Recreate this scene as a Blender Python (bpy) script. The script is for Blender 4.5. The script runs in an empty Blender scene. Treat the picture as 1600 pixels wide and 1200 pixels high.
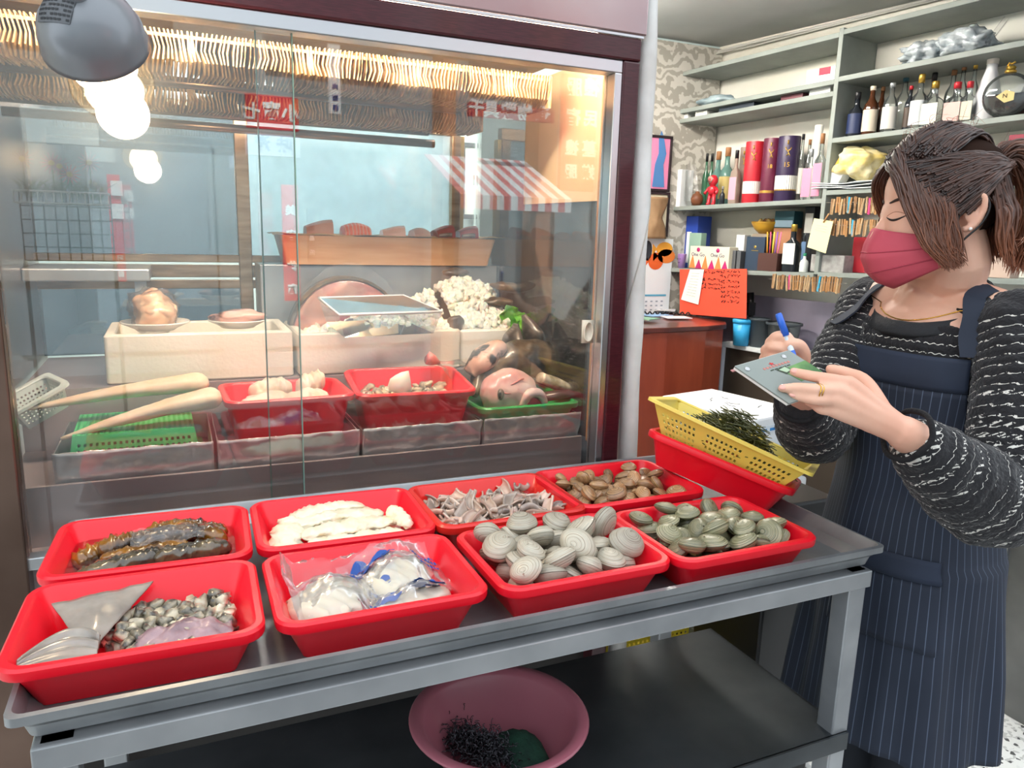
import bpy, bmesh, math, random
import numpy as np
from mathutils import Vector, Matrix, Euler, noise
from mathutils.geometry import interpolate_bezier

scene = bpy.context.scene
COL = scene.collection
PI = math.pi

# ---------------------------------------------------------------- camera
F_PX, CXP, CYP, CAMH = 1180.0, 800.0, 600.0, 1.43
R = np.array([[0.9138788690561572, 0.05504433702692778, -0.4022381553929286],
              [-0.4049992394129482, 0.1926726529783525, -0.89378569292041],
              [0.028302451617717123, 0.9797180052216812, 0.19837238083180184]])
CAM = np.array([0.0, 0.0, CAMH])
cam_data = bpy.data.cameras.new('camera')
cam_data.sensor_fit = 'HORIZONTAL'
cam_data.sensor_width = 36.0
cam_data.lens = F_PX / 1600.0 * 36.0
cam_data.clip_start = 0.02
cam = bpy.data.objects.new('camera', cam_data)
COL.objects.link(cam)
cam.matrix_world = Matrix.Translation(CAM) @ Matrix(R.tolist()).to_4x4()
scene.camera = cam

# ---------------------------------------------------------------- world, exposure
world = bpy.data.worlds.new('sky')
scene.world = world
world.use_nodes = True
wn = world.node_tree
bg = wn.nodes['Background']
bg.inputs[0].default_value = (0.86, 0.93, 1.0, 1)
bg.inputs[1].default_value = 1.3
scene.view_settings.view_transform = 'Standard'
scene.view_settings.look = 'None'
scene.view_settings.gamma = 1.0
scene.view_settings.use_curve_mapping = False
scene.view_settings.exposure = 0.85
try:
    scene.cycles.max_bounces = 8
    scene.cycles.transparent_max_bounces = 24
    scene.cycles.caustics_reflective = False
    scene.cycles.caustics_refractive = False
    scene.cycles.sample_clamp_indirect = 6.0
    scene.cycles.use_denoising = True
except Exception:
    pass

sun_data = bpy.data.lights.new('sun', 'SUN'); sun_data.energy = 5.0; sun_data.angle = .03; sun_data.color = (1.0, .96, .9)
sun = bpy.data.objects.new('sun', sun_data); COL.objects.link(sun)
sun.rotation_euler = Vector((.25, -.62, -.74)).to_track_quat('-Z', 'Y').to_euler()      # over the shop roof onto the far side of the street

# ---------------------------------------------------------------- measuring helpers
def _d(px, py):
    return R @ np.array([px - CXP, CYP - py, -F_PX])
def onz(px, py, z):
    r = _d(px, py); return Vector(CAM + r * ((z - CAMH) / r[2]))
def ony(px, py, y):
    r = _d(px, py); return Vector(CAM + r * (y / r[1]))
def onx(px, py, x):
    r = _d(px, py); return Vector(CAM + r * (x / r[0]))
def dep(px, py, d):
    return Vector(CAM + _d(px, py) * (d / F_PX))

# ---------------------------------------------------------------- materials
MATS = {}
def srgb(h):
    if isinstance(h, str):
        h = h.lstrip('#'); c = [int(h[i:i+2], 16) / 255 for i in (0, 2, 4)]
    else:
        c = h
    return tuple((x / 12.92 if x <= .04045 else ((x + .055) / 1.055) ** 2.4) for x in c)

def mat(name, col, rough=.5, metal=0.0, col2=None, scale=20.0, detail=4.0, lo=.35, hi=.65, bump=0.0, bscale=None,
        sss=0.0, coat=0.0, rnd=0.0, trans=0.0, ior=1.45, emit=0.0, col3=None, stretch=None, spec=.5, attr=None, alpha=1.0):
    if name in MATS:
        return MATS[name]
    m = bpy.data.materials.new(name); m.use_nodes = True
    nt = m.node_tree; N = nt.nodes; L = nt.links
    b = N['Principled BSDF']
    c1 = srgb(col) + (1,)
    b.inputs['Base Color'].default_value = c1
    b.inputs['Roughness'].default_value = rough
    b.inputs['Metallic'].default_value = metal
    b.inputs['Specular IOR Level'].default_value = spec
    b.inputs['IOR'].default_value = ior
    if sss:
        b.inputs['Subsurface Weight'].default_value = sss
        b.inputs['Subsurface Radius'].default_value = (.01, .006, .004)
        b.inputs['Subsurface Scale'].default_value = .5
    if coat:
        b.inputs['Coat Weight'].default_value = coat
        b.inputs['Coat Roughness'].default_value = .08
    if trans:
        b.inputs['Transmission Weight'].default_value = trans
    if alpha < 1:
        b.inputs['Alpha'].default_value = alpha
    if emit:
        b.inputs['Emission Color'].default_value = c1
        b.inputs['Emission Strength'].default_value = emit
    tc = N.new('ShaderNodeTexCoord')
    vec = tc.outputs['Object']
    if stretch:
        mp = N.new('ShaderNodeMapping'); mp.inputs['Scale'].default_value = stretch
        L.new(vec, mp.inputs['Vector']); vec = mp.outputs['Vector']
    colout = None
    if col2 is not None:
        if attr:
            at = N.new('ShaderNodeAttribute'); at.attribute_name = attr; fac = at.outputs['Fac']
        else:
            nz = N.new('ShaderNodeTexNoise'); nz.inputs['Scale'].default_value = scale; nz.inputs['Detail'].default_value = detail
            L.new(vec, nz.inputs['Vector']); fac = nz.outputs['Fac']
        rp = N.new('ShaderNodeValToRGB'); e = rp.color_ramp.elements
        e[0].position = lo; e[0].color = c1; e[1].position = hi; e[1].color = srgb(col2) + (1,)
        if col3 is not None:
            k = e.new(min(1.0, hi + .12)); k.color = srgb(col3) + (1,)
        L.new(fac, rp.inputs['Fac']); colout = rp.outputs['Color']
    if rnd:
        oi = N.new('ShaderNodeObjectInfo'); hs = N.new('ShaderNodeHueSaturation')
        mr = N.new('ShaderNodeMapRange'); mr.inputs['To Min'].default_value = 1 - rnd; mr.inputs['To Max'].default_value = 1 + rnd
        L.new(oi.outputs['Random'], mr.inputs['Value']); L.new(mr.outputs['Result'], hs.inputs['Value'])
        if colout is not None: L.new(colout, hs.inputs['Color'])
        else: hs.inputs['Color'].default_value = c1
        colout = hs.outputs['Color']
    if colout is not None:
        L.new(colout, b.inputs['Base Color'])
    if bump:
        nb = N.new('ShaderNodeTexNoise'); nb.inputs['Scale'].default_value = bscale or scale * 2; nb.inputs['Detail'].default_value = 3
        L.new(vec, nb.inputs['Vector'])
        bp = N.new('ShaderNodeBump'); bp.inputs['Strength'].default_value = bump; bp.inputs['Distance'].default_value = .003
        L.new(nb.outputs['Fac'], bp.inputs['Height']); L.new(bp.outputs['Normal'], b.inputs['Normal'])
    MATS[name] = m
    return m

def film(name, tint=(1, 1, 1), refl=.12, rough=.0, haze=0.0, hazecol=(.9, .92, .93), hscale=8.0, boost=1.0, hlo=.45, hhi=.75, bump=0.0, bscale=30.0, translu=False):
    """clear sheet (pane, wrap, water surface): transparent + mirror by Fresnel + a haze of dirt and painted brightness"""
    if name in MATS:
        return MATS[name]
    m = bpy.data.materials.new(name); m.use_nodes = True
    nt = m.node_tree; N = nt.nodes; L = nt.links
    for n in list(N): N.remove(n)
    out = N.new('ShaderNodeOutputMaterial')
    tr = N.new('ShaderNodeBsdfTransparent'); tr.inputs[0].default_value = tuple(tint) + (1,)
    gl = N.new('ShaderNodeBsdfGlossy'); gl.inputs['Roughness'].default_value = rough
    fr = N.new('ShaderNodeFresnel'); fr.inputs['IOR'].default_value = 1.5
    ma = N.new('ShaderNodeMath'); ma.operation = 'MULTIPLY_ADD'; ma.inputs[1].default_value = boost; ma.inputs[2].default_value = refl
    ma.use_clamp = True
    L.new(fr.outputs[0], ma.inputs[0])
    mx = N.new('ShaderNodeMixShader')
    L.new(ma.outputs[0], mx.inputs[0]); L.new(tr.outputs[0], mx.inputs[1]); L.new(gl.outputs[0], mx.inputs[2])
    last = mx.outputs[0]
    tc = N.new('ShaderNodeTexCoord')
    if bump:
        nb = N.new('ShaderNodeTexNoise'); nb.inputs['Scale'].default_value = bscale; nb.inputs['Detail'].default_value = 2
        L.new(tc.outputs['Object'], nb.inputs['Vector'])
        bp = N.new('ShaderNodeBump'); bp.inputs['Strength'].default_value = bump; bp.inputs['Distance'].default_value = .004
        L.new(nb.outputs['Fac'], bp.inputs['Height']); L.new(bp.outputs['Normal'], gl.inputs['Normal'])
    if haze:
        df = N.new('ShaderNodeBsdfDiffuse'); df.inputs[0].default_value = tuple(hazecol) + (1,)
        nz = N.new('ShaderNodeTexNoise'); nz.inputs['Scale'].default_value = hscale; nz.inputs['Detail'].default_value = 6
        L.new(tc.outputs['Object'], nz.inputs['Vector'])
        mr = N.new('ShaderNodeMapRange'); mr.inputs['From Min'].default_value = hlo; mr.inputs['From Max'].default_value = hhi
        mr.inputs['To Min'].default_value = haze * .35; mr.inputs['To Max'].default_value = haze
        L.new(nz.outputs['Fac'], mr.inputs['Value'])
        m2 = N.new('ShaderNodeMixShader')
        hz = df.outputs[0]
        if translu:
            tl_ = N.new('ShaderNodeBsdfTranslucent'); tl_.inputs[0].default_value = tuple(hazecol) + (1,)
            m4 = N.new('ShaderNodeMixShader'); m4.inputs[0].default_value = .55
            L.new(df.outputs[0], m4.inputs[1]); L.new(tl_.outputs[0], m4.inputs[2]); hz = m4.outputs[0]
        L.new(mr.outputs['Result'], m2.inputs[0]); L.new(last, m2.inputs[1]); L.new(hz, m2.inputs[2])
        last = m2.outputs[0]
    L.new(last, out.inputs['Surface'])
    MATS[name] = m
    return m

# ---------------------------------------------------------------- mesh helpers
class MB:
    def __init__(s): s.v = []; s.f = []; s.mi = []; s.cur = 0; s.attr = None
    def add(s, vs, fs):
        o = len(s.v); s.v += [tuple(v) for v in vs]
        for q in fs: s.f.append(tuple(i + o for i in q)); s.mi.append(s.cur)
        return s
    def box(s, x0, x1, y0, y1, z0, z1, M=None):
        vs = [Vector(p) for p in ((x0,y0,z0),(x1,y0,z0),(x1,y1,z0),(x0,y1,z0),(x0,y0,z1),(x1,y0,z1),(x1,y1,z1),(x0,y1,z1))]
        if M is not None: vs = [M @ p for p in vs]
        return s.add(vs, [(0,3,2,1),(4,5,6,7),(0,1,5,4),(1,2,6,5),(2,3,7,6),(3,0,4,7)])
    def loft(s, rings, cap0=True, cap1=True, closed=True):
        o = len(s.v); n = len(rings[0])
        vs = [p for r in rings for p in r]; fs = []
        m = n if closed else n - 1
        for i in range(len(rings) - 1):
            for j in range(m):
                k = (j + 1) % n
                fs.append((i*n+j, i*n+k, (i+1)*n+k, (i+1)*n+j))
        if cap0: fs.append(tuple(reversed(range(n))))
        if cap1: fs.append(tuple(range((len(rings)-1)*n, len(rings)*n)))
        return s.add(vs, fs)
    def tube(s, path, rad, n=10, cap=True, flat=None):
        path = [Vector(p) for p in path]
        if not hasattr(rad, '__len__'): rad = [rad] * len(path)
        rings = []; up = None
        for i, p in enumerate(path):
            t = (path[min(i+1, len(path)-1)] - path[max(i-1, 0)])
            if t.length < 1e-9: t = Vector((0,0,1))
            t.normalize()
            if up is None:
                up = Vector((0,0,1)) if abs(t.z) < .9 else Vector((1,0,0))
            a = (up - t * up.dot(t))
            if a.length < 1e-6: a = t.orthogonal()
            a.normalize(); b = t.cross(a); up = a
            fl = flat if flat else 1.0
            rings.append([p + (a * math.cos(q) * fl + b * math.sin(q)) * rad[i] for q in [2*PI*k/n for k in range(n)]])
        return s.loft(rings, cap, cap)
    def lathe(s, prof, n=24, c=(0,0,0), cap=True, M=None):
        rings = [[Vector((c[0] + r*math.cos(2*PI*k/n), c[1] + r*math.sin(2*PI*k/n), c[2] + z)) for k in range(n)] for r, z in prof]
        if M is not None: rings = [[M @ p for p in r] for r in rings]
        return s.loft(rings, cap, cap)
    def grid(s, fn, nu, nv, closeu=False):
        vs = [fn(i / (nu if closeu else nu - 1), j / (nv - 1)) for j in range(nv) for i in range(nu)]
        fs = []
        for j in range(nv - 1):
            for i in range(nu if closeu else nu - 1):
                k = (i + 1) % nu
                fs.append((j*nu+i, j*nu+k, (j+1)*nu+k, (j+1)*nu+i))
        return s.add(vs, fs)
    def poly(s, pts, z0, z1, M=None):
        n = len(pts)
        vs = [Vector((p[0], p[1], z0)) for p in pts] + [Vector((p[0], p[1], z1)) for p in pts]
        if M is not None: vs = [M @ p for p in vs]
        fs = [tuple(reversed(range(n))), tuple(range(n, 2*n))] + [(i, (i+1) % n, n+(i+1) % n, n+i) for i in range(n)]
        return s.add(vs, fs)
    def xf(s, M):
        s.v = [tuple(M @ Vector(v)) for v in s.v]; return s
    def disp(s, amp, sc, seed=0.0, mask=None):
        out = []
        for v in s.v:
            p = Vector(v) * sc + Vector((seed, seed * 1.7, -seed))
            q = noise.noise_vector(p)
            out.append(tuple(Vector(v) + q * amp))
        s.v = out; return s
    def mesh(s, name, mats, smooth=True):
        me = bpy.data.meshes.new(name)
        me.from_pydata([tuple(v) for v in s.v], [], s.f)
        if not isinstance(mats, (list, tuple)): mats = [mats]
        for m in mats: me.materials.append(m)
        if len(mats) > 1: me.polygons.foreach_set('material_index', s.mi)
        if smooth: me.polygons.foreach_set('use_smooth', [True] * len(me.polygons))
        if s.attr is not None:
            a = me.attributes.new('fac', 'FLOAT', 'POINT'); a.data.foreach_set('value', [float(x) for x in s.attr])
        me.update()
        return me
    def build(s, name, mats, parent=None, smooth=True, bevel=0.0, subsurf=0, solid=0.0, auto=None, loc=None, rot=None):
        if name.startswith('_'): name = name[1:]
        me = s.mesh(name, mats, smooth)
        bm = bmesh.new(); bm.from_mesh(me); bmesh.ops.recalc_face_normals(bm, faces=bm.faces); bm.to_mesh(me); bm.free()
        o = bpy.data.objects.new(name, me); COL.objects.link(o)
        if parent is not None: o.parent = parent
        if loc is not None: o.location = loc
        if rot is not None: o.rotation_euler = rot
        if solid:
            md = o.modifiers.new('solid', 'SOLIDIFY'); md.thickness = solid; md.offset = 0
        if bevel:
            md = o.modifiers.new('bevel', 'BEVEL'); md.width = bevel; md.segments = 2; md.limit_method = 'ANGLE'; md.angle_limit = math.radians(40)
        if subsurf:
            md = o.modifiers.new('sub', 'SUBSURF'); md.levels = subsurf; md.render_levels = subsurf
        if auto is None: auto = bool(bevel) or not smooth
        if smooth and (auto or bevel):
            try: me.set_sharp_from_angle(angle=math.radians(35))
            except Exception: pass
        return o

def tag(o, label=None, cat=None, group=None, kind=None):
    if label: o['label'] = label
    if cat: o['category'] = cat
    if group: o['group'] = group
    if kind: o['kind'] = kind
    return o
def thing(name, label, cat, loc=(0,0,0), rot=(0,0,0), group=None):
    o = bpy.data.objects.new(name, None); COL.objects.link(o)
    o.empty_display_size = .05
    o.location = loc; o.rotation_euler = rot
    return tag(o, label, cat, group)
def struct(o): o['kind'] = 'structure'; return o
def dup(root, loc=None, rot=None, label=None, group=None, scale=None):
    r = root.copy(); COL.objects.link(r)
    if loc is not None: r.location = loc
    if rot is not None: r.rotation_euler = rot
    if scale is not None: r.scale = (scale,)*3 if not hasattr(scale, '__len__') else scale
    if label: r['label'] = label
    if group: r['group'] = group
    for ch in list(root.children):
        c = ch.copy(); COL.objects.link(c); c.parent = r
        for g in list(ch.children):
            d = g.copy(); COL.objects.link(d); d.parent = c
    return r
def TM(loc, rot=(0,0,0), sc=1.0):
    return Matrix.Translation(Vector(loc)) @ Euler(rot).to_matrix().to_4x4() @ Matrix.Scale(sc, 4)
def frame(o, x, z):
    """matrix with origin o, local x axis along x, z axis near z"""
    x = Vector(x).normalized(); z = Vector(z); y = z.cross(x).normalized(); z = x.cross(y)
    M = Matrix((x, y, z)).transposed().to_4x4(); M.translation = Vector(o); return M

_tc = [0]
def text_mesh(body, size, m, name='lettering', align='CENTER', ext=.0004, sx=1.0, bold=0.0):
    cu = bpy.data.curves.new('txt', 'FONT'); cu.body = body; cu.size = size; cu.extrude = ext; cu.offset = bold
    cu.align_x = align; cu.align_y = 'CENTER'; cu.resolution_u = 2
    o = bpy.data.objects.new('txt', cu); COL.objects.link(o)
    dg = bpy.context.evaluated_depsgraph_get()
    me = bpy.data.meshes.new_from_object(o.evaluated_get(dg))
    bpy.data.objects.remove(o); bpy.data.curves.remove(cu)
    me.name = name; me.materials.clear(); me.materials.append(m)
    if sx != 1.0:
        for v in me.vertices: v.co.x *= sx
    return me
def text(body, size, m, parent, M, name='lettering', align='CENTER', ext=.0004, sx=1.0, bold=0.0):
    me = text_mesh(body, size, m, name, align, ext, sx, bold)
    o = bpy.data.objects.new(name, me); COL.objects.link(o)
    if parent is not None: o.parent = parent
    o.matrix_local = M
    return o
def rrect(w, d, r, n=5):
    """rounded rectangle outline, counter-clockwise"""
    pts = []
    for cx, cy, a0 in ((w/2-r, d/2-r, 0), (-w/2+r, d/2-r, PI/2), (-w/2+r, -d/2+r, PI), (w/2-r, -d/2+r, 1.5*PI)):
        for k in range(n + 1):
            a = a0 + PI/2*k/n
            pts.append((cx + r*math.cos(a), cy + r*math.sin(a)))
    return pts
_ico = {}
def ico(sub):
    if sub not in _ico:
        bm = bmesh.new(); bmesh.ops.create_icosphere(bm, subdivisions=sub, radius=1)
        _ico[sub] = ([v.co.copy() for v in bm.verts], [tuple(v.index for v in f.verts) for f in bm.faces]); bm.free()
    return _ico[sub]
def blob(sx, sy, sz, amp=.2, fr=1.5, seed=0.0, sub=3, fine=0.0):
    vs, fs = ico(sub); mb = MB(); out = []; at = []
    for v in vs:
        n1 = noise.noise(v * fr + Vector((seed, seed*.7, seed*1.3)))
        n2 = noise.noise(v * fr * 3.1 + Vector((seed*2, 5, seed))) if fine else 0
        k = 1 + amp * n1 * 2 + fine * n2
        out.append(Vector((v.x*sx*k, v.y*sy*k, v.z*sz*k))); at.append(.5 + n1)
    mb.add(out, fs); mb.attr = at
    return mb

# ================================================================ SETTING
m_wallteal = mat('wall_paint', '#c9dcdc', .7, col2='#bfd3d2', scale=3, bump=.05)
m_wallwarm = mat('wall_cream', '#e4e3da', .75, col2='#d9d5c8', scale=2.5)
m_ceil = mat('ceiling_paint', '#b9bab8', .8, col2='#adaeac', scale=2)
m_steel = mat('stainless', '#b6b8ba', .32, .55, col2='#9a9da0', scale=6, bump=.06, bscale=30)
m_steeld = mat('worn_steel', '#85888a', .36, .6, col2='#9fa2a4', scale=9, bump=.1, bscale=60)
m_alu = mat('aluminium', '#d3d5d8', .3, 1.0)
m_maroon = mat('maroon_frame', '#4a1a22', .3, col2='#3a1118', scale=40, stretch=(1, 1, 12), coat=.4)
m_black = mat('black_plastic', '#121214', .4)
m_white = mat('white_plastic', '#f0f0ee', .45)
m_paper = mat('paper', '#f2f1ea', .8)

def terrazzo():
    m = bpy.data.materials.new('terrazzo'); m.use_nodes = True
    N = m.node_tree.nodes; L = m.node_tree.links; b = N['Principled BSDF']
    tc = N.new('ShaderNodeTexCoord'); vo = N.new('ShaderNodeTexVoronoi'); vo.inputs['Scale'].default_value = 90
    L.new(tc.outputs['Object'], vo.inputs['Vector'])
    rp = N.new('ShaderNodeValToRGB'); e = rp.color_ramp.elements
    e[0].color = (.75, .75, .72, 1); e[0].position = 0; e[1].color = (.5, .5, .48, 1); e[1].position = .6
    for p, c in ((.75, (.09, .09, .09, 1)), (.8, (.7, .7, .68, 1)), (.95, (.2, .2, .19, 1))):
        k = e.new(p); k.color = c
    rp.color_ramp.interpolation = 'CONSTANT'
    L.new(vo.outputs['Color'], rp.inputs['Fac']); L.new(rp.outputs['Color'], b.inputs['Base Color'])
    b.inputs['Roughness'].default_value = .25
    return m
fl = MB().box(-2.6, 3.6, .25, 4.0, -.05, 0).build('floor', terrazzo(), smooth=False); struct(fl)
rd = MB().box(-16, 16, -16, .25, -.15, -.02).build('road', mat('asphalt', '#6d6d6c', .85, col2='#7d7c79', scale=60, bump=.2), smooth=False); struct(rd)

# back wall, right wall with the shelving, ceiling
wb = MB().box(-2.6, 3.3, 3.7, 3.82, 0, 2.5).build('wall_back', m_wallteal, smooth=False); struct(wb)
SA = Vector((2.62, 3.68, 0)); SB = Vector((2.92, 1.94, 0))
SU = (SB - SA).normalized(); SN = Vector((SU.y, -SU.x, 0))        # along the shelves (towards the street), out of the wall
if SN.x > 0: SN = -SN
def SP(u, n, z): return SA + SU * u + SN * n + Vector((0, 0, z))
TILT = .03
def shelf_px(px, py, n=0.0):
    """(u, z) of the picture point on the vertical plane n in front of the shelf fronts"""
    r = Vector(_d(px, py)); A = SA + SN * n
    t = (A.dot(SN)) / Vector((r.x, r.y, 0)).dot(SN)
    P = Vector(CAM) + r * t
    return (P - SA).dot(SU), P.z
SHM = frame(SA, SU + Vector((0, 0, TILT)), Vector((0, 0, 1)))      # local x = u, y = -n (into the wall is +?), z up
# wall slab behind the shelves, 0.27 m back
wr = MB()
p = [SP(-.12, -.27, 0), SP(3.3, -.27, 0), SP(3.3, -.4, 0), SP(-.12, -.4, 0)]
wr.add([tuple(q) for q in p] + [(q.x, q.y, 2.5) for q in p], [(0,1,2,3),(7,6,5,4),(0,4,5,1),(1,5,6,2),(2,6,7,3),(3,7,4,0)])
wr = wr.build('wall_right', m_wallwarm, smooth=False); struct(wr)
# painted lower part of that wall (mauve dado)
da = MB(); p = [SP(-.1, -.255, 0), SP(3.3, -.255, 0), SP(3.3, -.27, 0), SP(-.1, -.27, 0)]
da.add([tuple(q) for q in p] + [(q.x, q.y, 1.12) for q in p], [(0,1,2,3),(7,6,5,4),(0,4,5,1),(1,5,6,2),(2,6,7,3),(3,7,4,0)])
struct(da.build('trim_1', mat('mauve_dado', '#a79fb2', .6, col2='#9b93a4', scale=5), smooth=False))
ce = MB().box(-2.6, 3.6, 1.42, 3.9, 2.48, 2.56).build('ceiling', m_ceil, smooth=False); struct(ce)
wl = MB().box(-2.6, -2.48, 1.42, 3.8, 0, 2.5).build('wall_left', m_wallwarm, smooth=False); struct(wl)

def damask():
    m = bpy.data.materials.new('damask_paper'); m.use_nodes = True
    N = m.node_tree.nodes; L = m.node_tree.links; b = N['Principled BSDF']
    tc = N.new('ShaderNodeTexCoord'); nz = N.new('ShaderNodeTexNoise'); nz.inputs['Scale'].default_value = 14
    wv = N.new('ShaderNodeTexWave'); wv.wave_type = 'RINGS'; wv.inputs['Scale'].default_value = 9; wv.inputs['Distortion'].default_value = 14
    wv.inputs['Detail'].default_value = 3
    L.new(tc.outputs['Object'], wv.inputs['Vector'])
    rp = N.new('ShaderNodeValToRGB'); e = rp.color_ramp.elements
    e[0].position = .35; e[0].color = srgb('#c9c6bd') + (1,); e[1].position = .6; e[1].color = srgb('#a29e94') + (1,)
    L.new(wv.outputs['Fac'], rp.inputs['Fac']); L.new(rp.outputs['Color'], b.inputs['Base Color']); b.inputs['Roughness'].default_value = .7
    return m
struct(MB().box(2.40, 2.88, 3.66, 3.7, 0, 2.46).build('trim_2', damask(), smooth=False))
# front wall over the display case (stainless fascia sheet and masonry above)
struct(MB().box(-9, 9, 1.7, 4.2, 2.57, 5.2).build('wall_upper_floor', m_wallwarm, smooth=False))  # unseen block added above the shop to keep the sun off its front
struct(MB().box(-2.6, 1.0, 1.45, 1.62, 2.1, 2.48).build('wall_front', m_wallwarm, smooth=False))

# ceiling tube lights added out of view to brighten the rear of the shop
def tube_light(loc, L, power, label):
    t = thing('added_ceiling_light', label, 'light', loc, (0, 0, PI/2))
    MB().box(-L/2, L/2, -.06, .06, -.03, .0).build('housing', m_white, t, smooth=False, bevel=.005)
    e = mat('tube_glow_%d' % power, '#fff7ec', .5, emit=power)
    for s in (-1, 1):
        MB().tube([(-L/2+.02, s*.03, -.05), (L/2-.02, s*.03, -.05)], .013, 10).build('tube', e, t)
    return t
tube_light((1.75, 2.75, 2.478), 1.2, 80, 'added white twin tube ceiling light over the shop counter')
tube_light((.3, 2.95, 2.478), 1.2, 110, 'added white twin tube ceiling light behind the display case')

# ================================================================ TABLE
TX0, TX1, TY0, TY1, TZF, TZR = -.18, 1.048, .808, 1.372, .905, .94
tb = thing('display_table', 'stainless steel tray table holding the red tubs of seafood', 'table', ((TX0+TX1)/2, (TY0+TY1)/2, 0))
def tl(mb): return mb.xf(Matrix.Translation(-Vector(tb.location)))
mb = MB()
W = TX1 - TX0; D_ = TY1 - TY0; cxm, cym = (TX0+TX1)/2, (TY0+TY1)/2
def rr(w, d, z, r=.012): return [Vector((cxm + a, cym + b_, z)) for a, b_ in rrect(w, d, r, 4)]
prof = [(-.030, TZF-.006), (-.006, TZR-.012), (0, TZR-.010), (0, TZR), (-.006, TZR+.001), (-.008, TZR-.002), (-.017, TZF)]
mb.loft([rr(W+2*i, D_+2*i, z) for i, z in prof])
tl(mb).build('tray', m_steeld, tb, auto=True)
for (x0, x1, y0, y1) in ((TX0+.02, TX1-.02, TY0+.005, TY0+.034), (TX0+.03, TX1-.03, TY1-.04, TY1-.012)):
    tl(MB().box(x0, x1, y0, y1, TZF-.036, TZF-.0065)).build('rail', m_steel, tb, smooth=False, bevel=.002)
for x0 in (TX0+.03, TX1-.06):
    tl(MB().box(x0, x0+.03, TY0+.04, TY1-.04, TZF-.036, TZF-.0065)).build('side_rail', m_steel, tb, smooth=False, bevel=.002)
for x in (TX0+.025, TX1-.06):
    for y in (TY0+.010, TY1-.052):
        s = 1 if x < .4 else -1
        g = MB().box(x, x+.036, y, y+.036, 0, TZF-.0065)
        tl(g).build('leg', m_steel, tb, smooth=False, bevel=.003)
SHZ = .60
g = MB().box(TX0+.03, TX1-.028, TY0+.008, 1.185, SHZ-.004, SHZ).box(TX0+.03, TX1-.028, TY0+.004, TY0+.010, SHZ-.032, SHZ)
g.box(TX1-.03, TX1-.026, TY0+.008, 1.185, SHZ-.03, SHZ)
tl(g).build('lower_shelf', mat('dark_sheet', '#4f5356', .28, .6, col2='#3a3e41', scale=5, bump=.05), tb, smooth=False)

# ================================================================ TUBS
m_red = mat('red_plastic', '#f0142a', .33, col2='#e60e24', scale=5, coat=.15, sss=.05)
m_redo = mat('orange_red_plastic', '#e02a20', .36, col2='#d61d1c', scale=5, coat=.15)
m_green = mat('green_plastic', '#15a65a', .33, coat=.15)
def tub_mesh(w, d, h, m, name='plastic_tub', draft=.022, lip=.011, r=.03):
    mb = MB()
    P = [(-draft-lip, 0), (-draft-lip+.001, .003), (-lip, h-.014), (-.001, h-.014), (0, h-.010), (0, h-.003), (-.003, h), (-lip+.001, h), (-lip-.003, h-.004), (-draft-lip-.003, .004)]
    def ring(i, z): return [Vector((a, b_, z)) for a, b_ in rrect(w+2*i, d+2*i, max(.006, r + i*.6), 6)]
    mb.loft([ring(i, z) for i, z in P])
    return mb
TW, TD, TH = .272, .213, .064
m_tubmesh = {}
def tub(loc, rz, label, group, m=m_red, w=TW, d=TD, h=TH, tilt=(0, 0)):
    key = (w, d, h, m.name)
    if key not in m_tubmesh:
        o = tub_mesh(w, d, h, m).build('plastic_tub', m, auto=True); m_tubmesh[key] = o
    else:
        o = m_tubmesh[key].copy(); COL.objects.link(o)
    o.location = loc; o.rotation_euler = (tilt[0], tilt[1], rz)
    return tag(o, label, 'tub', group)
RG = 'red tubs of seafood on the table'
FY, BY, ZT = .938, 1.158, TZF + .001
ft = [(-.056, FY+.012, -.03), (.225, FY+.006, -.012), (.508, FY-.004, .0), (.782, FY-.012, .0)]
bt = [(-.048, BY+.016, -.045), (.228, BY+.012, -.03), (.497, BY+.006, .0), (.752, BY+.012, .01)]
LF = ['red plastic tub of chopped sea snail meat, front left corner of the table', 'red plastic tub holding printed plastic bags of white seafood',
      'red plastic tub of large grey clams at the front of the table', 'red plastic tub of green clams in water beside the empty tray corner']
LB = ['red plastic tub of dark sea cucumbers in water', 'red plastic tub of white fish roe slabs', 'orange red plastic tub of curled squid strips', 'red plastic tub of small brown clams in water']
TUBS = {}
for i in range(4):
    x, y, a = ft[i]; TUBS['f%d' % i] = tub((x, y, ZT), a, LF[i], RG)
    x, y, a = bt[i]; TUBS['b%d' % i] = tub((x, y, ZT), a, LB[i], RG, m_redo if i == 2 else m_red)
def tubM(k): 
    o = TUBS[k]; return TM(o.location, o.rotation_euler)

def pile(rng, n, rx, ry, r, t, z0, tries=60, keep=None, squeeze=.8):
    """drop n discs (radius r, half thickness t) into a rx by ry patch; yields x, y, z"""
    P = []
    for i in range(n):
        best = None
        for _ in range(tries):
            x, y = rng.uniform(-rx, rx), rng.uniform(-ry, ry)
            if keep and not keep(x, y): continue
            if abs(x) > rx - r*.4 or abs(y) > ry - r*.4: continue
            z = z0 + t
            for q in P:
                dd = math.hypot(x-q[0], y-q[1])
                if dd < 2*r*squeeze:
                    z = max(z, q[2] + 2*t*.8*math.sqrt(max(0, 1-(dd/(2*r))**2)))
            if abs(x) > .103 + .34*(z-t) - .95*r or abs(y) > .0735 + .34*(z-t) - .95*r: continue
            if best is None or z < best[2]: best = (x, y, z)
        if best: P.append(best)
    return P

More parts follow.
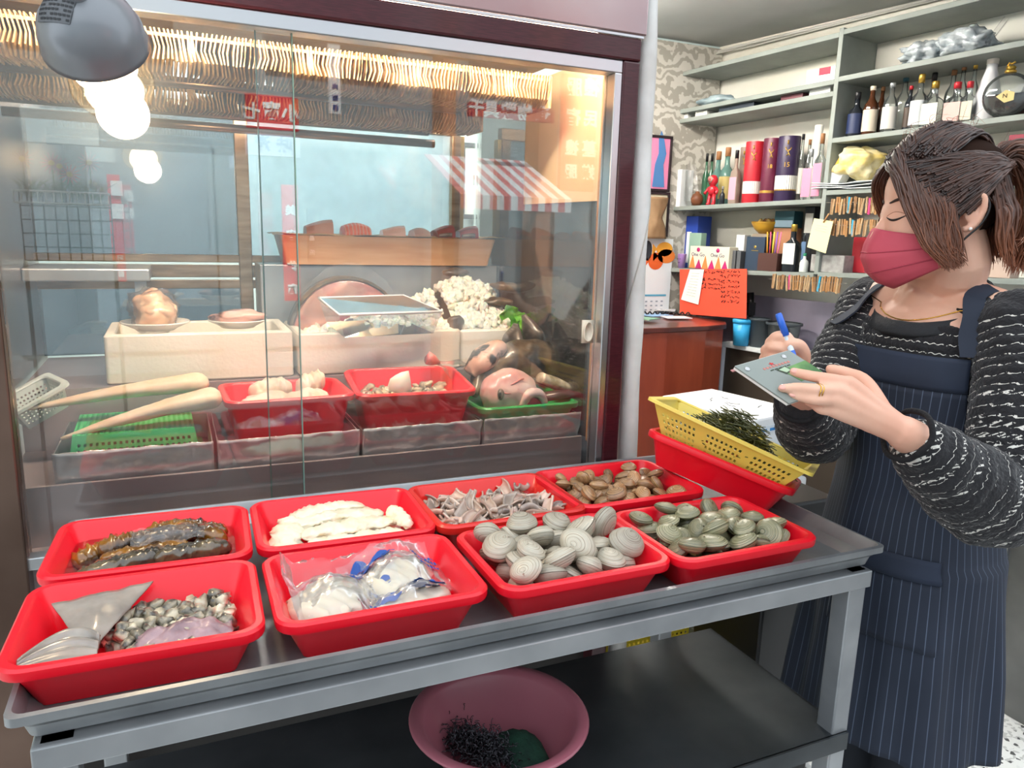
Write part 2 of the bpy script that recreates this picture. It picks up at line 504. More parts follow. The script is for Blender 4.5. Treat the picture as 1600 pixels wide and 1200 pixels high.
# ---------------------------------------------------------------- clams
def shellmat(name, stops, rough=.45, rnd=.22, sc=19.0, blotch=None):
    m = bpy.data.materials.new(name); m.use_nodes = True
    N = m.node_tree.nodes; L = m.node_tree.links; b = N['Principled BSDF']
    at = N.new('ShaderNodeAttribute'); at.attribute_name = 'fac'
    tc = N.new('ShaderNodeTexCoord'); nz = N.new('ShaderNodeTexNoise'); nz.inputs['Scale'].default_value = 45; nz.inputs['Detail'].default_value = 3
    L.new(tc.outputs['Object'], nz.inputs['Vector'])
    oi = N.new('ShaderNodeObjectInfo')
    m1 = N.new('ShaderNodeMath'); m1.operation = 'MULTIPLY'; m1.inputs[1].default_value = sc
    L.new(at.outputs['Fac'], m1.inputs[0])
    m2 = N.new('ShaderNodeMath'); m2.operation = 'MULTIPLY_ADD'; m2.inputs[1].default_value = 50
    L.new(oi.outputs['Random'], m2.inputs[0]); L.new(m1.outputs[0], m2.inputs[2])
    n1 = N.new('ShaderNodeTexNoise'); n1.noise_dimensions = '1D'; n1.inputs['Scale'].default_value = 1.0; n1.inputs['Detail'].default_value = 3
    L.new(m2.outputs[0], n1.inputs['W'])
    ad = N.new('ShaderNodeMath'); ad.operation = 'MULTIPLY_ADD'; ad.inputs[1].default_value = .35; 
    L.new(nz.outputs['Fac'], ad.inputs[0]); L.new(n1.outputs['Fac'], ad.inputs[2])
    sb = N.new('ShaderNodeMath'); sb.operation = 'SUBTRACT'; sb.inputs[1].default_value = .17; L.new(ad.outputs[0], sb.inputs[0])
    rp = N.new('ShaderNodeValToRGB'); e = rp.color_ramp.elements
    e[0].position = stops[0][0]; e[0].color = srgb(stops[0][1]) + (1,); e[1].position = stops[-1][0]; e[1].color = srgb(stops[-1][1]) + (1,)
    for p, c in stops[1:-1]:
        k = e.new(p); k.color = srgb(c) + (1,)
    L.new(sb.outputs[0], rp.inputs['Fac'])
    hs = N.new('ShaderNodeHueSaturation'); mr = N.new('ShaderNodeMapRange'); mr.inputs['To Min'].default_value = 1-rnd; mr.inputs['To Max'].default_value = 1+rnd
    L.new(oi.outputs['Random'], mr.inputs['Value']); L.new(mr.outputs['Result'], hs.inputs['Value']); L.new(rp.outputs['Color'], hs.inputs['Color'])
    L.new(hs.outputs['Color'], b.inputs['Base Color'])
    bp = N.new('ShaderNodeBump'); bp.inputs['Strength'].default_value = .35; bp.inputs['Distance'].default_value = .0012
    L.new(n1.outputs['Fac'], bp.inputs['Height']); L.new(bp.outputs['Normal'], b.inputs['Normal'])
    b.inputs['Roughness'].default_value = rough; b.inputs['Coat Weight'].default_value = .25; b.inputs['Coat Roughness'].default_value = .15
    return m
def valve(s, L=1.0, Wd=.82, H=.36, asym=.12):
    """one valve, unit size: outline in xy (hinge towards +y), dome to +z (s=1) or -z"""
    mb = MB(); nt, nr = 28, 11; vs = []; at = []
    vs.append(Vector((0.05, Wd*.46*.5 + .12, s*H*.5))); at.append(0)
    for i in range(1, nr + 1):
        r = i / nr
        for k in range(nt):
            a = 2*PI*k/nt
            ox = .5*L*math.cos(a); oy = .5*Wd*math.sin(a)
            if math.sin(a) > 0: ox *= 1 - .22*math.sin(a)**2; oy *= 1.0
            h = (max(0, 1 - r**2.2)) ** .62
            x = ox*r + asym*.3*h; y = oy*r + (.17*Wd)*(1 - r)**.8*h
            z = s*(.5*H*h*(1 + .03*math.sin(r*44)) + .006)
            vs.append(Vector((x, y, z))); at.append(r)
    fs = [(0, 1 + k, 1 + (k+1) % nt) for k in range(nt)]
    for i in range(nr - 1):
        for k in range(nt):
            q = (k+1) % nt
            fs.append((1+i*nt+k, 1+(i+1)*nt+k, 1+(i+1)*nt+q, 1+i*nt+q))
    mb.add(vs, fs); mb.attr = at
    return mb
def make_clam(name, m, label, group, size, H=.5, Wd=.82):
    t = thing(name, label, 'clam', group=group)
    for s in (1, -1):
        o = valve(s, 1, Wd, H).xf(Matrix.Scale(size, 4)).build('valve', m, t)
    return t
def scatter(proto, places, rng, tilt=.6, s0=.85, s1=1.12, M=Matrix(), flatbias=False):
    first = True
    for (x, y, z) in places:
        p = M @ Vector((x, y, z)); rot = (rng.gauss(0, tilt), rng.gauss(0, tilt), rng.uniform(0, 2*PI)); sc = rng.uniform(s0, s1)
        if isinstance(proto, (list, tuple)):
            pr = rng.choice(proto); used = pr.get('_used', 0)
        else: pr = proto; used = pr.get('_used', 0)
        if used: dup(pr, p, rot, scale=sc)
        else:
            pr['_used'] = 1; pr.location = p; pr.rotation_euler = rot; pr.scale = (sc,)*3
rng = random.Random(7)
m_bigclam = shellmat('grey_clam_shell', [(.3, '#85796a'), (.42, '#a89c8a'), (.52, '#bfb6a4'), (.6, '#9a978a'), (.7, '#b5ad9a')])
pc = make_clam('clam', m_bigclam, 'large grey ridged clam in the front tub of big clams', 'large grey clams', .058, .56)
scatter(pc, pile(rng, 42, .108, .078, .026, .0135, .008, squeeze=.78), rng, .55, .8, 1.08, tubM('f2'))
m_grnclam = shellmat('green_clam_shell', [(.3, '#4a4a30'), (.42, '#7d7a58'), (.52, '#a8a284'), (.6, '#5f6650'), (.7, '#8d8a6c')], .35)
pc = make_clam('clam', m_grnclam, 'olive green clam in the water of the tub next to the bare tray corner', 'olive green clams', .050, .46)
scatter(pc, pile(rng, 58, .110, .082, .024, .0105, .008, squeeze=.78), rng, .40, .8, 1.08, tubM('f3'))
m_brnclam = shellmat('brown_clam_shell', [(.28, '#3c2c20'), (.4, '#8a6843'), (.5, '#c39a6c'), (.58, '#6d4a30'), (.7, '#b88f70')], .3, .35)
pc = make_clam('clam', m_brnclam, 'small brown clam in the water of the rear right red tub', 'small brown clams', .040, .46, .74)
scatter(pc, pile(rng, 95, .110, .082, .019, .0085, .008, squeeze=.78), rng, .40, .8, 1.1, tubM('b3'))
m_water = film('water_surface', (.97, .97, .93), .02, .0, boost=.9, bump=.25, bscale=22)
def water(k, z, label, w=TW-.046, d=TD-.046):
    o = MB(); pts = rrect(w, d, .02, 5); o.add([(a, b_, 0) for a, b_ in pts], [tuple(range(len(pts)))])
    o = o.build('water', m_water, smooth=False); o.matrix_world = tubM(k) @ Matrix.Translation((0, 0, z))
    tag(o, label, 'water', kind='stuff')
water('f3', .045, 'clear water covering the olive green clams in the red tub')
water('b3', .042, 'clear water covering the small brown clams in the red tub')
water('b0', .038, 'brownish water around the sea cucumbers in the red tub')

# ---------------------------------------------------------------- chopped sea snail meat, fins
m_snail = mat('snail_meat', '#4b4740', .3, col2='#cfc4aa', lo=.38, hi=.55, scale=40, rnd=.3, coat=.5, sss=.1, col3='#e9dfc8')
kinds = []
for k in range(7):
    b_ = blob(.0105, .008, .0062, .35, 1.6, k*3.1+1, 2, .2).build('snail_meat', m_snail)
    tag(b_, 'small chopped piece of grey and cream sea snail meat', 'seafood', 'chopped sea snail pieces'); kinds.append(b_)
def inl(x, y): return x > -.03 + (.03 - y)*.55 - .02
scatter(kinds, pile(rng, 230, .100, .066, .0085, .0052, .006, 30, keep=inl, squeeze=.8), rng, .8, .85, 1.35, tubM('f0'))
m_fin = mat('squid_fin', '#8f877f', .25, col2='#aaa298', scale=25, coat=.8, sss=.3, alpha=.9)
def sheet(fn, nu, nv, th=.003):
    mb = MB(); 
    top = [fn(i/(nu-1), j/(nv-1)) for j in range(nv) for i in range(nu)]
    mb.grid(lambda u, v: fn(u, v), nu, nv)
    return mb
M0 = tubM('f0')
# big triangular fin, leaning on the left wall
A, B_, Cc = Vector((-.104, .050, .060)), Vector((.008, .076, .060)), Vector((-.055, -.048, .038))
def finf(u, v):
    a = A.lerp(B_, u); p = a.lerp(Cc, v*.97)
    p.z += .006*math.sin(u*PI)*math.sin(v*PI) + .002*noise.noise(p*60); return p
o = sheet(finf, 18, 18).build('squid_fin', m_fin, solid=.0025); o.matrix_world = M0
tag(o, 'large pale translucent triangular fin leaning in the tub of sea snail meat', 'seafood')
def finf2(u, v):
    p = Vector((-.118 + .075*u, -.080 + .004*u + (.055*math.sin(u*2.6)+.012)*v, .050 - .004*u + .004*math.sin(v*22)*v*(.4+u) + .006*v))
    return p
o = sheet(finf2, 24, 20).build('squid_fin', m_fin, solid=.0022); o.matrix_world = M0
tag(o, 'small ribbed translucent fin in the near left corner of the snail tub', 'seafood')
m_octo = mat('pink_octopus', '#7d646b', .32, col2='#b3969a', scale=26, coat=.5, sss=.2, bump=.25, bscale=160)
def octf(u, v):
    p = Vector((-.005 + .105*u, -.070 + .052*v + .008*noise.noise(Vector((u*5, 1, 0))) + .012*math.sin(u*PI), .034 + .016*math.sin(v*PI)*(.4+.6*math.sin(u*PI)) + .007*noise.noise(Vector((u*7, v*5, 3)))))
    return p
o = sheet(octf, 30, 20).build('octopus_slab', m_octo, solid=.004); o.matrix_world = M0
tag(o, 'pinkish grey slab of octopus lying on the chopped snail meat', 'seafood')

# ---------------------------------------------------------------- sea cucumbers
m_cuc = mat('sea_cucumber', '#2e1b0a', .22, col2='#8f5f16', lo=.36, hi=.62, scale=24, coat=.8, sss=.15, rnd=.3)
m_cucg = mat('sea_cucumber_grey', '#3a352c', .25, col2='#7b6a4a', lo=.35, hi=.7, scale=24, coat=.8, rnd=.2)
def cucumber(p0, p1, bend, r, seed, m, label):
    mb = MB(); n, k = 40, 18; rings = []
    p0, p1 = Vector(p0), Vector(p1)
    for i in range(n):
        t = i/(n-1); c = p0.lerp(p1, t) + Vector(bend)*math.sin(t*PI)
        d = (p1-p0).normalized(); a = Vector((0,0,1)); b_ = d.cross(a).normalized()
        rad = r*(max(.02, 1-(2*t-1)**6))**.5
        ring = []
        for q in range(k):
            th = 2*PI*q/k
            w = 1 + .55*max(0, noise.noise(Vector((t*13+seed, math.cos(th)*2.4, math.sin(th)*2.4)))) + .22*noise.noise(Vector((t*34, math.cos(th)*5, seed+math.sin(th)*5)))
            ring.append(c + (b_*math.cos(th) + a*math.sin(th)*.8)*rad*w)
        rings.append(ring)
    mb.loft(rings)
    o = mb.build('sea_cucumber', m); o.matrix_world = tubM('b0')
    tag(o, label, 'sea cucumber', 'sea cucumbers in the tub')
cc = [((-.108,.010,.022),(-.050,.062,.026),(0,.006,0),.015,1,m_cuc,'short dark sea cucumber at the far left of its tub'),
      ((-.08,.030,.03),(.0,.045,.034),(0,.006,0),.016,2,m_cuc,'amber sea cucumber second from the left end of its tub'),
      ((-.020,.066,.032),(.075,.058,.036),(0,.004,.004),.015,3,m_cuc,'amber sea cucumber along the back wall of its tub'),
      ((-.015,.030,.036),(.103,.022,.030),(0,.010,.006),.016,4,m_cuc,'long brown sea cucumber across the middle of its tub'),
      ((.02,.052,.036),(.104,.052,.03),(0,.0,.004),.013,5,m_cuc,'brown sea cucumber in the far right corner of its tub'),
      ((-.102,-.052,.022),(.02,-.020,.032),(0,.004,.004),.014,6,m_cucg,'greyish sea cucumber along the front wall of its tub'),
      ((.0,-.035,.034),(.108,-.010,.03),(0,-.004,.004),.014,7,m_cucg,'greyish sea cucumber in the near right corner of its tub'),
      ((-.075,.005,.024),(.05,.000,.034),(0,.004,0),.013,8,m_cuc,'dark brown sea cucumber under the clear bag in its tub')]
for c in cc: cucumber(Vector(c[0]) + Vector((0, 0, .010)), Vector(c[1]) + Vector((0, 0, .010)), c[2], c[3]*1.12, *c[4:])
m_bag = film('clear_bag', (.98, .98, .98), .01, .22, haze=.12, hscale=30, boost=.6, bump=.35, bscale=35)
def bagf(u, v):
    x = -.03 + .10*u; y = -.02 + .055*v
    z = .062 + .012*math.sin(u*PI)*math.sin(v*PI) + .007*noise.noise(Vector((u*6, v*6, 2.2)))
    return Vector((x, y + .01*noise.noise(Vector((u*4, v*3, 9))), z))
o = sheet(bagf, 30, 24).build('plastic_bag', m_bag); o.matrix_world = tubM('b0')
tag(o, 'small crumpled clear plastic bag lying on the sea cucumbers', 'bag')

# ---------------------------------------------------------------- white roe / fillet slabs
m_fil = mat('white_fillet', '#efe2c4', .4, col2='#f7eed8', scale=30, sss=.35, bump=.5, bscale=110, coat=.2)
def slab(k, p0, p1, w, h, bend, seed, m, label, name='fish_slab', cat='seafood', group=None, taper=.5, lump=.3, rag=.10):
    mb = MB(); n, kk = 36, 18; rings = []; p0, p1 = Vector(p0), Vector(p1)
    for i in range(n):
        t = i/(n-1); c = p0.lerp(p1, t) + Vector(bend)*math.sin(t*PI)
        d = (p1-p0).normalized(); a = Vector((0,0,1)); b_ = d.cross(a).normalized()
        e = (max(.015, 1-abs(2*t-1)**5))**.5 * (1 - taper*t*.5)
        ring = []
        for q in range(kk):
            th = 2*PI*q/kk
            ww = 1 + lump*noise.noise(Vector((t*9+seed*3, math.cos(th)*1.5, math.sin(th)*1.5))) + rag*noise.noise(Vector((t*30, math.cos(th)*4, seed+math.sin(th)*4)))
            ring.append(c + b_*math.cos(th)*w*e*ww + a*math.sin(th)*h*e*ww)
        rings.append(ring)
    mb.loft(rings)
    o = mb.build(name, m)
    o.matrix_world = tubM(k) if isinstance(k, str) else k
    return tag(o, label, cat, group)
G = 'white slabs in one red tub'
slab('b1', (-.098,-.062,.024), (-.070,.046,.050), .026, .012, (0,0,.006), 1, m_fil, 'white slab lying front to back at the left wall of its tub', group=G, lump=.55, rag=.32)
slab('b1', (-.078,.046,.044), (.052,.062,.050), .025, .0105, (0,.004,.006), 2, m_fil, 'rearmost long white slab in its tub', group=G, lump=.55, rag=.32)
slab('b1', (-.075,.012,.046), (.078,.034,.046), .024, .0105, (0,.004,.004), 3, m_fil, 'second long white slab from the back of its tub', group=G, lump=.55, rag=.32)
slab('b1', (-.066,-.026,.044), (.102,.004,.042), .025, .0105, (0,.004,.003), 4, m_fil, 'third long white slab from the back of its tub', group=G, lump=.55, rag=.32)
slab('b1', (-.075,-.062,.036), (.100,-.040,.036), .024, .0105, (0,.002,.003), 5, m_fil, 'white slab along the front wall of its tub', group=G, lump=.55, rag=.32)
slab('b1', (-.02,-.05,.020), (.105,.05,.020), .03, .016, (0,.0,0), 6, m_fil, 'white slab lying underneath the others in its tub', group=G, lump=.55, rag=.32)
slab('b1', (.088,.030,.050), (.104,-.042,.046), .014, .011, (0,.0,.004), 7, m_fil, 'short white slab at the right wall of its tub', group=G, lump=.55, rag=.32)

# ---------------------------------------------------------------- bagged white seafood with blue print
m_sq = mat('white_squid', '#d5cab4', .4, col2='#e2dac8', scale=16, sss=.3, coat=.3)
slab('f1', (-.095,-.045,.030), (-.020,.040,.036), .046, .015, (0,0,.004), 11, m_sq, 'white squid in the left printed bag of the front tub', 'squid', taper=.2, lump=.35, rag=.10)
slab('f1', (-.005,.000,.032), (.085,.058,.040), .040, .015, (0,0,.004), 12, m_sq, 'white squid in the upper printed bag at the tub wall', 'squid', taper=.2, lump=.35, rag=.10)
slab('f1', (-.02,-.066,.030), (.102,-.020,.030), .026, .012, (0,0,.004), 13, mat('grey_squid', '#a89a86', .4, col2='#d8cfbf', scale=18, coat=.4, sss=.2), 'grey brown squid in the near printed bag of the front tub', 'squid', taper=.4, lump=.35, rag=.10)
m_blue = mat('blue_print', '#1f4fa0', .5)
def bagsheet(c, w, h, rot, zf, seed, label, prints):
    t = thing('printed_bag', label, 'bag'); t.matrix_world = tubM('f1')
    Mr = Matrix.Rotation(rot, 3, 'Z')
    def fn(u, v):
        q = Mr @ Vector(((u-.5)*w, (v-.5)*h, 0)) + Vector((c[0], c[1], 0))
        q.x = max(-.112, min(.112, q.x)); q.y = max(-.083, min(.083, q.y))
        z = zf(q.x, q.y) + .007*noise.noise(Vector((u*6, v*6, seed))) + .003*noise.noise(Vector((u*19, v*17, seed+4)))
        return Vector((q.x, q.y, max(.012, z)))
    MB().grid(fn, 46, 40).build('film', m_bag, t)
    for (u0, v0, su, sv, kind) in prints:
        def pf(a, b_, u0=u0, v0=v0, su=su, sv=sv): p = fn(u0 + a*su, v0 + b_*sv); p.z += .0025; return p
        mb = MB()
        if kind == 0:      # brush-like swoosh pieces
            for j in range(3):
                def gg(a, b_, j=j): 
                    wv = .16 + .24*math.sin(a*PI)**.7
                    return pf(a, .5 + .3*math.sin(a*5 + j*2) * .5 + (j-1)*.28 + (b_-.5)*wv)
                mb.grid(gg, 12, 4)
        else:              # lines of tiny print
            for j in range(5):
                for q in range(6):
                    def gg(a, b_, j=j, q=q): return pf((q + a*.7)/6, (j + b_*.5)/5)
                    mb.grid(gg, 3, 2)
        mb.build('print', m_blue, t)
    return t
def zf1(x, y):
    a = .054*math.exp(-(((x+.055)/.06)**2 + (y/.065)**2)) ; b_ = .060*math.exp(-(((x-.045)/.06)**2 + ((y-.03)/.05)**2)); c = .046*math.exp(-(((x-.05)/.07)**2+((y+.045)/.03)**2))
    edge = .050*max(0, (y-.06)/.023)
    return max(a, b_, c)*1.0 + .013 + edge*.7 + .03*max(0, (-x-.095)/.017)
bagsheet((-.04, .01), .15, .165, .15, zf1, 1.0, 'left clear bag with blue print over white squid in the front tub', [(.60, .62, .26, .20, 0), (.72, .28, .2, .14, 0), (.62, .06, .26, .14, 0)])
bagsheet((.045, .018), .135, .14, .25, lambda x, y: zf1(x, y) + .004, 4.0, 'right clear bag with blue print over white squid in the front tub', [(.18, .66, .34, .20, 0), (.68, .40, .24, .30, 1), (.40, .06, .36, .18, 0)])

# ---------------------------------------------------------------- curled squid strips
m_strip = mat('squid_strip', '#8d7f78', .32, col2='#d8c6b6', lo=.36, hi=.62, scale=16, rnd=.28, coat=.5, sss=.2)
m_stripp = mat('squid_strip_pink', '#b08a7c', .32, col2='#e5cdb9', lo=.36, hi=.62, scale=16, rnd=.2, coat=.5, sss=.2)
kinds = []
for k in range(9):
    rg = random.Random(k); Ls = rg.uniform(.032, .058); wd = rg.uniform(.016, .028); curl = rg.uniform(1.2, 5.0); tw = rg.uniform(-1, 1)
    def fn(u, v, Ls=Ls, wd=wd, curl=curl, tw=tw, k=k):
        a = (v-.5)*curl; r = wd/curl
        x = (u-.5)*Ls; y = r*(1+.25*(v-.5))*math.sin(a); z = r*(1-math.cos(a)) - r*.6
        p = Vector((x, y, z)); p.rotate(Euler((tw*(u-.5)*1.6, 0, .5*tw*(u-.5))))
        p.z += .005*math.sin(u*5 + k); p += noise.noise_vector(p*50 + Vector((k,0,0)))*.0018
        return p
    o = MB().grid(fn, 14, 12).build('squid_strip', m_stripp if k % 3 == 0 else m_strip, solid=.0028)
    tag(o, 'curled grey pink strip of squid in the orange red tub', 'seafood', 'curled squid strips'); kinds.append(o)
scatter(kinds, pile(rng, 120, .106, .076, .016, .0066, .012, 30, squeeze=.75), rng, .45, .85, 1.25, tubM('b2'))

# ================================================================ DISPLAY CASE
CX0, CX1, CYF, CYB = -.33, .888, 1.40, 2.26
dc = thing('display_case', 'refrigerated glass seafood display case with maroon and aluminium frame', 'display case', ((CX0+CX1)/2, 1.83, 0))
DCI = Matrix.Translation(-Vector(dc.location))
def dpart(mb, name, m, **k): return mb.xf(DCI).build(name, m, dc, **k)
m_case = mat('case_steel', '#c8b7b8', .27, .45, col2='#b8a7a8', scale=4, bump=.05, bscale=14)  # pink cast puts the red tubs' reflection into the steel colour
m_tan = mat('frosted_tan', '#c9a77c', .7, col2='#b8946a', scale=12, bump=.3, bscale=90)
m_brass = mat('warm_aluminium', '#b39b7f', .32, .9, col2='#8d765c', scale=8, stretch=(1, 1, 6))
dpart(MB().box(CX0, CX1, 1.425, CYB, 0, .78), 'base', mat('base_shade', '#262220', .5), smooth=False)  # lower case coloured near black to paint the shade under the table
dpart(MB().box(CX0, CX1, 1.425, CYB, .78, .85), 'base_top', m_case, smooth=False)
dpart(MB().box(CX0+.07, CX1-.04, 1.395, 1.425, .85, .872), 'sill', m_alu, smooth=False, bevel=.002)
dpart(MB().box(CX0+.03, CX1-.03, 1.497, 1.507, .84, .962), 'front_panel', m_case, smooth=False)
dpart(MB().box(CX0+.03, CX1-.03, 1.507, 1.785, .945, .953), 'deck', m_case, smooth=False)
dpart(MB().box(CX0+.03, CX1-.03, 1.777, 1.787, .953, 1.082), 'riser', m_case, smooth=False)
dpart(MB().box(CX0+.03, CX1-.03, 1.787, 2.20, 1.074, 1.082), 'upper_deck', m_case, smooth=False)
m_colL = mat('bronze_steel', '#8a7468', .3, .9, col2='#6b564c', scale=3)
dpart(MB().box(CX0, -.247, 1.385, 1.44, 0, 2.1), 'column', m_colL, smooth=False, bevel=.003)
dpart(MB().box(.849, .888, 1.385, 1.44, 0, 1.772), 'column', m_maroon, smooth=False, bevel=.004)
dpart(MB().box(.832, .849, 1.388, 1.43, .86, 1.747), 'column_trim', m_alu, smooth=False, bevel=.002)
dpart(MB().box(-.247, .888, 1.383, 1.44, 1.772, 1.815), 'header', m_maroon, smooth=False, bevel=.004)
dpart(MB().box(-.247, .849, 1.388, 1.43, 1.747, 1.7715), 'header_trim', m_alu, smooth=False, bevel=.002)
dpart(MB().box(-.247, .89, 1.381, 1.386, 1.8155, 1.820), 'header_bead', m_alu, smooth=False)
m_fascia = mat('fascia_steel', '#c5b6b6', .24, 1.0, col2='#b59b9c', scale=3, bump=.12, bscale=9)
dpart(MB().box(-.247, .895, 1.378, 1.44, 1.8205, 2.1), 'fascia', m_fascia, smooth=False, bevel=.003)
for x in (.402, .448):
    dpart(MB().lathe([(.0001, 0), (.005, 0), (.005, .004), (.0001, .004)], 12, M=TM((x, 1.379, 1.853), (PI/2, 0, 0))), 'screw', m_black)
m_glass = film('pane_glass', (.985, .995, .99), .035, .0, haze=.03, hscale=5, boost=1.2)
m_edge = mat('glass_edge', '#8fb5a8', .2, trans=.3)
for (x0, x1, y) in ((-.246, .205, 1.405), (.148, .832, 1.417)):
    dpart(MB().box(x0, x1, y, y+.005, .868, 1.748), 'glass_pane', m_glass, smooth=False)
# sliding-pane edges that show as thin lines
for x, y in ((.2055, 1.405), (.1475, 1.417)):
    dpart(MB().box(x-.0012, x+.0012, y, y+.005, .868, 1.748), 'pane_edge', m_edge, smooth=False)
# finger pull on the right pane
g = MB(); ring = [[Vector((.812 + (a)*math.cos(q), 1.4125 - k, 1.222 + b_*math.sin(q))) for q in [2*PI*i/28 for i in range(28)]] for a, b_, k in ((.012, .022, 0), (.012, .022, .004), (.009, .019, .004), (.009, .019, .001))]
g.loft(ring); g.box(.798, .826, 1.413, 1.4165, 1.197, 1.247)
dpart(g, 'finger_pull', mat('cream_plastic', '#e2d6c0', .5))
# right side: glass, wooden edge strip, tan upper screen; left end wall
dpart(MB().box(.866, .871, 1.44, CYB, .96, 1.80), 'side_pane', film('side_glass', (.95, .985, .985), .02, .0, haze=.06, hscale=6), smooth=False)
dpart(MB().box(.852, .866, 1.445, 1.47, .96, 1.75), 'edge_strip', mat('bare_wood', '#a97c53', .7, col2='#7d5434', scale=12, stretch=(1, 1, .15)), smooth=False)
dpart(MB().box(.856, .860, 1.475, 1.862, 1.50, 1.80), 'screen', mat('warmlit_screen', '#cbb08e', .6, col2='#bd9f7b', scale=4), smooth=False)  # warm lamp light is put into the tan colour
dpart(MB().box(CX0, CX0+.02, 1.44, CYB, .85, 1.85), 'end_wall', m_colL, smooth=False)
dpart(MB().box(CX0, CX1, 1.44, CYB, 1.835, 1.85), 'top', m_tan, smooth=False)
# back wall: sliding window frames and panes
YB = 2.2
def bx(x0, x1, z0, z1, d=.025, y=YB): return MB().box(x0, x1, y, y+d, z0, z1)
dpart(bx(CX0, .80, 1.325, 1.345, .03, YB-.006), 'window_rail', m_brass, smooth=False, bevel=.002)
dpart(bx(CX0, .80, 1.285, 1.318, .03), 'window_rail', m_brass, smooth=False, bevel=.002)
dpart(bx(CX0, .80, 1.70, 1.735, .03), 'window_rail', m_brass, smooth=False, bevel=.002)
dpart(bx(CX0, .80, 1.255, 1.278, .03), 'window_rail', m_brass, smooth=False, bevel=.002)
dpart(bx(.166, .200, 1.09, 1.70, .03, YB-.008), 'window_stile', m_brass, smooth=False, bevel=.002)
dpart(bx(.772, .800, 1.09, 1.70, .03, YB-.008), 'window_stile', m_brass, smooth=False, bevel=.002)
dpart(bx(.800, .812, 1.09, 1.70, .03, YB-.002), 'window_stile', mat('yellow_brass', '#c9ad6b', .3, .9), smooth=False)
m_bpane = film('back_glass_sky', (.82, .93, 1.0), .10, .03, haze=.75, hazecol=(.70, .90, 1.0), hscale=3.0, boost=1.3, translu=True)  # pale blue haze paints the sky's reflection into this pane
m_bpanel = film('back_glass_dim', (.42, .48, .54), .10, .02, haze=.10, hazecol=(.5, .58, .66), hscale=5, boost=1.6)  # dark tint paints the dim room behind into this pane
dpart(bx(CX0, .167, 1.344, 1.70, .004, YB+.012), 'window_pane', m_bpanel, smooth=False)
dpart(bx(.198, .773, 1.344, 1.70, .004, YB+.012), 'window_pane', m_bpane, smooth=False)
dpart(bx(CX0, .167, 1.085, 1.256, .004, YB+.012), 'window_pane', m_bpanel, smooth=False)
# stainless splash box behind the ice, carrying the wooden tray
dpart(MB().box(.205, .868, 2.06, 2.19, 1.082, 1.328), 'splash_box', m_steel, smooth=False, bevel=.003)
dpart(MB().box(CX0+.02, -.05, 2.0, 2.19, 1.288, 1.318), 'side_ledge', m_steel, smooth=False, bevel=.004)
dpart(MB().box(-.085, -.060, 2.02, 2.045, 1.082, 1.288), 'ledge_post', m_steel, smooth=False)
# evaporator coil: frosted fins on pipes
m_frost = mat('frosted_fin', '#c3a072', .75, col2='#a58056', scale=60, bump=.3)
m_pipe = mat('copper_pipe', '#8d7260', .3, .85, col2='#5d463a', scale=9, stretch=(.3, 1, 1))
for (x0, x1, y0, y1, z0, z1, dx) in ((-.29, .775, 1.57, 1.69, 1.697, 1.765, .0075), (-.29, .69, 1.76, 1.86, 1.660, 1.715, .0075)):
    g = MB(); rg = random.Random(3); x = x0; prev = None
    while x < x1:
        w = .0028; s = rg.uniform(-.0015, .0015); zz = z0 + rg.uniform(-.002, .002)
        L_ = [Vector((x + s + .004*math.sin(k*2.2 + x*30), y0 + (y1-y0)*a, zz + (z1-zz)*b_)) for k, (a, b_) in enumerate([(0, .25), (0, .55), (0, 1), (1, 1), (1, .0), (.25, 0)])]
        n = len(L_); g.add(L_ + [p + Vector((w, 0, 0)) for p in L_], [tuple(range(n)), tuple(reversed(range(n, 2*n)))] + [(i, n+i, n+(i+1) % n, (i+1) % n) for i in range(n)])
        x += dx
    o = dpart(g, 'coil_fins', m_frost, smooth=False); o['kind'] = 'stuff'
    dpart(MB().box(x0, x1, y0+.005, y1, z1-.012, z1-.006), 'coil_plate', m_tan, smooth=False)
    dpart(MB().box(x1, x1+.008, y0, y1, z0, z1), 'coil_end', m_frost, smooth=False, bevel=.003)
for (x1, y, z, r) in ((.62, 1.72, 1.700, .011), (.60, 1.885, 1.668, .012), (.62, 1.90, 1.640, .010)):
    dpart(MB().tube([(-.3, y, z), (x1, y, z)], r, 12), 'coil_pipe', m_pipe)
dpart(MB().tube([(-.24, 1.456, 1.806), (.82, 1.456, 1.806)], .012, 12), 'light_tube', mat('case_tube', '#fff0da', .5, emit=80))

# ---------------------------------------------------------------- hanging lamp
lp = thing('hanging_lamp', 'grey enamel dome lamp with glowing bulb hanging before the glass', 'lamp', (-.078, 1.25, 1.59))
ax = Vector((.05, .35, -1)).normalized()      # beam axis
Lc = dep(146, 60, 1.02); Bc = dep(172, 128, 1.085)
lp.location = (Lc.x, Lc.y, Lc.z)
ax = Vector((Bc - Lc)).normalized()
ML = frame((0, 0, 0), ax.orthogonal(), ax)
m_dome = mat('grey_enamel', '#8c9094', .35, .25, col2='#7b7f84', scale=6, coat=.3)
R0 = .073
R0 = .067
MB().lathe([(.0001, -R0), (R0*.34, -R0*.94), (R0*.64, -R0*.77), (R0*.87, -R0*.5), (R0*.98, -R0*.2), (R0, .006), (R0+.002, .012), (R0-.001, .013), (R0*.95, -R0*.2), (R0*.83, -R0*.5), (R0*.6, -R0*.74), (.0001, -R0*.93)], 40, cap=False, M=ML).build('shade', m_dome, lp)
MB().lathe([(.0001, -.10), (.012, -.10), (.014, -.066), (.016, -.050), (.0001, -.050)], 20, M=ML).build('socket', m_dome, lp)
MB().lathe([(.0001, -.046), (.012, -.044), (.014, -.03), (.026, -.012), (.042, .010), (.048, .032), (.042, .054), (.025, .070), (.0001, .076)], 28, M=ML).build('bulb', mat('bulb_glow', '#ffe0b0', .4, emit=9), lp)
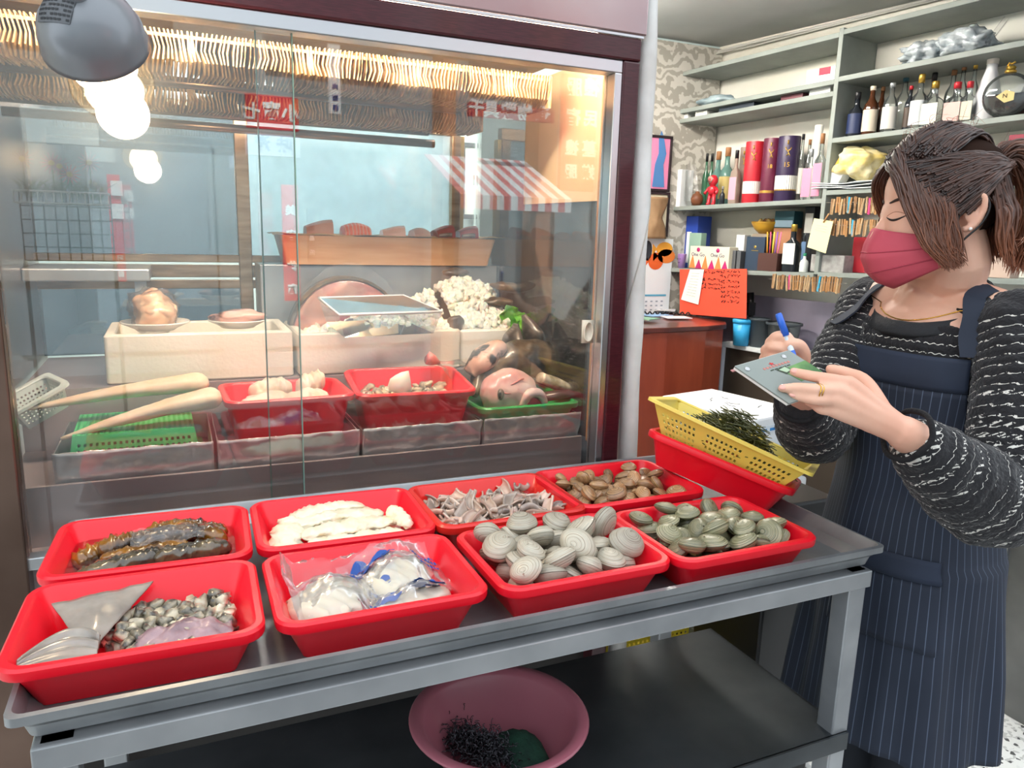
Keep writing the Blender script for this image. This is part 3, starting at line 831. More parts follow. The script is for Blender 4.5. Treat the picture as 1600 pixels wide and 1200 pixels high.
top = ML @ Vector((0, 0, -.10))
MB().tube([top, top + Vector((0, .01, .12)), top + Vector((.0, .02, .55))], .004, 8).build('cord', m_black, lp)
# printed label on the dome (a dark patch with rows of small print)
rt_ = Vector((R[0][0], R[1][0], R[2][0])); up_ = Vector((R[0][1], R[1][1], R[2][1]))
tocam = (Vector(CAM) - Lc).normalized(); ld = (tocam*.78 - rt_*.50 + up_*.40).normalized()
lu = (rt_ - ld*rt_.dot(ld)).normalized(); lv = lu.cross(ld)
lu, lv = (lu*.97 + lv*.22).normalized(), (lv*.97 - lu*.22).normalized()
if lv.dot(up_) < 0: lv = -lv
def dome(u, v, off=.0008):
    return (ld + lu*(u-.5)*.85 + lv*(v-.5)*.62).normalized()*(R0 + off)
MB().grid(lambda u, v: dome(u, v), 14, 8).build('label', mat('lamp_label', '#5d6064', .5), lp)
g = MB()
for r_ in range(6):
    for q in range(9):
        if (r_*5+q*3) % 7 == 0: continue
        g.grid(lambda u, v, r_=r_, q=q: dome(.06 + (q + .75*u)/9.6, .08 + (r_ + .45*v)/6.6, .0014), 3, 2)
g.build('label_print', mat('lamp_print', '#2a2c2f', .6), lp)
g = MB()
axn = (Vector(CAM) - Lc).normalized(); 
def dome_pt(px, py):
    d_ = Vector(_d(px, py)).normalized(); oc = Vector(CAM) - Lc
    Rr = R0*1.03; b_ = oc.dot(d_); c = oc.dot(oc) - Rr*Rr; disc = b_*b_ - c
    return oc + d_*(-b_ - math.sqrt(max(disc, 0)))
lpd = bpy.data.objects.new('lamp_light', bpy.data.lights.new('lamp_light', 'POINT')); 
lpd.data.energy = 3.0; lpd.data.color = (1.0, .78, .5); lpd.data.shadow_soft_size = .045
COL.objects.link(lpd); lpd.parent = lp; lpd.location = ML @ Vector((0, 0, .10))

# ---------------------------------------------------------------- metal drip trays with rippled fronts
m_ripple = mat('rippled_steel', '#e4e1df', .26, .4, col2='#cbc6c4', scale=14, bump=.35, bscale=45)
def drip_tray(x0, x1, y0, y1, z0, z1, label, seed):
    c = Vector(((x0+x1)/2, (y0+y1)/2, z0)); t = thing('drip_tray', label, 'tray', c, group='drip trays at the front of the case')
    def front(u, v):
        x = x0 + (x1-x0)*u; z = z0 + (z1-z0)*v
        return Vector((x, y0 + .006*(1-v) - .007*v + .004*noise.noise(Vector((u*9+seed, v*3, 1))) + .0025*noise.noise(Vector((u*34+seed, v*9, 5))), z + .002*noise.noise(Vector((u*11, seed, 7)))*v)) - c
    MB().grid(front, 50, 10).build('front_lip', m_ripple, t, solid=.0016)
    MB().box(x0, x1, y0+.008, y1, z0, z0+.003).box(x0, x0+.002, y0+.006, y1, z0, z1-.006).box(x1-.002, x1, y0+.006, y1, z0, z1-.006).box(x0, x1, y1-.002, y1, z0, z1-.006).xf(Matrix.Translation(-c)).build('pan', m_steeld, t, smooth=False)
LBL = ['dented steel drip tray under the green basket', 'dented steel drip tray under the red tub of pale fillets', 'dented steel drip tray under the red tub of oysters', 'dented steel drip tray under the green tub of fish heads']
XS = [(-.215, .053), (.060, .336), (.343, .608), (.614, .858)]
for i, (a, b_) in enumerate(XS): drip_tray(a, b_, 1.513, 1.77, .9535, 1.019, LBL[i], i*3.3)

# ---------------------------------------------------------------- tubs inside the case
tA = tub((.212, 1.655, .958), .03, 'red plastic tub of pale fillets behind the glass', 'red tubs inside the case', m_red, .262, .205, .125)
tA.location = (.208, 1.652, .958)
tB = tub((.478, 1.655, .958), -.05, 'red plastic tub of shucked oysters behind the glass', 'red tubs inside the case', m_red, .27, .21, .12, tilt=(.10, 0))
tB.location = (.480, 1.652, .972)
tC = tub((.742, 1.645, .9575), .0, 'shallow green plastic tub with fish heads behind the glass', None, m_green, .262, .235, .080)
MA, MBt, MC = (TM(o.location, o.rotation_euler) for o in (tA, tB, tC))
m_pale = mat('pale_fish', '#eacdb4', .4, col2='#f6e7da', scale=22, sss=.3, coat=.3, bump=.3, bscale=120)
for i, (a, b_, w, h, lb) in enumerate([((-.09,-.055,.088),(.0,.04,.098),.04,.024,'pale pink fillet at the left of the red tub in the case'),
        ((-.01,-.05,.092),(.085,.02,.100),.036,.024,'pale fillet at the front right of the red tub in the case'),
        ((.03,.045,.110),(.095,.05,.130),.026,.026,'pale lump at the rear right of the red tub in the case'),
        ((-.07,.03,.110),(.02,.055,.118),.032,.024,'pale fillet at the back of the red tub in the case'),
        ((-.09,-.0,.05),(.09,.0,.05),.07,.035,'pale fillet underneath the others in the red tub in the case')]):
    slab(MA, a, b_, w, h, (0,0,.004), i+20, m_pale, lb, 'fish_fillet', taper=.2)
m_oys = mat('oyster_meat', '#8d8474', .25, col2='#dccdb0', lo=.4, hi=.58, scale=34, rnd=.25, coat=.7, sss=.15)
kinds = []
for k in range(6):
    o = blob(.014, .010, .006, .3, 1.5, k*2.3+40, 2, .15).build('oyster', m_oys); tag(o, 'small shucked oyster in the red tub behind the glass', 'oyster', 'shucked oysters'); kinds.append(o)
scatter(kinds, pile(rng, 80, .098, .066, .011, .005, .076, 12), rng, .5, .85, 1.25, MBt)
o = blob(.098, .068, .038, .05, 1, 3, 3).build('oyster_bed', m_oys); o.matrix_world = MBt @ Matrix.Translation((0, 0, .042)); tag(o, 'mass of oysters at the bottom of the red tub behind the glass', 'oyster', kind='stuff')
m_ice = mat('ice', '#f3ead8', .3, col2='#fffaf0', scale=30, sss=.5, coat=.3)
o = blob(.026, .020, .030, .25, 1.2, 9.2, 2).build('ice_chunk', m_ice); o.matrix_world = MBt @ TM((-.02, .0, .110), (.2, .5, .3)); tag(o, 'single large chunk of ice on the shucked oysters', 'ice')

# ---------------------------------------------------------------- perforated baskets
def perf(mb, P, nx, ny, k=.5):
    """lattice of square holes on the patch P(u,v)"""
    for i in range(nx):
        for j in range(ny):
            a, b_ = i/nx, j/ny; da, db = 1/nx, 1/ny; e = (1-k)/2
            o = [P(a, b_), P(a+da, b_), P(a+da, b_+db), P(a, b_+db)]
            q = [P(a+da*e, b_+db*e), P(a+da*(1-e), b_+db*e), P(a+da*(1-e), b_+db*(1-e)), P(a+da*e, b_+db*(1-e))]
            mb.add(o + q, [(0,1,5,4),(1,2,6,5),(2,3,7,6),(3,0,4,7)])
def basket(label, m, w, d, h, draft, cell, rimw=.010, name='plastic_basket', flare=0.0, cat='basket', k=.5, groups=1):
    t = thing(name, label, cat)
    c0 = [(-w/2+draft, -d/2+draft), (w/2-draft, -d/2+draft), (w/2-draft, d/2-draft), (-w/2+draft, d/2-draft)]
    c1 = [(-w/2, -d/2), (w/2, -d/2), (w/2, d/2), (-w/2, d/2)]
    mb = MB()
    for s in range(4):
        a0, b0, a1, b1 = c0[s], c0[(s+1) % 4], c1[s], c1[(s+1) % 4]
        def P(u, v, a0=a0, b0=b0, a1=a1, b1=b1):
            lo = Vector((a0[0] + (b0[0]-a0[0])*u, a0[1] + (b0[1]-a0[1])*u, 0)); hi = Vector((a1[0] + (b1[0]-a1[0])*u, a1[1] + (b1[1]-a1[1])*u, h))
            return lo.lerp(hi, v)
        L_ = w if s % 2 == 0 else d
        ng = groups if s % 2 == 0 else max(1, groups - 1)
        for gi in range(ng):
            g0, g1 = gi/ng + .035, (gi+1)/ng - .035
            perf(mb, lambda u, v, P=P, g0=g0, g1=g1: P(g0 + (g1-g0)*u, .16 + .64*v), max(3, int(L_*(g1-g0)/cell)), max(2, int(h*.64/cell)), k)
            if gi < ng-1: mb.grid(lambda u, v, P=P, g1=g1: P(g1 + .07*u, .16 + .64*v), 2, 2)
        mb.grid(lambda u, v, P=P: P(u, .16*v), 2, 2); mb.grid(lambda u, v, P=P: P(u, .80 + .2*v), 2, 2)
        mb.grid(lambda u, v, P=P: P(.035*u, .16 + .64*v), 2, 2); mb.grid(lambda u, v, P=P: P(1-.035*u, .16 + .64*v), 2, 2)
    perf(mb, lambda u, v: Vector((c0[0][0] + (c0[1][0]-c0[0][0])*u, c0[0][1] + (c0[3][1]-c0[0][1])*v, 0)), int(w/cell), int(d/cell), k)
    mb.build('body', m, t, smooth=False, solid=.0016)
    r = MB()
    def ring(i, z): return [Vector((a, b_, z)) for a, b_ in rrect(w+2*i, d+2*i, .012, 4)]
    r.loft([ring(0, h-.004), ring(rimw, h-.004), ring(rimw, h+.002), ring(0, h+.002), ring(-.002, h), ring(0, h-.004)], False, False)
    r.build('rim', m, t, auto=True)
    return t
gb = basket('upturned green perforated basket carrying two long pale fish behind glass', mat('green_basket', '#2fb66a', .4), .232, .20, .075, .012, .0105)
gb.location = (-.085, 1.655, 1.033); gb.rotation_euler = (PI, 0, .02)
wbk = basket('small white perforated basket leaning at the left end of the case', mat('white_basket', '#d7e0dd', .45), .10, .075, .05, .010, .008)
P = ony(62, 600, 1.72); wbk.location = (P.x, P.y, 1.045); wbk.rotation_euler = (.1, -.42, .5)

# two long tapered pale fish
m_cone = mat('pale_fish_skin', '#f0ddc4', .42, col2='#e3c4a6', scale=14, sss=.3, coat=.3, bump=.25, bscale=80)
def taper_fish(p0, p1, r0, r1, bend, seed, label):
    p0, p1 = Vector(p0), Vector(p1); n, k = 44, 20; rings = []
    d = (p1-p0).normalized(); a = Vector((0,0,1)); a = (a - d*a.dot(d)).normalized(); b_ = d.cross(a)
    for i in range(n):
        t = i/(n-1); r = r0 + (r1-r0)*t**.85
        if t > .93: r *= math.sqrt(max(.02, 1-((t-.93)/.07)**2*.8))
        c = p0.lerp(p1, t) + Vector(bend)*math.sin(t*PI)
        rings.append([c + (b_*math.cos(q)*1.15 + a*math.sin(q)*.72)*r*(1 + .13*noise.noise(Vector((t*7+seed, math.cos(q)*1.4, math.sin(q)*1.4))) + .05*noise.noise(Vector((t*30, q*3, seed)))) for q in [2*PI*j/k for j in range(k)]])
    o = MB().loft(rings).build('long_fish', m_cone); tag(o, label, 'fish', 'two long pale fish')
taper_fish(ony(95, 686, 1.585), ony(345, 618, 1.60), .004, .030, (0, 0, .006), 1, 'front one of two long tapered pale fish on the green basket')
taper_fish(ony(40, 640, 1.67), ony(325, 596, 1.70), .004, .030, (0, 0, .006), 5, 'rear one of two long tapered pale fish on the green basket')

# ---------------------------------------------------------------- foam boxes
m_foam = mat('foam', '#f4ece0', .8, col2='#ece0ce', scale=6, bump=.25, bscale=130)
def foam_box(x0, x1, y0, y1, z0, z1, label, floor=.02, wall=.022):
    c = Vector(((x0+x1)/2, (y0+y1)/2, z0)); w, d, h = x1-x0, y1-y0, z1-z0
    def ring(i, z, r=.008): return [Vector((a, b_, z)) for a, b_ in rrect(w+2*i, d+2*i, r, 3)]
    o = MB().loft([ring(-.004, 0), ring(0, .004), ring(0, h-.004), ring(-.003, h), ring(-wall+.003, h), ring(-wall, h-.003), ring(-wall, floor)]).build('foam_box', m_foam, auto=True)
    o.location = c; return tag(o, label, 'box')
foam_box(-.142, .246, 1.79, 2.03, 1.083, 1.190, 'cream foam box carrying two plates of fish inside the case')
foam_box(.258, .66, 1.79, 2.05, 1.083, 1.182, 'cream foam box heaped with ice, in the middle of the case')
foam_box(.664, .835, 1.80, 2.05, 1.083, 1.178, 'smaller cream foam box of ice behind the green lettuce')
for z in (1.1,): pass

# crushed ice (heaped)
def ice_heap(x0, x1, y0, y1, zf, n, label, seed, s=.013):
    rg = random.Random(seed); vs, fs = ico(1); mb = MB()
    mb.grid(lambda u, v: Vector((x0 + (x1-x0)*u, y0 + (y1-y0)*v, zf(x0 + (x1-x0)*u, y0 + (y1-y0)*v) - .008)), 20, 14)
    for _ in range(n):
        x, y = rg.uniform(x0, x1), rg.uniform(y0, y1); z = zf(x, y) + rg.uniform(-.006, .006)
        M = TM((x, y, z), (rg.uniform(0, 6), rg.uniform(0, 6), rg.uniform(0, 6))); k = s*rg.uniform(.5, 1.3)
        mb.add([M @ Vector((v.x*k*rg.uniform(.8, 1.2), v.y*k*.8, v.z*k*.6)) for v in vs], fs)
    o = mb.build('crushed_ice', m_ice, smooth=False); tag(o, label, 'ice', kind='stuff')
def zi(x, y): return 1.165 + .125*math.exp(-(((x-.73)/.17)**2 + ((y-1.98)/.12)**2)) + .03*math.exp(-((x-.45)/.1)**2)
ice_heap(.285, .64, 1.815, 2.03, lambda x, y: zi(x, y), 620, 'crushed ice heaped in the middle foam box', 1)
ice_heap(.662, .815, 1.82, 2.035, lambda x, y: zi(x, y), 420, 'crushed ice mounded high in the smaller foam box', 2)

# big wrapped round fish cut behind the middle box
m_meat = mat('raw_fish_meat', '#eab2a0', .3, col2='#c8283c', lo=.44, hi=.58, scale=9, coat=.6, sss=.2)
m_skinb = mat('brown_skin', '#5d4a38', .4, col2='#85705a', scale=30, coat=.4)
bc = ony(542, 500, 1.96)
bf = thing('fish_cut', 'huge round wrapped cut of pink fish behind the foam box', 'fish', bc)
def arch(rx, rz, y, n=40): return [Vector((rx*math.cos(PI*k/(n-1)), y, rz*math.sin(PI*k/(n-1)) - .04)) for k in range(n)]
MB().loft([arch(.125, .130, -.028), arch(.138, .142, -.022), arch(.142, .146, .0), arch(.138, .142, .03)], True, True, True).build('flesh', m_meat, bf, auto=True)
MB().loft([arch(.142, .146, -.018), arch(.149, .153, -.012), arch(.149, .153, .034), arch(.138, .142, .034)], False, False, False).build('skin', m_skinb, bf)
MB().grid(lambda u, v: Vector(((u-.5)*.31, -.036 + .006*noise.noise(Vector((u*8, v*8, 1))), -.05 + .20*v*(math.sin(u*PI)**.5) + .004*noise.noise(Vector((u*9, v*9, 4))))), 40, 24).build('wrap', m_bag, bf)

# clear plastic box on the ice, with a pale rim
t = thing('clear_box', 'clear plastic box with white rim lying on the ice', 'box')
q = [ony(498, 466, 1.90), ony(630, 463, 1.90), ony(680, 488, 1.80), ony(528, 492, 1.80)]
q = [Vector((p.x, p.y, 1.243 if i < 2 else 1.226)) for i, p in enumerate(q)]
q = [onz(498, 466, 1.262), onz(630, 462, 1.262), onz(690, 487, 1.232), onz(530, 492, 1.232)]
c = (q[0]+q[1]+q[2]+q[3])/4; t.location = c
m_clr = film('clear_plastic', (.96, .98, 1.0), .06, .03, haze=.10, hazecol=(.8, .9, 1), boost=1.4)
lo = [p - c + Vector((0, 0, -.055)) + (c-p)*.12 for p in q]
MB().add([p - c for p in q] + lo, [(0,1,5,4),(1,2,6,5),(2,3,7,6),(3,0,4,7),(7,6,5,4)]).build('body', m_clr, t, smooth=False)
MB().tube([p - c for p in q] + [q[0]-c, q[1]-c], .0035, 8).build('rim', m_white, t)
MB().add([(p-c)*1.0 + Vector((0,0,.002)) for p in q], [(0,1,2,3)]).build('lid', film('lid_film', (.8, .93, 1.0), .12, .05, haze=.18, hazecol=(.7, .9, 1), boost=1.5), t, smooth=False)
def lump(px, py, Y, sx, sy, sz, m, name, label, cat, rot=(0, 0, 0), amp=.15, fr=1.3, seed=0.0, sub=3, fine=.05, dz=0, group=None):
    P = ony(px, py, Y); o = blob(sx, sy, sz, amp, fr, seed, sub, fine).build(name, m); o.location = (P.x, P.y, P.z+dz); o.rotation_euler = rot
    return tag(o, label, cat, group)
m_dark = mat('dark_fish', '#3b3734', .28, col2='#6c6460', scale=18, coat=.6)
m_brown = mat('grouper_skin', '#4a3d31', .35, col2='#7d6c58', lo=.4, hi=.65, scale=30, coat=.5, bump=.3, bscale=120)
m_fpink = mat('fish_head_pink', '#d99a96', .35, col2='#f0d3c8', scale=16, coat=.5, sss=.2)
lump(560, 508, 1.88, .045, .03, .016, mat('slate_fish', '#3f4a57', .3, coat=.5), 'fish', 'slate grey fish in the clear box on the ice', 'fish', (0, 0, .1), seed=3)
lump(740, 430+30, 1.97, .055, .02, .016, m_fpink, 'fish', 'pinkish fish half buried at the top of the ice mound', 'fish', (0, .2, .2), seed=4, dz=.012)
lump(712, 428, 2.0, .04, .02, .013, m_dark, 'fish', 'dark fish at the back of the ice mound', 'fish', (0, 0, .1), seed=5, dz=.004)
lump(792, 452, 1.93, .048, .022, .014, m_brown, 'fish', 'brown fish on the right shoulder of the ice mound', 'fish', (0, .15, -.2), seed=6, dz=.006)
lump(780, 474, 1.89, .045, .022, .014, m_brown, 'fish', 'brown fish low on the right of the ice mound', 'fish', (0, .1, .1), seed=7, dz=.004)
lump(712, 505, 1.82, .022, .016, .022, m_dark, 'fish', 'dark fish tail at the right of the clear box', 'fish', (0, .3, 0), seed=8)

# ---------------------------------------------------------------- plates on the left foam box
m_china = mat('white_china', '#f2efe8', .2, coat=.6)
def plate(P, r, label):
    t = MB().lathe([(.0001, 0), (r*.55, 0), (r*.62, .004), (r*.97, .016), (r, .018), (r*.99, .020), (r*.62, .008), (.0001, .006)], 36).build('plate', m_china); t.location = P
    return tag(t, label, 'plate')
Pp = ony(244, 522, 1.86); Pp.z = 1.191; plate(Pp, .072, 'white plate with a wrapped lump of fish on the foam box')
o = blob(.048, .046, .044, .22, 1.2, 2.0, 4, .08).build('fish_lump', mat('apricot_fish', '#d9a27c', .35, col2='#e8c5a4', scale=14, coat=.4, sss=.2)); o.location = Pp + Vector((0, 0, .042)); tag(o, 'apricot lump of fish under cling film on the white plate', 'fish')
cf = blob(.054, .052, .050, .20, 1.6, 2.0, 4, .16).build('cling_film', film('cling_film', (.98, .98, .98), .01, .2, haze=.08, hscale=25, boost=.6, bump=.5, bscale=60)); cf.location = Pp + Vector((0, 0, .044)); tag(cf, 'crumpled cling film over the fish on the white plate', 'cling film')
Pq = ony(372, 515, 1.87); Pq.z = 1.191; plate(Pq, .066, 'white plate with a dark skinned pink fish on the foam box')
o = blob(.060, .036, .016, .18, 1.3, 6.0, 4, .08).build('fish_piece', mat('dark_pink_fish', '#3b3230', .3, col2='#d7a396', lo=.42, hi=.52, scale=13, coat=.6)); o.location = Pq + Vector((0, 0, .026)); tag(o, 'pink fish with dark skin patches on the right hand plate', 'fish')

# ---------------------------------------------------------------- wooden tray with blocks of fish
m_otray = mat('orange_wood', '#ecb98a', .55, col2='#dea470', scale=5, stretch=(1, 4, 8))
wt = thing('wooden_tray', 'pale orange wooden tray of fish blocks high at the back', 'tray', (.555, 2.11, 1.329))
def ttray(w0, w1, d0, d1, h):
    def rg(w, d, z): return [Vector((a, b_, z)) for a, b_ in rrect(w, d, .012, 4)]
    return MB().loft([rg(w0, d0, 0), rg(w1, d1, h), rg(w1-.02, d1-.02, h), rg(w0-.02, d0-.02, .012)])
ttray(.565, .600, .12, .14, .075).build('body', m_otray, wt, auto=True)
m_paperl = mat('waxed_paper', '#e3c08f', .5, col2='#d8b07c', scale=9)
MB().grid(lambda u, v: Vector(((u-.5)*.63, -.066 + .14*v, .0775 + .006*noise.noise(Vector((u*9, v*4, 2))) + .004*math.sin(u*40)*(abs(u-.5)*2)**4)), 50, 10).build('liner', m_paperl, wt, solid=.001)
def fblock(px, w, h, m, label, kind, seed):
    P = ony(px, 362, 2.08); x = P.x; n = 14; rg = random.Random(seed)
    t = thing('fish_block', label, 'fish', (x, 2.085, 1.406), (0, 0, rg.uniform(-.15, .15)), 'blocks of fish on the wooden tray')
    def ring(k):
        u = k/(n-1); s = (.55 + .45*math.sin(PI*min(1, u*1.0)*.5)) if kind == 'wedge' else (.72 + .28*math.sin(PI*u))
        hh = h*s; ww = .030
        return [Vector(((u-.5)*w, a*ww, b_*hh)) for a, b_ in ((-1, 0), (-1.02, .35), (-.75, .8), (-.3, 1), (.3, 1), (.75, .8), (1, .3), (1, 0))]
    MB().loft([ring(k) for k in range(n)]).build('flesh', m, t, auto=True)
    return t, n
m_salmon = bpy.data.materials.new('salmon_flesh'); m_salmon.use_nodes = True
_n = m_salmon.node_tree.nodes; _l = m_salmon.node_tree.links; _w = _n.new('ShaderNodeTexWave'); _w.inputs['Scale'].default_value = 32; _w.inputs['Distortion'].default_value = 2.5
_t = _n.new('ShaderNodeTexCoord'); _l.new(_t.outputs['Object'], _w.inputs['Vector']); _r = _n.new('ShaderNodeValToRGB')
_r.color_ramp.elements[0].color = srgb('#ff6c2c') + (1,); _r.color_ramp.elements[1].color = srgb('#f7b28a') + (1,); _r.color_ramp.elements[0].position = .6; _r.color_ramp.elements[1].position = .95
_l.new(_w.outputs['Fac'], _r.inputs['Fac']); _l.new(_r.outputs['Color'], _n['Principled BSDF'].inputs['Base Color']); _n['Principled BSDF'].inputs['Roughness'].default_value = .35
m_tuna = mat('tuna_flesh', '#8e2238', .35, col2='#a63a4c', scale=14, coat=.4)
m_pinkf = mat('pink_flesh', '#f7b598', .35, col2='#fbcab0', scale=14, coat=.4)
m_browf = mat('tan_flesh', '#b8795a', .4, col2='#cb9070', scale=12)
m_silver = mat('silver_skin', '#a6aab4', .25, .7, col2='#5f6570', scale=50)
for px, w, h, m, lb, kd, sk in [(498, .070, .040, m_browf, 'tan wedge of fish, leftmost block on the wooden tray', 'wedge', 0), (556, .072, .034, m_salmon, 'orange striped salmon block on the wooden tray', 'dome', 0),
        (614, .062, .030, m_pinkf, 'pale pink fish block right of the salmon', 'wedge', 0), (656, .046, .026, m_pinkf, 'small pale pink fish block in the middle of the row', 'dome', 0),
        (692, .054, .036, m_tuna, 'dark red tuna block with silver skin on the tray', 'wedge', 1), (730, .054, .036, m_tuna, 'dark red tuna block at the right end of the tray', 'wedge', 1)]:
    t, n = fblock(px, w, h, m, lb, kd, int(px))
    if sk:
        MB().grid(lambda u, v: Vector((-w*.45 + w*.75*u, -.031 + .012*(v > .5), .002 + h*(.55 + .4*math.sin(PI*u*.5))*v*.82)), 10, 6).build('skin', m_silver, t, solid=.0012)

# ---------------------------------------------------------------- fish heads, dark slabs, lettuce at the right
def bodyloft(pts, rad, m, name, label, cat='fish', flat=.8, seed=0.0, lump_=.12, group=None, k=18):
    path = [Vector(p) for p in pts]
    # resample with Catmull-Rom
    P = []; Rr = []
    for i in range(len(path)-1):
        p0, p1, p2, p3 = path[max(i-1,0)], path[i], path[i+1], path[min(i+2, len(path)-1)]
        r1, r2 = rad[i], rad[i+1]
        for j in range(8):
            t = j/8; t2, t3 = t*t, t*t*t
            P.append(.5*((2*p1) + (-p0+p2)*t + (2*p0-5*p1+4*p2-p3)*t2 + (-p0+3*p1-3*p2+p3)*t3)); Rr.append(r1 + (r2-r1)*(t*t*(3-2*t)))
    P.append(path[-1]); Rr.append(rad[-1])
    mb = MB().tube(P, Rr, k, flat=flat)
    out = []
    for i, v in enumerate(mb.v):
        v = Vector(v); c = P[min(len(P)-1, i//k)]
        out.append(v + (v-c)*lump_*2*noise.noise(v*28 + Vector((seed, 0, 0))))
    mb.v = [tuple(v) for v in out]
    o = mb.build(name, m); return tag(o, label, cat, group)
bodyloft([ony(740, 616, 1.66), ony(765, 580, 1.70), ony(800, 566, 1.72), ony(845, 560, 1.73), ony(880, 576, 1.73), ony(884, 592, 1.73)], [.012, .040, .050, .048, .036, .020], m_brown, 'grouper_body', 'thick mottled brown grouper body arching behind the pink head', flat=1.0, seed=1)
bodyloft([ony(788, 566, 1.76), ony(800, 535, 1.77), ony(806, 506, 1.78)], [.046, .036, .010], m_dark, 'fish_tail_cut', 'left dark pointed fish piece standing before the lettuce', flat=.6, seed=2, group='dark pointed fish pieces')
bodyloft([ony(850, 562, 1.76), ony(834, 525, 1.77), ony(818, 492, 1.78)], [.050, .040, .010], m_dark, 'fish_tail_cut', 'right dark pointed fish piece standing before the lettuce', flat=.6, seed=3, group='dark pointed fish pieces')
bodyloft([ony(735, 585, 1.70), ony(755, 562, 1.70), ony(778, 548, 1.71), ony(790, 552, 1.71)], [.03, .044, .036, .01], mat('pink_belly', '#d8b09e', .4, col2='#3f3835', lo=.55, hi=.62, scale=18, coat=.5), 'fish_cut', 'pink belly cut with dark skin left of the grouper', flat=.7, seed=4)
# pink head with open mouth
hd = thing('red_snapper', 'pink fish head with open mouth in the green tub', 'fish', ony(800, 618, 1.60)); hd.scale = (1.2, 1.2, 1.2)
g = MB(); vs, fs = ico(4); out = []
for v in vs:      # blunt head with a snout to the right and low forehead
    p = Vector((v.x*.060, v.y*.046, v.z*.050)); p.z += .012*max(0, v.x)*0 - .010*v.x*v.x*(v.x > 0); p += noise.noise_vector(p*55)*.0035
    out.append(p + Vector((-.006, 0, .006)))
g.add(out, fs); g.build('head', m_fpink, hd)
ar = [Vector((.026 + .026*math.cos(q), -.040 - .006*math.sin(q), -.022 + .036*math.sin(q))) for q in [PI*k/20 for k in range(21)]]
MB().tube(ar, [.006 + .004*math.sin(PI*k/20) for k in range(21)], 12).build('mouth', mat('mouth_lip', '#e5bdb4', .35, coat=.5), hd)
MB().add([Vector((.026 + v.x*.024, -.036 + v.y*.008, -.022 + v.z*.034)) for v in ico(3)[0]], ico(3)[1]).build('gullet', mat('gullet', '#5a3330', .4, col2='#7d4a42', scale=40), hd)
for (a0, a1, z) in ((-.5, .4, .034), (-.7, .1, .020)):
    MB().tube([Vector((-.01 + .045*t, -.0455*math.sqrt(max(.05, 1-(t*.8)**2-(z/.056)**2)) - .0015, z + .006*math.sin(t*4))) for t in [a0 + (a1-a0)*q/10 for q in range(11)]], .0016, 6).build('head_crease', mat('crease_pink', '#c0706e', .4), hd)
for nm, r, m in (('eye', .0095, mat('fish_eye_ring', '#8d7d76', .3)), ('pupil', .0055, m_black)):
    MB().lathe([(.0001, 0), (r, 0), (r*.8, .004 + (.002 if nm == 'pupil' else 0)), (.0001, .006 + (.002 if nm == 'pupil' else 0))], 18, M=TM((-.040, -.036, .012), (PI/2, 0, -.7)) @ Matrix.Diagonal((.75, 1.3, 1, 1))).build(nm, m, hd)
bodyloft([ony(845, 590, 1.60), ony(870, 600, 1.60), ony(905, 612, 1.59)], [.022, .024, .012], mat('frosty_fish', '#d8cdb8', .5, col2='#8d8068', scale=40, bump=.5, bscale=150), 'fish', 'frosty whitish fish at the right end of the green tub', flat=.6, seed=6)
bodyloft([ony(845, 622, 1.59), ony(870, 617, 1.58), ony(905, 616, 1.58)], [.014, .018, .008], m_dark, 'fish', 'dark slim fish under the frosty one in the green tub', flat=.7, seed=7)
o = blob(.085, .07, .02, .1, 1, 8.8, 3).build('crushed_ice', m_ice); o.matrix_world = MC @ Matrix.Translation((0, .0, .035)); tag(o, 'ice lying at the bottom of the green tub', 'ice', kind='stuff')
# lettuce
m_let = mat('lettuce', '#3f9a1e', .45, col2='#8fd045', lo=.35, hi=.7, scale=22, sss=.15)
t = thing('lettuce', 'bright green ruffled lettuce leaves behind the dark fish pieces', 'lettuce', ony(812, 505, 1.83))
for i, (dx, dz, w, h, a) in enumerate([(-.02, -.01, .075, .10, -.25), (.03, -.01, .065, .075, .35), (.0, -.02, .06, .085, .0)]):
    def lf(u, v, w=w, h=h, dx=dx, dz=dz, a=a, i=i):
        x = (u-.5)*w*(math.sin(PI*min(1, .15+.85*v))**.6); z = (v-.4)*h
        e = abs(u-.5)*2
        y = .012*e*e*math.sin(v*26 + i*2) + .010*math.sin(u*5+i) + .006*noise.noise(Vector((u*9, v*9, i)))
        return Vector((dx + x*math.cos(a) + z*math.sin(a), -.01*i + y, dz + z*math.cos(a) - x*math.sin(a)))
    MB().grid(lf, 26, 26).build('leaf', m_let, t, solid=.0008)
# tied bag with pink fish tail at the tub corner
t = thing('tied_bag', 'clear bag tied round a red fish tail at the tub corner', 'bag', ony(690, 570, 1.70))
MB().tube([(-.036, 0, .018), (-.020, 0, .012), (-.006, 0, .006)], [.016, .012, .005], 12).disp(.004, 60).build('fish_tail', mat('red_tail', '#c9504c', .35, col2='#e5a096', scale=30, coat=.5), t)
MB().tube([(-.012, 0, .008), (.006, 0, .0), (.030, -.004, -.012), (.055, -.006, -.030), (.07, 0, -.045)], [.006, .010, .024, .030, .012], 18).disp(.006, 45).build('wrap', m_bag, t)

# ================================================================ RIGHT OF THE CASE
FWD = Vector((-R[0][2], -R[1][2], -R[2][2]))
def pxm(P): return (Vector(P) - Vector(CAM)).dot(FWD) / F_PX       # metres per picture pixel at P
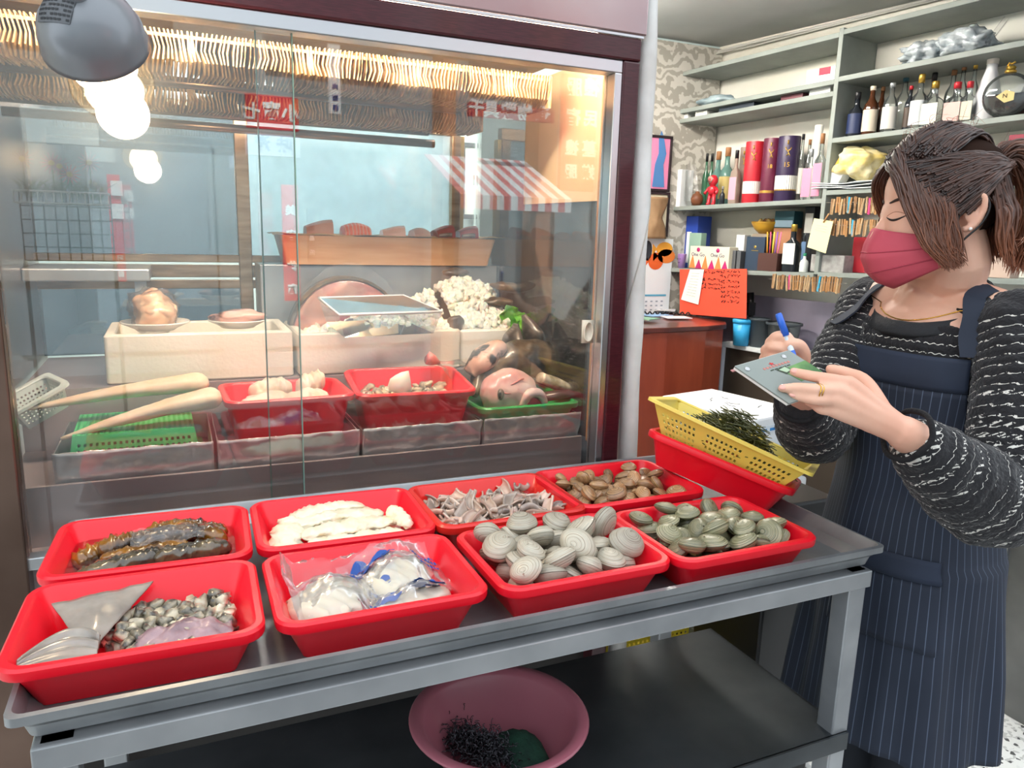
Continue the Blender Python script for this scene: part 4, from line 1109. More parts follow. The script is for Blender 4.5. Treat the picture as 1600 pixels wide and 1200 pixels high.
# white wrapped pipe
pp = thing('wrapped_pipe', 'white plastic wrapped pipe running up beside the display case', 'pipe', (.925, 1.42, 0))
pts = [Vector((.948, 1.425, 0)), Vector((.944, 1.425, .6)), Vector((.930, 1.415, 1.09)), Vector((.922, 1.41, 1.45)), Vector((.915, 1.408, 1.80)), Vector((.905, 1.41, 2.1)), Vector((.90, 1.43, 2.47))]
P = []
for i in range(len(pts)-1):
    for j in range(24): P.append(pts[i].lerp(pts[i+1], j/24) - Vector(pp.location))
rr_ = [.0215*(1 + .05*math.sin(i*.35) + .04*noise.noise(Vector((i*.13, 0, 0)))) for i in range(len(P))]
MB().tube(P, rr_, 18).build('pipe', mat('pipe_wrap', '#e6e4e0', .45, col2='#cfcac4', scale=9, bump=.3, bscale=40), pp)
sp = [P[i] + Vector((math.cos(i*.16), math.sin(i*.16), 0))*(rr_[i] + .0002) for i in range(0, len(P))]
MB().tube(sp, .0016, 6).build('wrap_seam', mat('wrap_seam', '#b9b2a8', .5), pp)

# tilted red tub with yellow basket of seaweed
Nn = onz(1198, 803, .934); ax_ = Vector((-.61, .79, .26)).normalized(); e_ = Vector((.79, .61, -.20)).normalized(); e_ = (e_ - ax_*e_.dot(ax_)).normalized(); nz_ = ax_.cross(e_) * -1
if nz_.z < 0: nz_ = -nz_
e_ = nz_.cross(ax_)
w_, d_ = .288, .205
if e_.x < 0: e_ = -e_
cen = Nn + ax_*(w_/2-.03) + e_*(d_/2-.03)
Mt = Matrix((-ax_, e_, nz_)).transposed().to_4x4(); Mt.translation = cen
if Mt.determinant() < 0: Mt = Matrix((-ax_, -e_, nz_)).transposed().to_4x4(); Mt.translation = cen
rt = tub_mesh(w_, d_, .064, m_red).build('plastic_tub', m_red, auto=True); rt.matrix_world = Mt
tag(rt, 'tilted red tub under the yellow basket of seaweed', 'tub')
m_yel = mat('yellow_plastic', '#f0d76a', .4, col2='#ead05c', scale=6, sss=.1)
yb = basket('pale yellow perforated basket of seaweed lying tilted on the red tub', m_yel, .300, .205, .070, .040, .0092, .012, groups=3, k=.52)
yb.matrix_world = Mt @ TM((-.004, .0, .042), (0, .055, 0))
MY = yb.matrix_world.copy()
m_weed = mat('seaweed', '#3c4018', .4, col2='#6d6a2c', scale=12, coat=.5)
g = MB(); rg = random.Random(5)
for k in range(900):
    x, y = rg.gauss(-.005, .062), rg.gauss(.0, .042)
    if abs(x) > .125 or abs(y) > .075: continue
    zc = .030 + .075*math.exp(-((x/.08)**2 + (y/.06)**2)) * rg.uniform(.3, 1.15)
    a = rg.uniform(0, 2*PI); L_ = rg.uniform(.02, .05); b_ = rg.uniform(-1, 1)
    d = Vector((math.cos(a), math.sin(a), rg.uniform(-.3, .3))); s = Vector((-math.sin(a), math.cos(a), rg.uniform(-.6, .6)))
    path = [Vector((x, y, zc)) + d*L_*(t-.5) + s*.012*b_*math.sin(t*5 + k) for t in (0, .25, .5, .75, 1)]
    g.tube(path, [.0008, .0013, .0014, .0012, .0006], 4, cap=False)
o = g.build('seaweed', m_weed); o.matrix_world = MY; tag(o, 'heap of dark olive thread seaweed in the yellow basket', 'seaweed', kind='stuff')

# white foam boxes with blue tape and yellow band
m_wfoam = mat('white_foam', '#eef1f3', .7, col2='#e2e7ea', scale=5, bump=.15, bscale=120)
m_btape = mat('blue_tape', '#3f8fd0', .5, col2='#2a6fb4', scale=60, lo=.45, hi=.5)
m_ytape = mat('yellow_tape', '#f0cf2e', .45)
c0 = onz(1178, 655, .75); c1 = onz(1035, 618, .75); c2 = onz(1252, 640, .75)
ux = (c1 - c0); Lx = ux.length; ux.normalize(); uy = Vector((ux.y, -ux.x, 0))
if uy.dot(c2 - c0) < 0: uy = -uy
fbx = thing('foam_box', 'white foam box with blue printed tape and a yellow band', 'box', c0 - Vector((0, 0, .28)))
def fb(mb): return mb
FM = Matrix((ux, uy, Vector((0, 0, 1)))).transposed().to_4x4()
Wy = .32
fbx.matrix_world = Matrix.Translation(c0 - Vector((0, 0, .285))) @ FM
H_ = .285
MB().box(0, Lx, 0, Wy, 0, H_-.055).build('body', m_wfoam, fbx, smooth=False, bevel=.008)
MB().box(-.004, Lx+.004, -.004, Wy+.004, H_-.055, H_).build('lid', m_wfoam, fbx, smooth=False, bevel=.010)
MB().box(-.0052, Lx+.0052, -.0052, Wy+.0052, H_-.066, H_-.036).build('seam_tape', mat('printed_tape', '#dfe8ef', .5), fbx, smooth=False)
for k in range(9):
    MB().box(.02 + k*(Lx-.03)/9, .02 + k*(Lx-.03)/9 + .022 + .01*(k % 3), -.0062, -.0050, H_-.058 + .004*(k % 2), H_-.046).build('tape_print', m_btape, fbx, smooth=False)
for k in range(4):
    MB().box(-.0062, -.0050, .03 + k*.07, .03 + k*.07 + .05, H_-.058, H_-.047).build('tape_print', m_btape, fbx, smooth=False)
for x in (Lx*.36, Lx*.80):
    MB().box(x, x+.036, -.0066, -.004, .05, H_-.05).build('tape_strip', m_btape, fbx, smooth=False)
text('急凍海鮮', .032, m_btape, fbx, frame((-.0056, .19, .155), (0, 0, 1), (-1, 0, 0)), sx=1.0)
MB().box(-.0062, -.004, -.0, Wy, .085, .125).build('yellow_band', m_ytape, fbx, smooth=False)
MB().box(0, Lx, -.0062, -.004, .085, .125).build('yellow_band', m_ytape, fbx, smooth=False)
m_pen = mat('marker_ink', '#3c4048', .6)
for (x, y, L_, a) in ((Lx*.35, .10, .08, .3), (Lx*.40, .16, .06, -.4), (Lx*.62, .10, .07, .9), (Lx*.6, .2, .05, .2), (Lx*.25, .18, .05, 1.2)):
    MB().tube([Vector((x + L_*t*math.cos(a), y + L_*t*math.sin(a) + .008*math.sin(t*9), H_ + .0008)) for t in (0, .2, .4, .6, .8, 1)], .0014, 5).build('scribble', m_pen, fbx)
lb = thing('foam_box', 'lower white foam box under the taped one', 'box'); lb.matrix_world = Matrix.Translation((c0.x, c0.y, 0)) @ FM @ Matrix.Translation((.0, -.03, 0))
MB().box(-.01, Lx+.02, 0, Wy+.08, 0, .41).build('body', m_wfoam, lb, smooth=False, bevel=.01)
MB().box(-.016, Lx+.026, -.006, Wy+.086, .41, .462).build('lid', m_wfoam, lb, smooth=False, bevel=.012)
P = dep(1240, 782, 1.75); 
bk = MB().box(-.10, .10, -.12, .12, 0, P.z).build('black_crate', m_black, smooth=False, bevel=.006); bk.location = (P.x+.02, P.y+.10, 0); tag(bk, 'black box standing behind the right end of the table', 'box')

# ---------------------------------------------------------------- wooden counter
m_wood = mat('cherry_veneer', '#a04a30', .32, col2='#8a3a26', scale=7, stretch=(1.5, 1.5, .25), coat=.3)
m_wood2 = mat('cherry_top', '#5c2c22', .3, col2='#4a221b', scale=7, coat=.4)
ct = thing('counter', 'reddish brown wooden counter with a curved front', 'counter', (2.2, 3.3, 0))
CP = [(1.45, 3.14), (1.74, 3.10), (1.95, 3.055), (2.2, 3.05), (2.45, 3.07), (2.60, 3.12), (2.665, 3.20), (2.66, 3.64), (1.82, 3.64), (1.82, 3.28), (1.45, 3.28)]
MB().poly([(a-2.2, b_-3.3) for a, b_ in CP], .0, .965).build('body', m_wood, ct, smooth=False)
CPo = [(2.2 + (a-2.2)*1.02, 3.3 + (b_-3.3)*1.06) for a, b_ in CP]
MB().poly([(a-2.2, b_-3.3) for a, b_ in CPo], .965, .99).build('top', m_wood2, ct, smooth=False, bevel=.004)
CT = .991
# telephone
def ctop(px, py): return onz(px, py, CT)
P = ctop(1105, 492)
tp = thing('telephone', 'dark red desk telephone on the wooden counter', 'telephone', P, (0, 0, -.3))
m_tel = mat('telephone_red', '#4a1420', .3, coat=.5)
MB().add([(-.10,-.09,0),(.10,-.09,0),(.10,.09,0),(-.10,.09,0),(-.095,-.085,.025),(.095,-.085,.03),(.095,.085,.065),(-.095,.085,.05)], [(0,3,2,1),(4,5,6,7),(0,1,5,4),(1,2,6,5),(2,3,7,6),(3,0,4,7)]).build('base', m_tel, tp, smooth=False, bevel=.006)
MB().tube([(-.085, -.09, .055), (-.08, -.075, .062), (-.075, 0, .085), (-.08, .075, .080), (-.085, .09, .073)], [.022, .024, .016, .024, .022], 14).build('handset', m_tel, tp)
for i in range(4):
    for j in range(3):
        MB().box(-.005 + j*.026, .012 + j*.026, -.06 + i*.028, -.04 + i*.028, .034 + i*.0095, .043 + i*.0095).build('button', mat('phone_button', '#c9b9b9', .4), tp, smooth=False)
MB().tube([Vector((-.10 - t*.30, -.08 + .03*math.sin(t*3), .012 + .008*math.sin(t*60))) for t in [i/60 for i in range(61)]], .004, 6).build('coil_cord', m_black, tp)
sg = MB().box(-.10, .10, -.003, .003, 0, .075).build('card_stand', mat('pale_green_card', '#dfe3b4', .7), smooth=False); sg.location = ctop(1122, 488) + Vector((.0, .11, .0)); sg.rotation_euler = (-.15, 0, -.25); tag(sg, 'pale green printed card standing behind the telephone', 'card')
for k, (px, py, w, d, a, col, lb) in enumerate([(1030, 500, .16, .11, .2, '#8fb3d9', 'blue covered pad on the counter left of the telephone'), (1062, 505, .14, .10, -.2, '#e9e6ea', 'white paper sheet at the counter edge'), (1012, 508, .12, .12, .5, '#7fa58c', 'green leaflet at the left of the counter'), (1045, 495, .15, .11, .9, '#c6c3c8', 'grey sheet of paper under the telephone cord')]):
    o = MB().box(-w/2, w/2, -d/2, d/2, 0, .004).build('paper_pad', mat('pad_%d' % k, col, .7), smooth=False); P = ctop(px, py-6); o.location = P + Vector((0, .03, .001 + .0045*k)); o.rotation_euler = (0, 0, a); tag(o, lb, 'paper')
# orange-red notice and white slip hanging from the bottom shelf
def shplane(px, py, n):
    u, z = shelf_px(px, py, n); return SP(u, n, z)
SROT = math.atan2(SU.y, SU.x)
def quad_panel(name, pxs, n, m, label, cat, th=.002):
    q = [shplane(px, py, n) for px, py in pxs]; c = sum(q, Vector())/4
    t = thing(name, label, cat, (c.x, c.y, min(p.z for p in q)))
    o = Vector(t.location)
    MB().add([p - o for p in q] + [p - o - SN*th for p in q], [(0,1,2,3),(7,6,5,4),(0,4,5,1),(1,5,6,2),(2,6,7,3),(3,7,4,0)]).build('sheet', m, t, smooth=False)
    return t, q
rp, q = quad_panel('notice', [(1062, 421), (1167, 420), (1166, 498), (1062, 490)], .012, mat('orange_paper', '#f2543a', .7), 'bright orange red handwritten notice hanging below the shelf', 'notice')
ink = mat('ink', '#3a1512', .7)
def on_quad(t, q, u, v, off=.0012):
    p = (q[0].lerp(q[1], u)).lerp(q[3].lerp(q[2], u), v); return p - Vector(t.location) + SN*off
# hand lettering in two columns: numbered rows of short strokes
rg = random.Random(2)
for (u0, rows) in ((.36, [.06, .22, .32, .40]), (.64, [.06, .14, .26, .37, .47, .57, .67])):
    for r_ in rows:
        g = MB()
        for k in range(7):
            a = u0 + k*.036 + (.02 if k > 1 else 0)
            for s in range(3):
                x0, y0 = rg.uniform(0, .026), rg.uniform(-.02, .02); x1, y1 = x0 + rg.uniform(-.02, .02), y0 + rg.uniform(-.03, .03)
                g.tube([on_quad(rp, q, a+x0, r_+y0), on_quad(rp, q, a+x1, r_+y1)], .0022 if k < 2 else .0016, 5)
        g.build('handwriting', ink, rp)
wsl, q2 = quad_panel('paper_slip', [(1078, 421), (1100, 421), (1091, 476), (1064, 468)], .02, mat('slip_paper', '#eef0e6', .8), 'long white paper slip hanging in front of the orange notice', 'paper')
g = MB()
for k in range(9): g.tube([on_quad(wsl, q2, .2, .12 + k*.085), on_quad(wsl, q2, .75, .12 + k*.085)], .0009, 4)
g.build('faint_print', mat('faint_ink', '#b9bcb4', .8), wsl)

# ---------------------------------------------------------------- shelving on the right wall
m_shelf = mat('grey_shelf', '#8f9691', .55, col2='#848b86', scale=8)
m_shelfe = mat('grey_shelf_edge', '#a7aeaa', .5, col2='#9aa29e', scale=20)
sh = thing('wall_shelves', 'grey built-in shelving along the right hand wall', 'shelving', SA)
def sx(mb): return mb
BL = dict(top=2.315, s1=2.117, s2=2.065, A=1.591, bot=1.247); BR = dict(top=2.322, r1=2.123, r2=1.858, r3=1.626, rbot=1.251)
TH = .022; UM, UE = .965, 2.75
def board(u0, u1, z, name='shelf_board', n1=-.268):
    mb = MB(); vs = []
    for (u, n) in ((u0, 0), (u1, 0), (u1, n1), (u0, n1)): vs.append(SU*u + SN*n + Vector((0, 0, z + TILT*u)))
    mb.add(vs + [v - Vector((0, 0, TH)) for v in vs], [(0,1,2,3),(7,6,5,4),(0,4,5,1),(1,5,6,2),(2,6,7,3),(3,7,4,0)])
    return mb.build(name, m_shelf, sh, smooth=False, bevel=.002)
def upright(u, z0, z1, name='upright', w=.022):
    mb = MB(); vs = []
    for (uu, n) in ((u, 0.001), (u+w, 0.001), (u+w, -.268), (u, -.268)): vs.append(SU*uu + SN*n + Vector((0, 0, z0)))
    mb.add(vs + [v + Vector((0, 0, z1-z0)) for v in vs], [(0,1,2,3),(7,6,5,4),(0,4,5,1),(1,5,6,2),(2,6,7,3),(3,7,4,0)])
    mb.build(name, m_shelf, sh, smooth=False, bevel=.002)
for k, z in BL.items(): board(0.0, UM, z)
for k, z in BR.items(): board(UM+.02, UE, z)
upright(-.02, 1.22, 2.33); upright(UM, 1.27, 2.36); upright(UE, 1.2, 2.40)
BZ = dict(BL); BZ.update(BR)
def place(pxc, board_, n=-.11):
    z0 = BZ[board_]; u, z = shelf_px(pxc, 300, n)
    z = z0 + TILT*u
    P = SP(u, n, z + .0008)
    return P, pxm(P)
def proj(P):
    q = R.T @ (np.array(P) - CAM); return CXP + F_PX*q[0]/-q[2], CYP - F_PX*q[1]/-q[2]

def glassy(name, col, alpha=.55, rough=.08):
    if name in MATS: return MATS[name]
    m = bpy.data.materials.new(name); m.use_nodes = True; N = m.node_tree.nodes; L = m.node_tree.links
    for n in list(N): N.remove(n)
    out = N.new('ShaderNodeOutputMaterial'); tr = N.new('ShaderNodeBsdfTransparent'); tr.inputs[0].default_value = srgb(col) + (1,)
    pb = N.new('ShaderNodeBsdfPrincipled'); pb.inputs['Base Color'].default_value = srgb(col) + (1,); pb.inputs['Roughness'].default_value = rough
    mx = N.new('ShaderNodeMixShader'); mx.inputs[0].default_value = alpha
    L.new(tr.outputs[0], mx.inputs[1]); L.new(pb.outputs[0], mx.inputs[2]); L.new(mx.outputs[0], out.inputs['Surface'])
    MATS[name] = m; return m
GC = film('clear_bottle_glass', (.90, .93, .92), .05, .05, haze=.10, hazecol=(.75, .8, .8), hscale=12, boost=1.3); GG = glassy('green_bottle_glass', '#3d6b52', .75); GB = glassy('brown_bottle_glass', '#4a2a18', .92); GD = glassy('dark_bottle_glass', '#20242a', .95); GT = glassy('teal_bottle_glass', '#6f9a92', .6)
SHAPES = {
 'wine': [(.46, 0), (.5, .02), (.5, .56), (.44, .64), (.22, .74), (.17, .80), (.17, .93)],
 'squat': [(.47, 0), (.5, .03), (.5, .48), (.42, .60), (.2, .68), (.17, .74), (.17, .86)],
 'sake': [(.45, 0), (.5, .02), (.5, .5), (.36, .66), (.22, .8), (.2, .9)],
 'gourd': [(.42, 0), (.48, .04), (.5, .35), (.36, .56), (.30, .66), (.2, .8), (.18, .9)],
}
def bottle(pxc, wpx, toppy, board_, label, glass, cap, lab=None, shape='wine', n=-.11, square=False, group='bottles on the shelves', lz=(.12, .5), txt=None):
    P, s = place(pxc, board_, n); w = wpx*s; h = (proj(P)[1] - toppy)*s
    t = thing('bottle', label, 'bottle', P, (0, 0, SROT), group); pr = SHAPES[shape]
    if square:
        rings = [[Vector((a, b_, z*h)) for a, b_ in rrect(2*r*w, 2*r*w*.7 if r > .3 else 2*r*w, min(r*w*.9, .35*w if r < .3 else .12*w), 4)] for r, z in pr]
        MB().loft(rings).build('glass', glass, t, auto=True)
    else:
        MB().lathe([(r*w, z*h) for r, z in pr], 20).build('glass', glass, t)
    cr = pr[-1][0]*w*1.15
    MB().lathe([(cr, pr[-1][1]*h*.985), (cr, h*.99), (cr*.9, h), (.0001, h)], 16).build('cap', cap, t)
    if lab is not None:
        z0, z1 = lz
        if square:
            MB().box(-.44*w, .44*w, -.5*w*.7-.0012, -.5*w*.7, z0*h, z1*h).build('label', lab, t, smooth=False)
        else:
            MB().grid(lambda u, v: Vector((.505*w*math.cos(PI*(1.2 + .95*u)), .505*w*math.sin(PI*(1.2 + .95*u)), h*(z0 + (z1-z0)*v))), 14, 2).build('label', lab, t)
    return t
def carton(px0, px1, toppy, board_, label, m, cat='box', dpx=None, n=-.11, name='carton', top=None, rz=0.0, dz=0.0):
    P, s = place((px0+px1)/2, board_, n); w = (px1-px0)*s; P = P + Vector((0, 0, dz)); h = (proj(P)[1] - toppy)*s; d = (dpx*s if dpx else min(w, .14))
    t = thing(name, label, cat, P, (0, 0, SROT + rz))
    MB().box(-w/2, w/2, -d/2, d/2, 0, h).build('body', m, t, smooth=False, bevel=.002)
    return t, w, h, d
def strip(t, w, h, d, x0, x1, z0, z1, m, name='print'):
    return MB().box(-w/2 + x0*w, -w/2 + x1*w, -d/2-.0012, -d/2-.0001, z0*h, z1*h).build(name, m, t, smooth=False)
C = lambda n, c, r=.5: mat('c_' + n, c, r)
gold = mat('gold_cap', '#c9a24a', .3, .8); blackc = mat('black_cap', '#17171a', .35); redc = mat('red_cap', '#b3202c', .35); woodc = mat('cork_cap', '#9a6b45', .6); silverc = mat('silver_cap', '#c8cacc', .3, .7); tealc = mat('teal_cap', '#2c5a68', .4)
# shelf A, left to right
t, w, h, d = carton(1055, 1092, 234, 'A', 'dark green box standing at the left end of the bottle shelf', C('dkgreen', '#41695e'), n=-.17)
t, w, h, d = carton(1050, 1076, 268, 'A', 'white plastic box in front of the dark green box', C('whitebox', '#e8eaec'), n=-.06)
t = thing('plastic_bag', 'translucent plastic bag slumped over the white box', 'bag', place(1075, 'A', -.08)[0] + Vector((0, 0, .02)), (0, 0, SROT))
MB().grid(lambda u, v: Vector(((u-.5)*.20*(1-.5*v) + .01, -.03 + .02*math.sin(u*7) + .01*noise.noise(Vector((u*6, v*6, 0))), .01 + .20*v)), 16, 14).build('film', m_bag, t)
for pxc, w, tp_, lb in ((1101, 11, 243, 'slim green bottle, leftmost of the green bottles'), (1109, 11, 243, 'slim green bottle, second of the green bottles'), (1119, 20, 240, 'wide green bottle with brown cap behind the red figurine'), (1133, 22, 234, 'tall green bottle with dark neck behind the red figurine')):
    bottle(pxc, w, tp_, 'A', lb, GT if pxc > 1112 else GG, woodc if pxc > 1112 else blackc, C('olive_label', '#b9a86a') if pxc > 1125 else None, 'squat', -.15)
# brown pot, red toy figurine (generic), small dark bottle
P, s = place(1090, 'A', -.05); o = MB().lathe([(.0001, 0), (.020, 0), (.032, .02), (.034, .04), (.026, .062), (.012, .07), (.012, .078), (.0001, .08)], 22).build('clay_pot', mat('brown_clay', '#6b4028', .5)); o.location = P; tag(o, 'small brown clay teapot in front of the green bottles', 'pot')
P, s = place(1113, 'A', -.04)
fg = thing('toy_figurine', 'small glossy red toy figurine with a round head', 'figurine', P, (0, 0, SROT)); m_fr = mat('toy_red', '#c01f2e', .25, coat=.5)
MB().lathe([(.0001, .055), (.018, .055), (.024, .075), (.022, .095), (.012, .105), (.0001, .106)], 18).build('torso', m_fr, fg)
MB().lathe([(.0001, .100), (.014, .102), (.026, .120), (.027, .138), (.017, .155), (.0001, .160)], 20).build('head', m_fr, fg)
for sx_ in (-1, 1):
    MB().tube([(sx_*.012, 0, .058), (sx_*.017, -.003, .03), (sx_*.018, -.004, .008), (sx_*.018, -.016, .004)], [.012, .010, .011, .008], 10).build('leg', m_fr, fg)
    MB().tube([(sx_*.022, 0, .092), (sx_*.038, -.004, .075), (sx_*.040, -.016, .06)], [.009, .008, .009], 10).build('arm', m_fr, fg)
MB().lathe([(.0001, 0), (.014, .001), (.018, .004)], 16, M=TM((0, -.022, .134), (PI/2, 0, 0))).build('face', mat('toy_face', '#d99f92', .35), fg)
bottle(1129, 8, 292, 'A', 'tiny dark bottle beside the red figurine', GD, silverc, None, 'squat', -.04)
# tubes
def tin(px0, px1, toppy, label, m, band=None, num=None, n=-.10, emblem=True, bandc=None):
    P, s = place((px0+px1)/2, 'A', n); w = (px1-px0)*s; h = (proj(P)[1] - toppy)*s; r = w/2
    t = thing('whisky_tube', label, 'tube', P, (0, 0, SROT), 'whisky tubes on the bottle shelf')
    MB().lathe([(r*.98, 0), (r, .004), (r, h-.004), (r*.98, h)], 30).build('tube', m, t, auto=True)
    MB().lathe([(r*1.005, h*.955), (r*1.005, h*1.002), (.0001, h*1.002)], 30).build('lid', mat('tube_lid', '#2a2027', .4), t, auto=True) if False else None
    def wrap(z0, z1, m_, a0=1.0, a1=2.0, name='band', rr=1.004):
        MB().grid(lambda u, v: Vector((r*rr*math.cos(PI*(a0 + (a1-a0)*u)), r*rr*math.sin(PI*(a0 + (a1-a0)*u)), h*(z0 + (z1-z0)*v))), 18, 2).build(name, m_, t)
    if band: wrap(band[0], band[1], C('label_white', '#efece4'), 1.15, 2.3)
    if bandc: wrap(bandc[0], bandc[1], gold, 1.15, 2.3)
    a = 1.68
    if emblem:   # antler-like emblem
        c = lambda du, dv: Vector((r*1.012*math.cos(PI*(a + du)), r*1.012*math.sin(PI*(a + du)), h*(.76 + dv)))
        g = MB(); g.tube([c(-.07, .07), c(-.05, .03), c(.0, .01), (c(.03, -.03)), c(-.03, -.06)], .0028, 6); g.tube([c(.09, .06), c(.06, .03), c(.0, .01)], .0024, 6); g.tube([c(.03, -.03), c(.07, -.07)], .0022, 6)
        g.build('emblem', gold, t)
        MB().tube([c(-.01, .17), c(-.01, .11)], .004, 6).build('emblem_stripe', gold, t)
    if num:
        ang = PI*a; text(num, w*.30, gold, t, frame((r*1.02*math.cos(ang), r*1.02*math.sin(ang)-.001, h*.56), (-math.sin(ang), math.cos(ang), 0), (math.cos(ang), math.sin(ang), 0)), 'number')
    return t
bottle(1147, 15, 238, 'A', 'taupe boxed bottle with a pink label left of the tubes', mat('taupe_box', '#8d7c70', .6), blackc, C('pink_label', '#d99fb0'), 'squat', -.06, True, lz=(.08, .5))
tin(1152, 1166, 234, 'slim taupe tube with a pale emblem, leftmost of the tubes', C('taupe_tube', '#8c786c'), None, None, -.13)
tin(1160, 1189, 226, 'bright red whisky tube with a white label', C('tube_red', '#b32430', .35), (.16, .36), None)
tin(1187, 1214, 221, 'maroon whisky tube reading 18', C('tube_maroon', '#5a1a34', .35), None, '18', bandc=(.15, .19))
tin(1210, 1243, 218, 'dark navy purple whisky tube reading 15 with a white label', C('tube_navy', '#2e2040', .35), (.19, .40), '15', bandc=(.17, .19))
bottle(1247, 12, 214, 'A', 'slim clear bottle with a black cap right of the navy tube', GC, blackc, C('label_white', '#efece4'), 'wine', -.14)
bottle(1258, 12, 222, 'A', 'slim clear bottle with a cork beside the pink labelled bottles', GC, woodc, None, 'wine', -.17)
bottle(1262, 18, 236, 'A', 'clear bottle with a pink floral label under the paper roll', GC, silverc, C('pink_floral', '#d98aa6'), 'squat', -.06, True, lz=(.06, .62))
bottle(1277, 17, 213, 'A', 'clear bottle with a pink floral label and wooden cap', GC, woodc, C('pink_floral', '#d98aa6'), 'squat', -.06, True, lz=(.05, .55))
P, s = place(1268, 'A', -.15); o = MB().lathe([(.020, 0), (.020, .36), (.016, .361), (.016, .30)], 20, cap=False).build('paper_roll', m_paper, solid=.001); o.location = P; o.rotation_euler = (0, .02, 0); tag(o, 'tall white roll of paper standing at the right end of the shelf', 'paper roll')
# bottom shelf
for px0, px1, tp_, col, lb in ((1048, 1062, 343, '#2f7fd0', 'light blue document folder, leftmost on the lowest shelf'), (1063, 1082, 341, '#2a78c8', 'bright blue document folder beside the leftmost one'), (1082, 1108, 340, '#1f3f9a', 'dark blue document folder on the lowest shelf')):
    t, w, h, d = carton(px0, px1, tp_, 'bot', lb, C('folder' + col[1:], col), 'folder', 30, -.15, 'folder')
    strip(t, w, h, d, .2, .55, .1, .7, C('folder_paper', '#e9eef2'), 'paper')
t, w, h, d = carton(1044, 1066, 388, 'bot', 'low blue file tray with a white label', C('filetray', '#2857a8'), 'file tray', 24, -.05, 'file_tray'); strip(t, w, h, d, .1, .8, .2, .75, C('tray_label', '#e6e9ee'), 'label')
t, w, h, d = carton(1084, 1108, 365, 'bot', 'grey green leaflet holder behind the purple cup', C('leaflet', '#8fae9f'), 'leaflets', 12, -.10, 'leaflet_holder')
P, s = place(1073, 'bot', -.03); o = thing('purple_cup', 'small lilac plastic cup with a smiling face', 'cup', P, (0, 0, SROT))
MB().lathe([(.018, 0), (.025, .078), (.026, .080), (.023, .080), (.016, .003)], 22).build('cup', mat('lilac', '#b48fd0', .4), o)
for sx_ in (-1, 1): MB().tube([(sx_*.008-.004, -.0235, .050), (sx_*.008, -.0240, .054), (sx_*.008+.004, -.0235, .050)], .0012, 5).build('eye', C('face_ink', '#4a2a5a'), o)
MB().tube([(-.008, -.0225, .034), (0, -.0225, .029), (.008, -.0225, .034)], .0013, 5).build('smile', C('face_ink', '#4a2a5a'), o)
t, w, h, d = carton(1083, 1162, 386, 'bot', 'cream and magenta patterned gift box on the lowest shelf', C('giftcream', '#efe6cc'), 'box', 20, -.05, 'gift_box')
for k in range(6):
    MB().poly([(-w/2 + w*(k/6), .0), (-w/2 + w*((k+1)/6), 0), (-w/2 + w*((k+.5)/6), h*(.42 if k % 2 else .6))], 0, .0012, M=frame((0, -d/2, 0), (1, 0, 0), (0, -1, 0))).build('pattern', C('magenta' if k % 2 else 'orange_pat', '#b5206a' if k % 2 else '#f08a4a'), t, smooth=False)
for k in (.22, .72):
    text('One Go', h*.24, C('navy_ink', '#2a2f6a'), t, frame((-w/2 + k*w, -d/2-.0015, h*.62), (1, 0, 0), (0, -1, 0)))
    MB().lathe([(.0001, 0), (.012, 0), (.012, .0012), (.0001, .0012)], 18, M=TM((-w/2 + k*w, -d/2, h*.84), (PI/2, 0, 0))).build('logo', C('magenta', '#b5206a'), t)
for k in range(3):
    t, w, h, d = carton(1150 + k*8, 1157 + k*8, 391 + k, 'bot', ['dark grey case, left one of three beside the gift box', 'dark grey case, middle one of three beside the gift box', 'dark grey case, right one of three beside the gift box'][k], C('slate', '#55585c'), 'case', 22, -.08, 'slate_case', rz=.1)
t, w, h, d = carton(1160, 1176, 368, 'bot', 'white paper cups stacked behind the grey cases', C('whitebox', '#e8eaec'), 'cups', 14, -.17, 'cup_stack')
t, w, h, d = carton(1175, 1210, 371, 'bot', 'upright dark blue book with a small gold crest', C('navybook', '#28384c'), 'book', 14, -.09, 'navy_book')
MB().lathe([(.0001, 0), (.009, 0), (.009, .0012), (.0001, .0012)], 5, M=TM((0, -d/2, h*.70), (PI/2, 0, 0))).build('crest', gold, t)
strip(t, w, h, d, .32, .68, .58, .60, gold, 'crest_line')
t, w, h, d = carton(1198, 1234, 396, 'bot', 'dark brown desk organiser', C('organiser', '#4a2c26'), 'organiser', 22, -.04, 'desk_organiser')
for k, c_ in enumerate(('#f0a030', '#e85a7a', '#f4e04a', '#8a5ac0', '#ef7fa8')):
    P, s = place(1208 + k*4, 'bot', -.04); o = MB().tube([(0, 0, 0), (.006*(k-2), 0, .12)], .0035, 6).build('pen', C('pen%d' % k, c_)); o.location = P + Vector((0, 0, .075)); tag(o, ['orange pen in the desk organiser', 'rose pen in the desk organiser', 'yellow pen in the desk organiser', 'violet pen in the desk organiser', 'pink pen in the desk organiser'][k], 'pen', 'pens in the desk organiser')
t, w, h, d = carton(1219, 1254, 358, 'bot', 'brown box under the teal box on the lowest shelf', C('brownbox', '#b07a5a'), 'box', 22, -.18, 'carton')
t2, w2, h2, d2 = carton(1219, 1254, 331, 'bot', 'dark teal tin box with pale label, above the brown box', C('tealbox', '#2f5a66'), 'box', 22, -.18, 'tin_box', dz=h+.001); strip(t2, w2, h2, d2, .05, .95, .05, .45, C('paleblue', '#a9c4d8'), 'label')
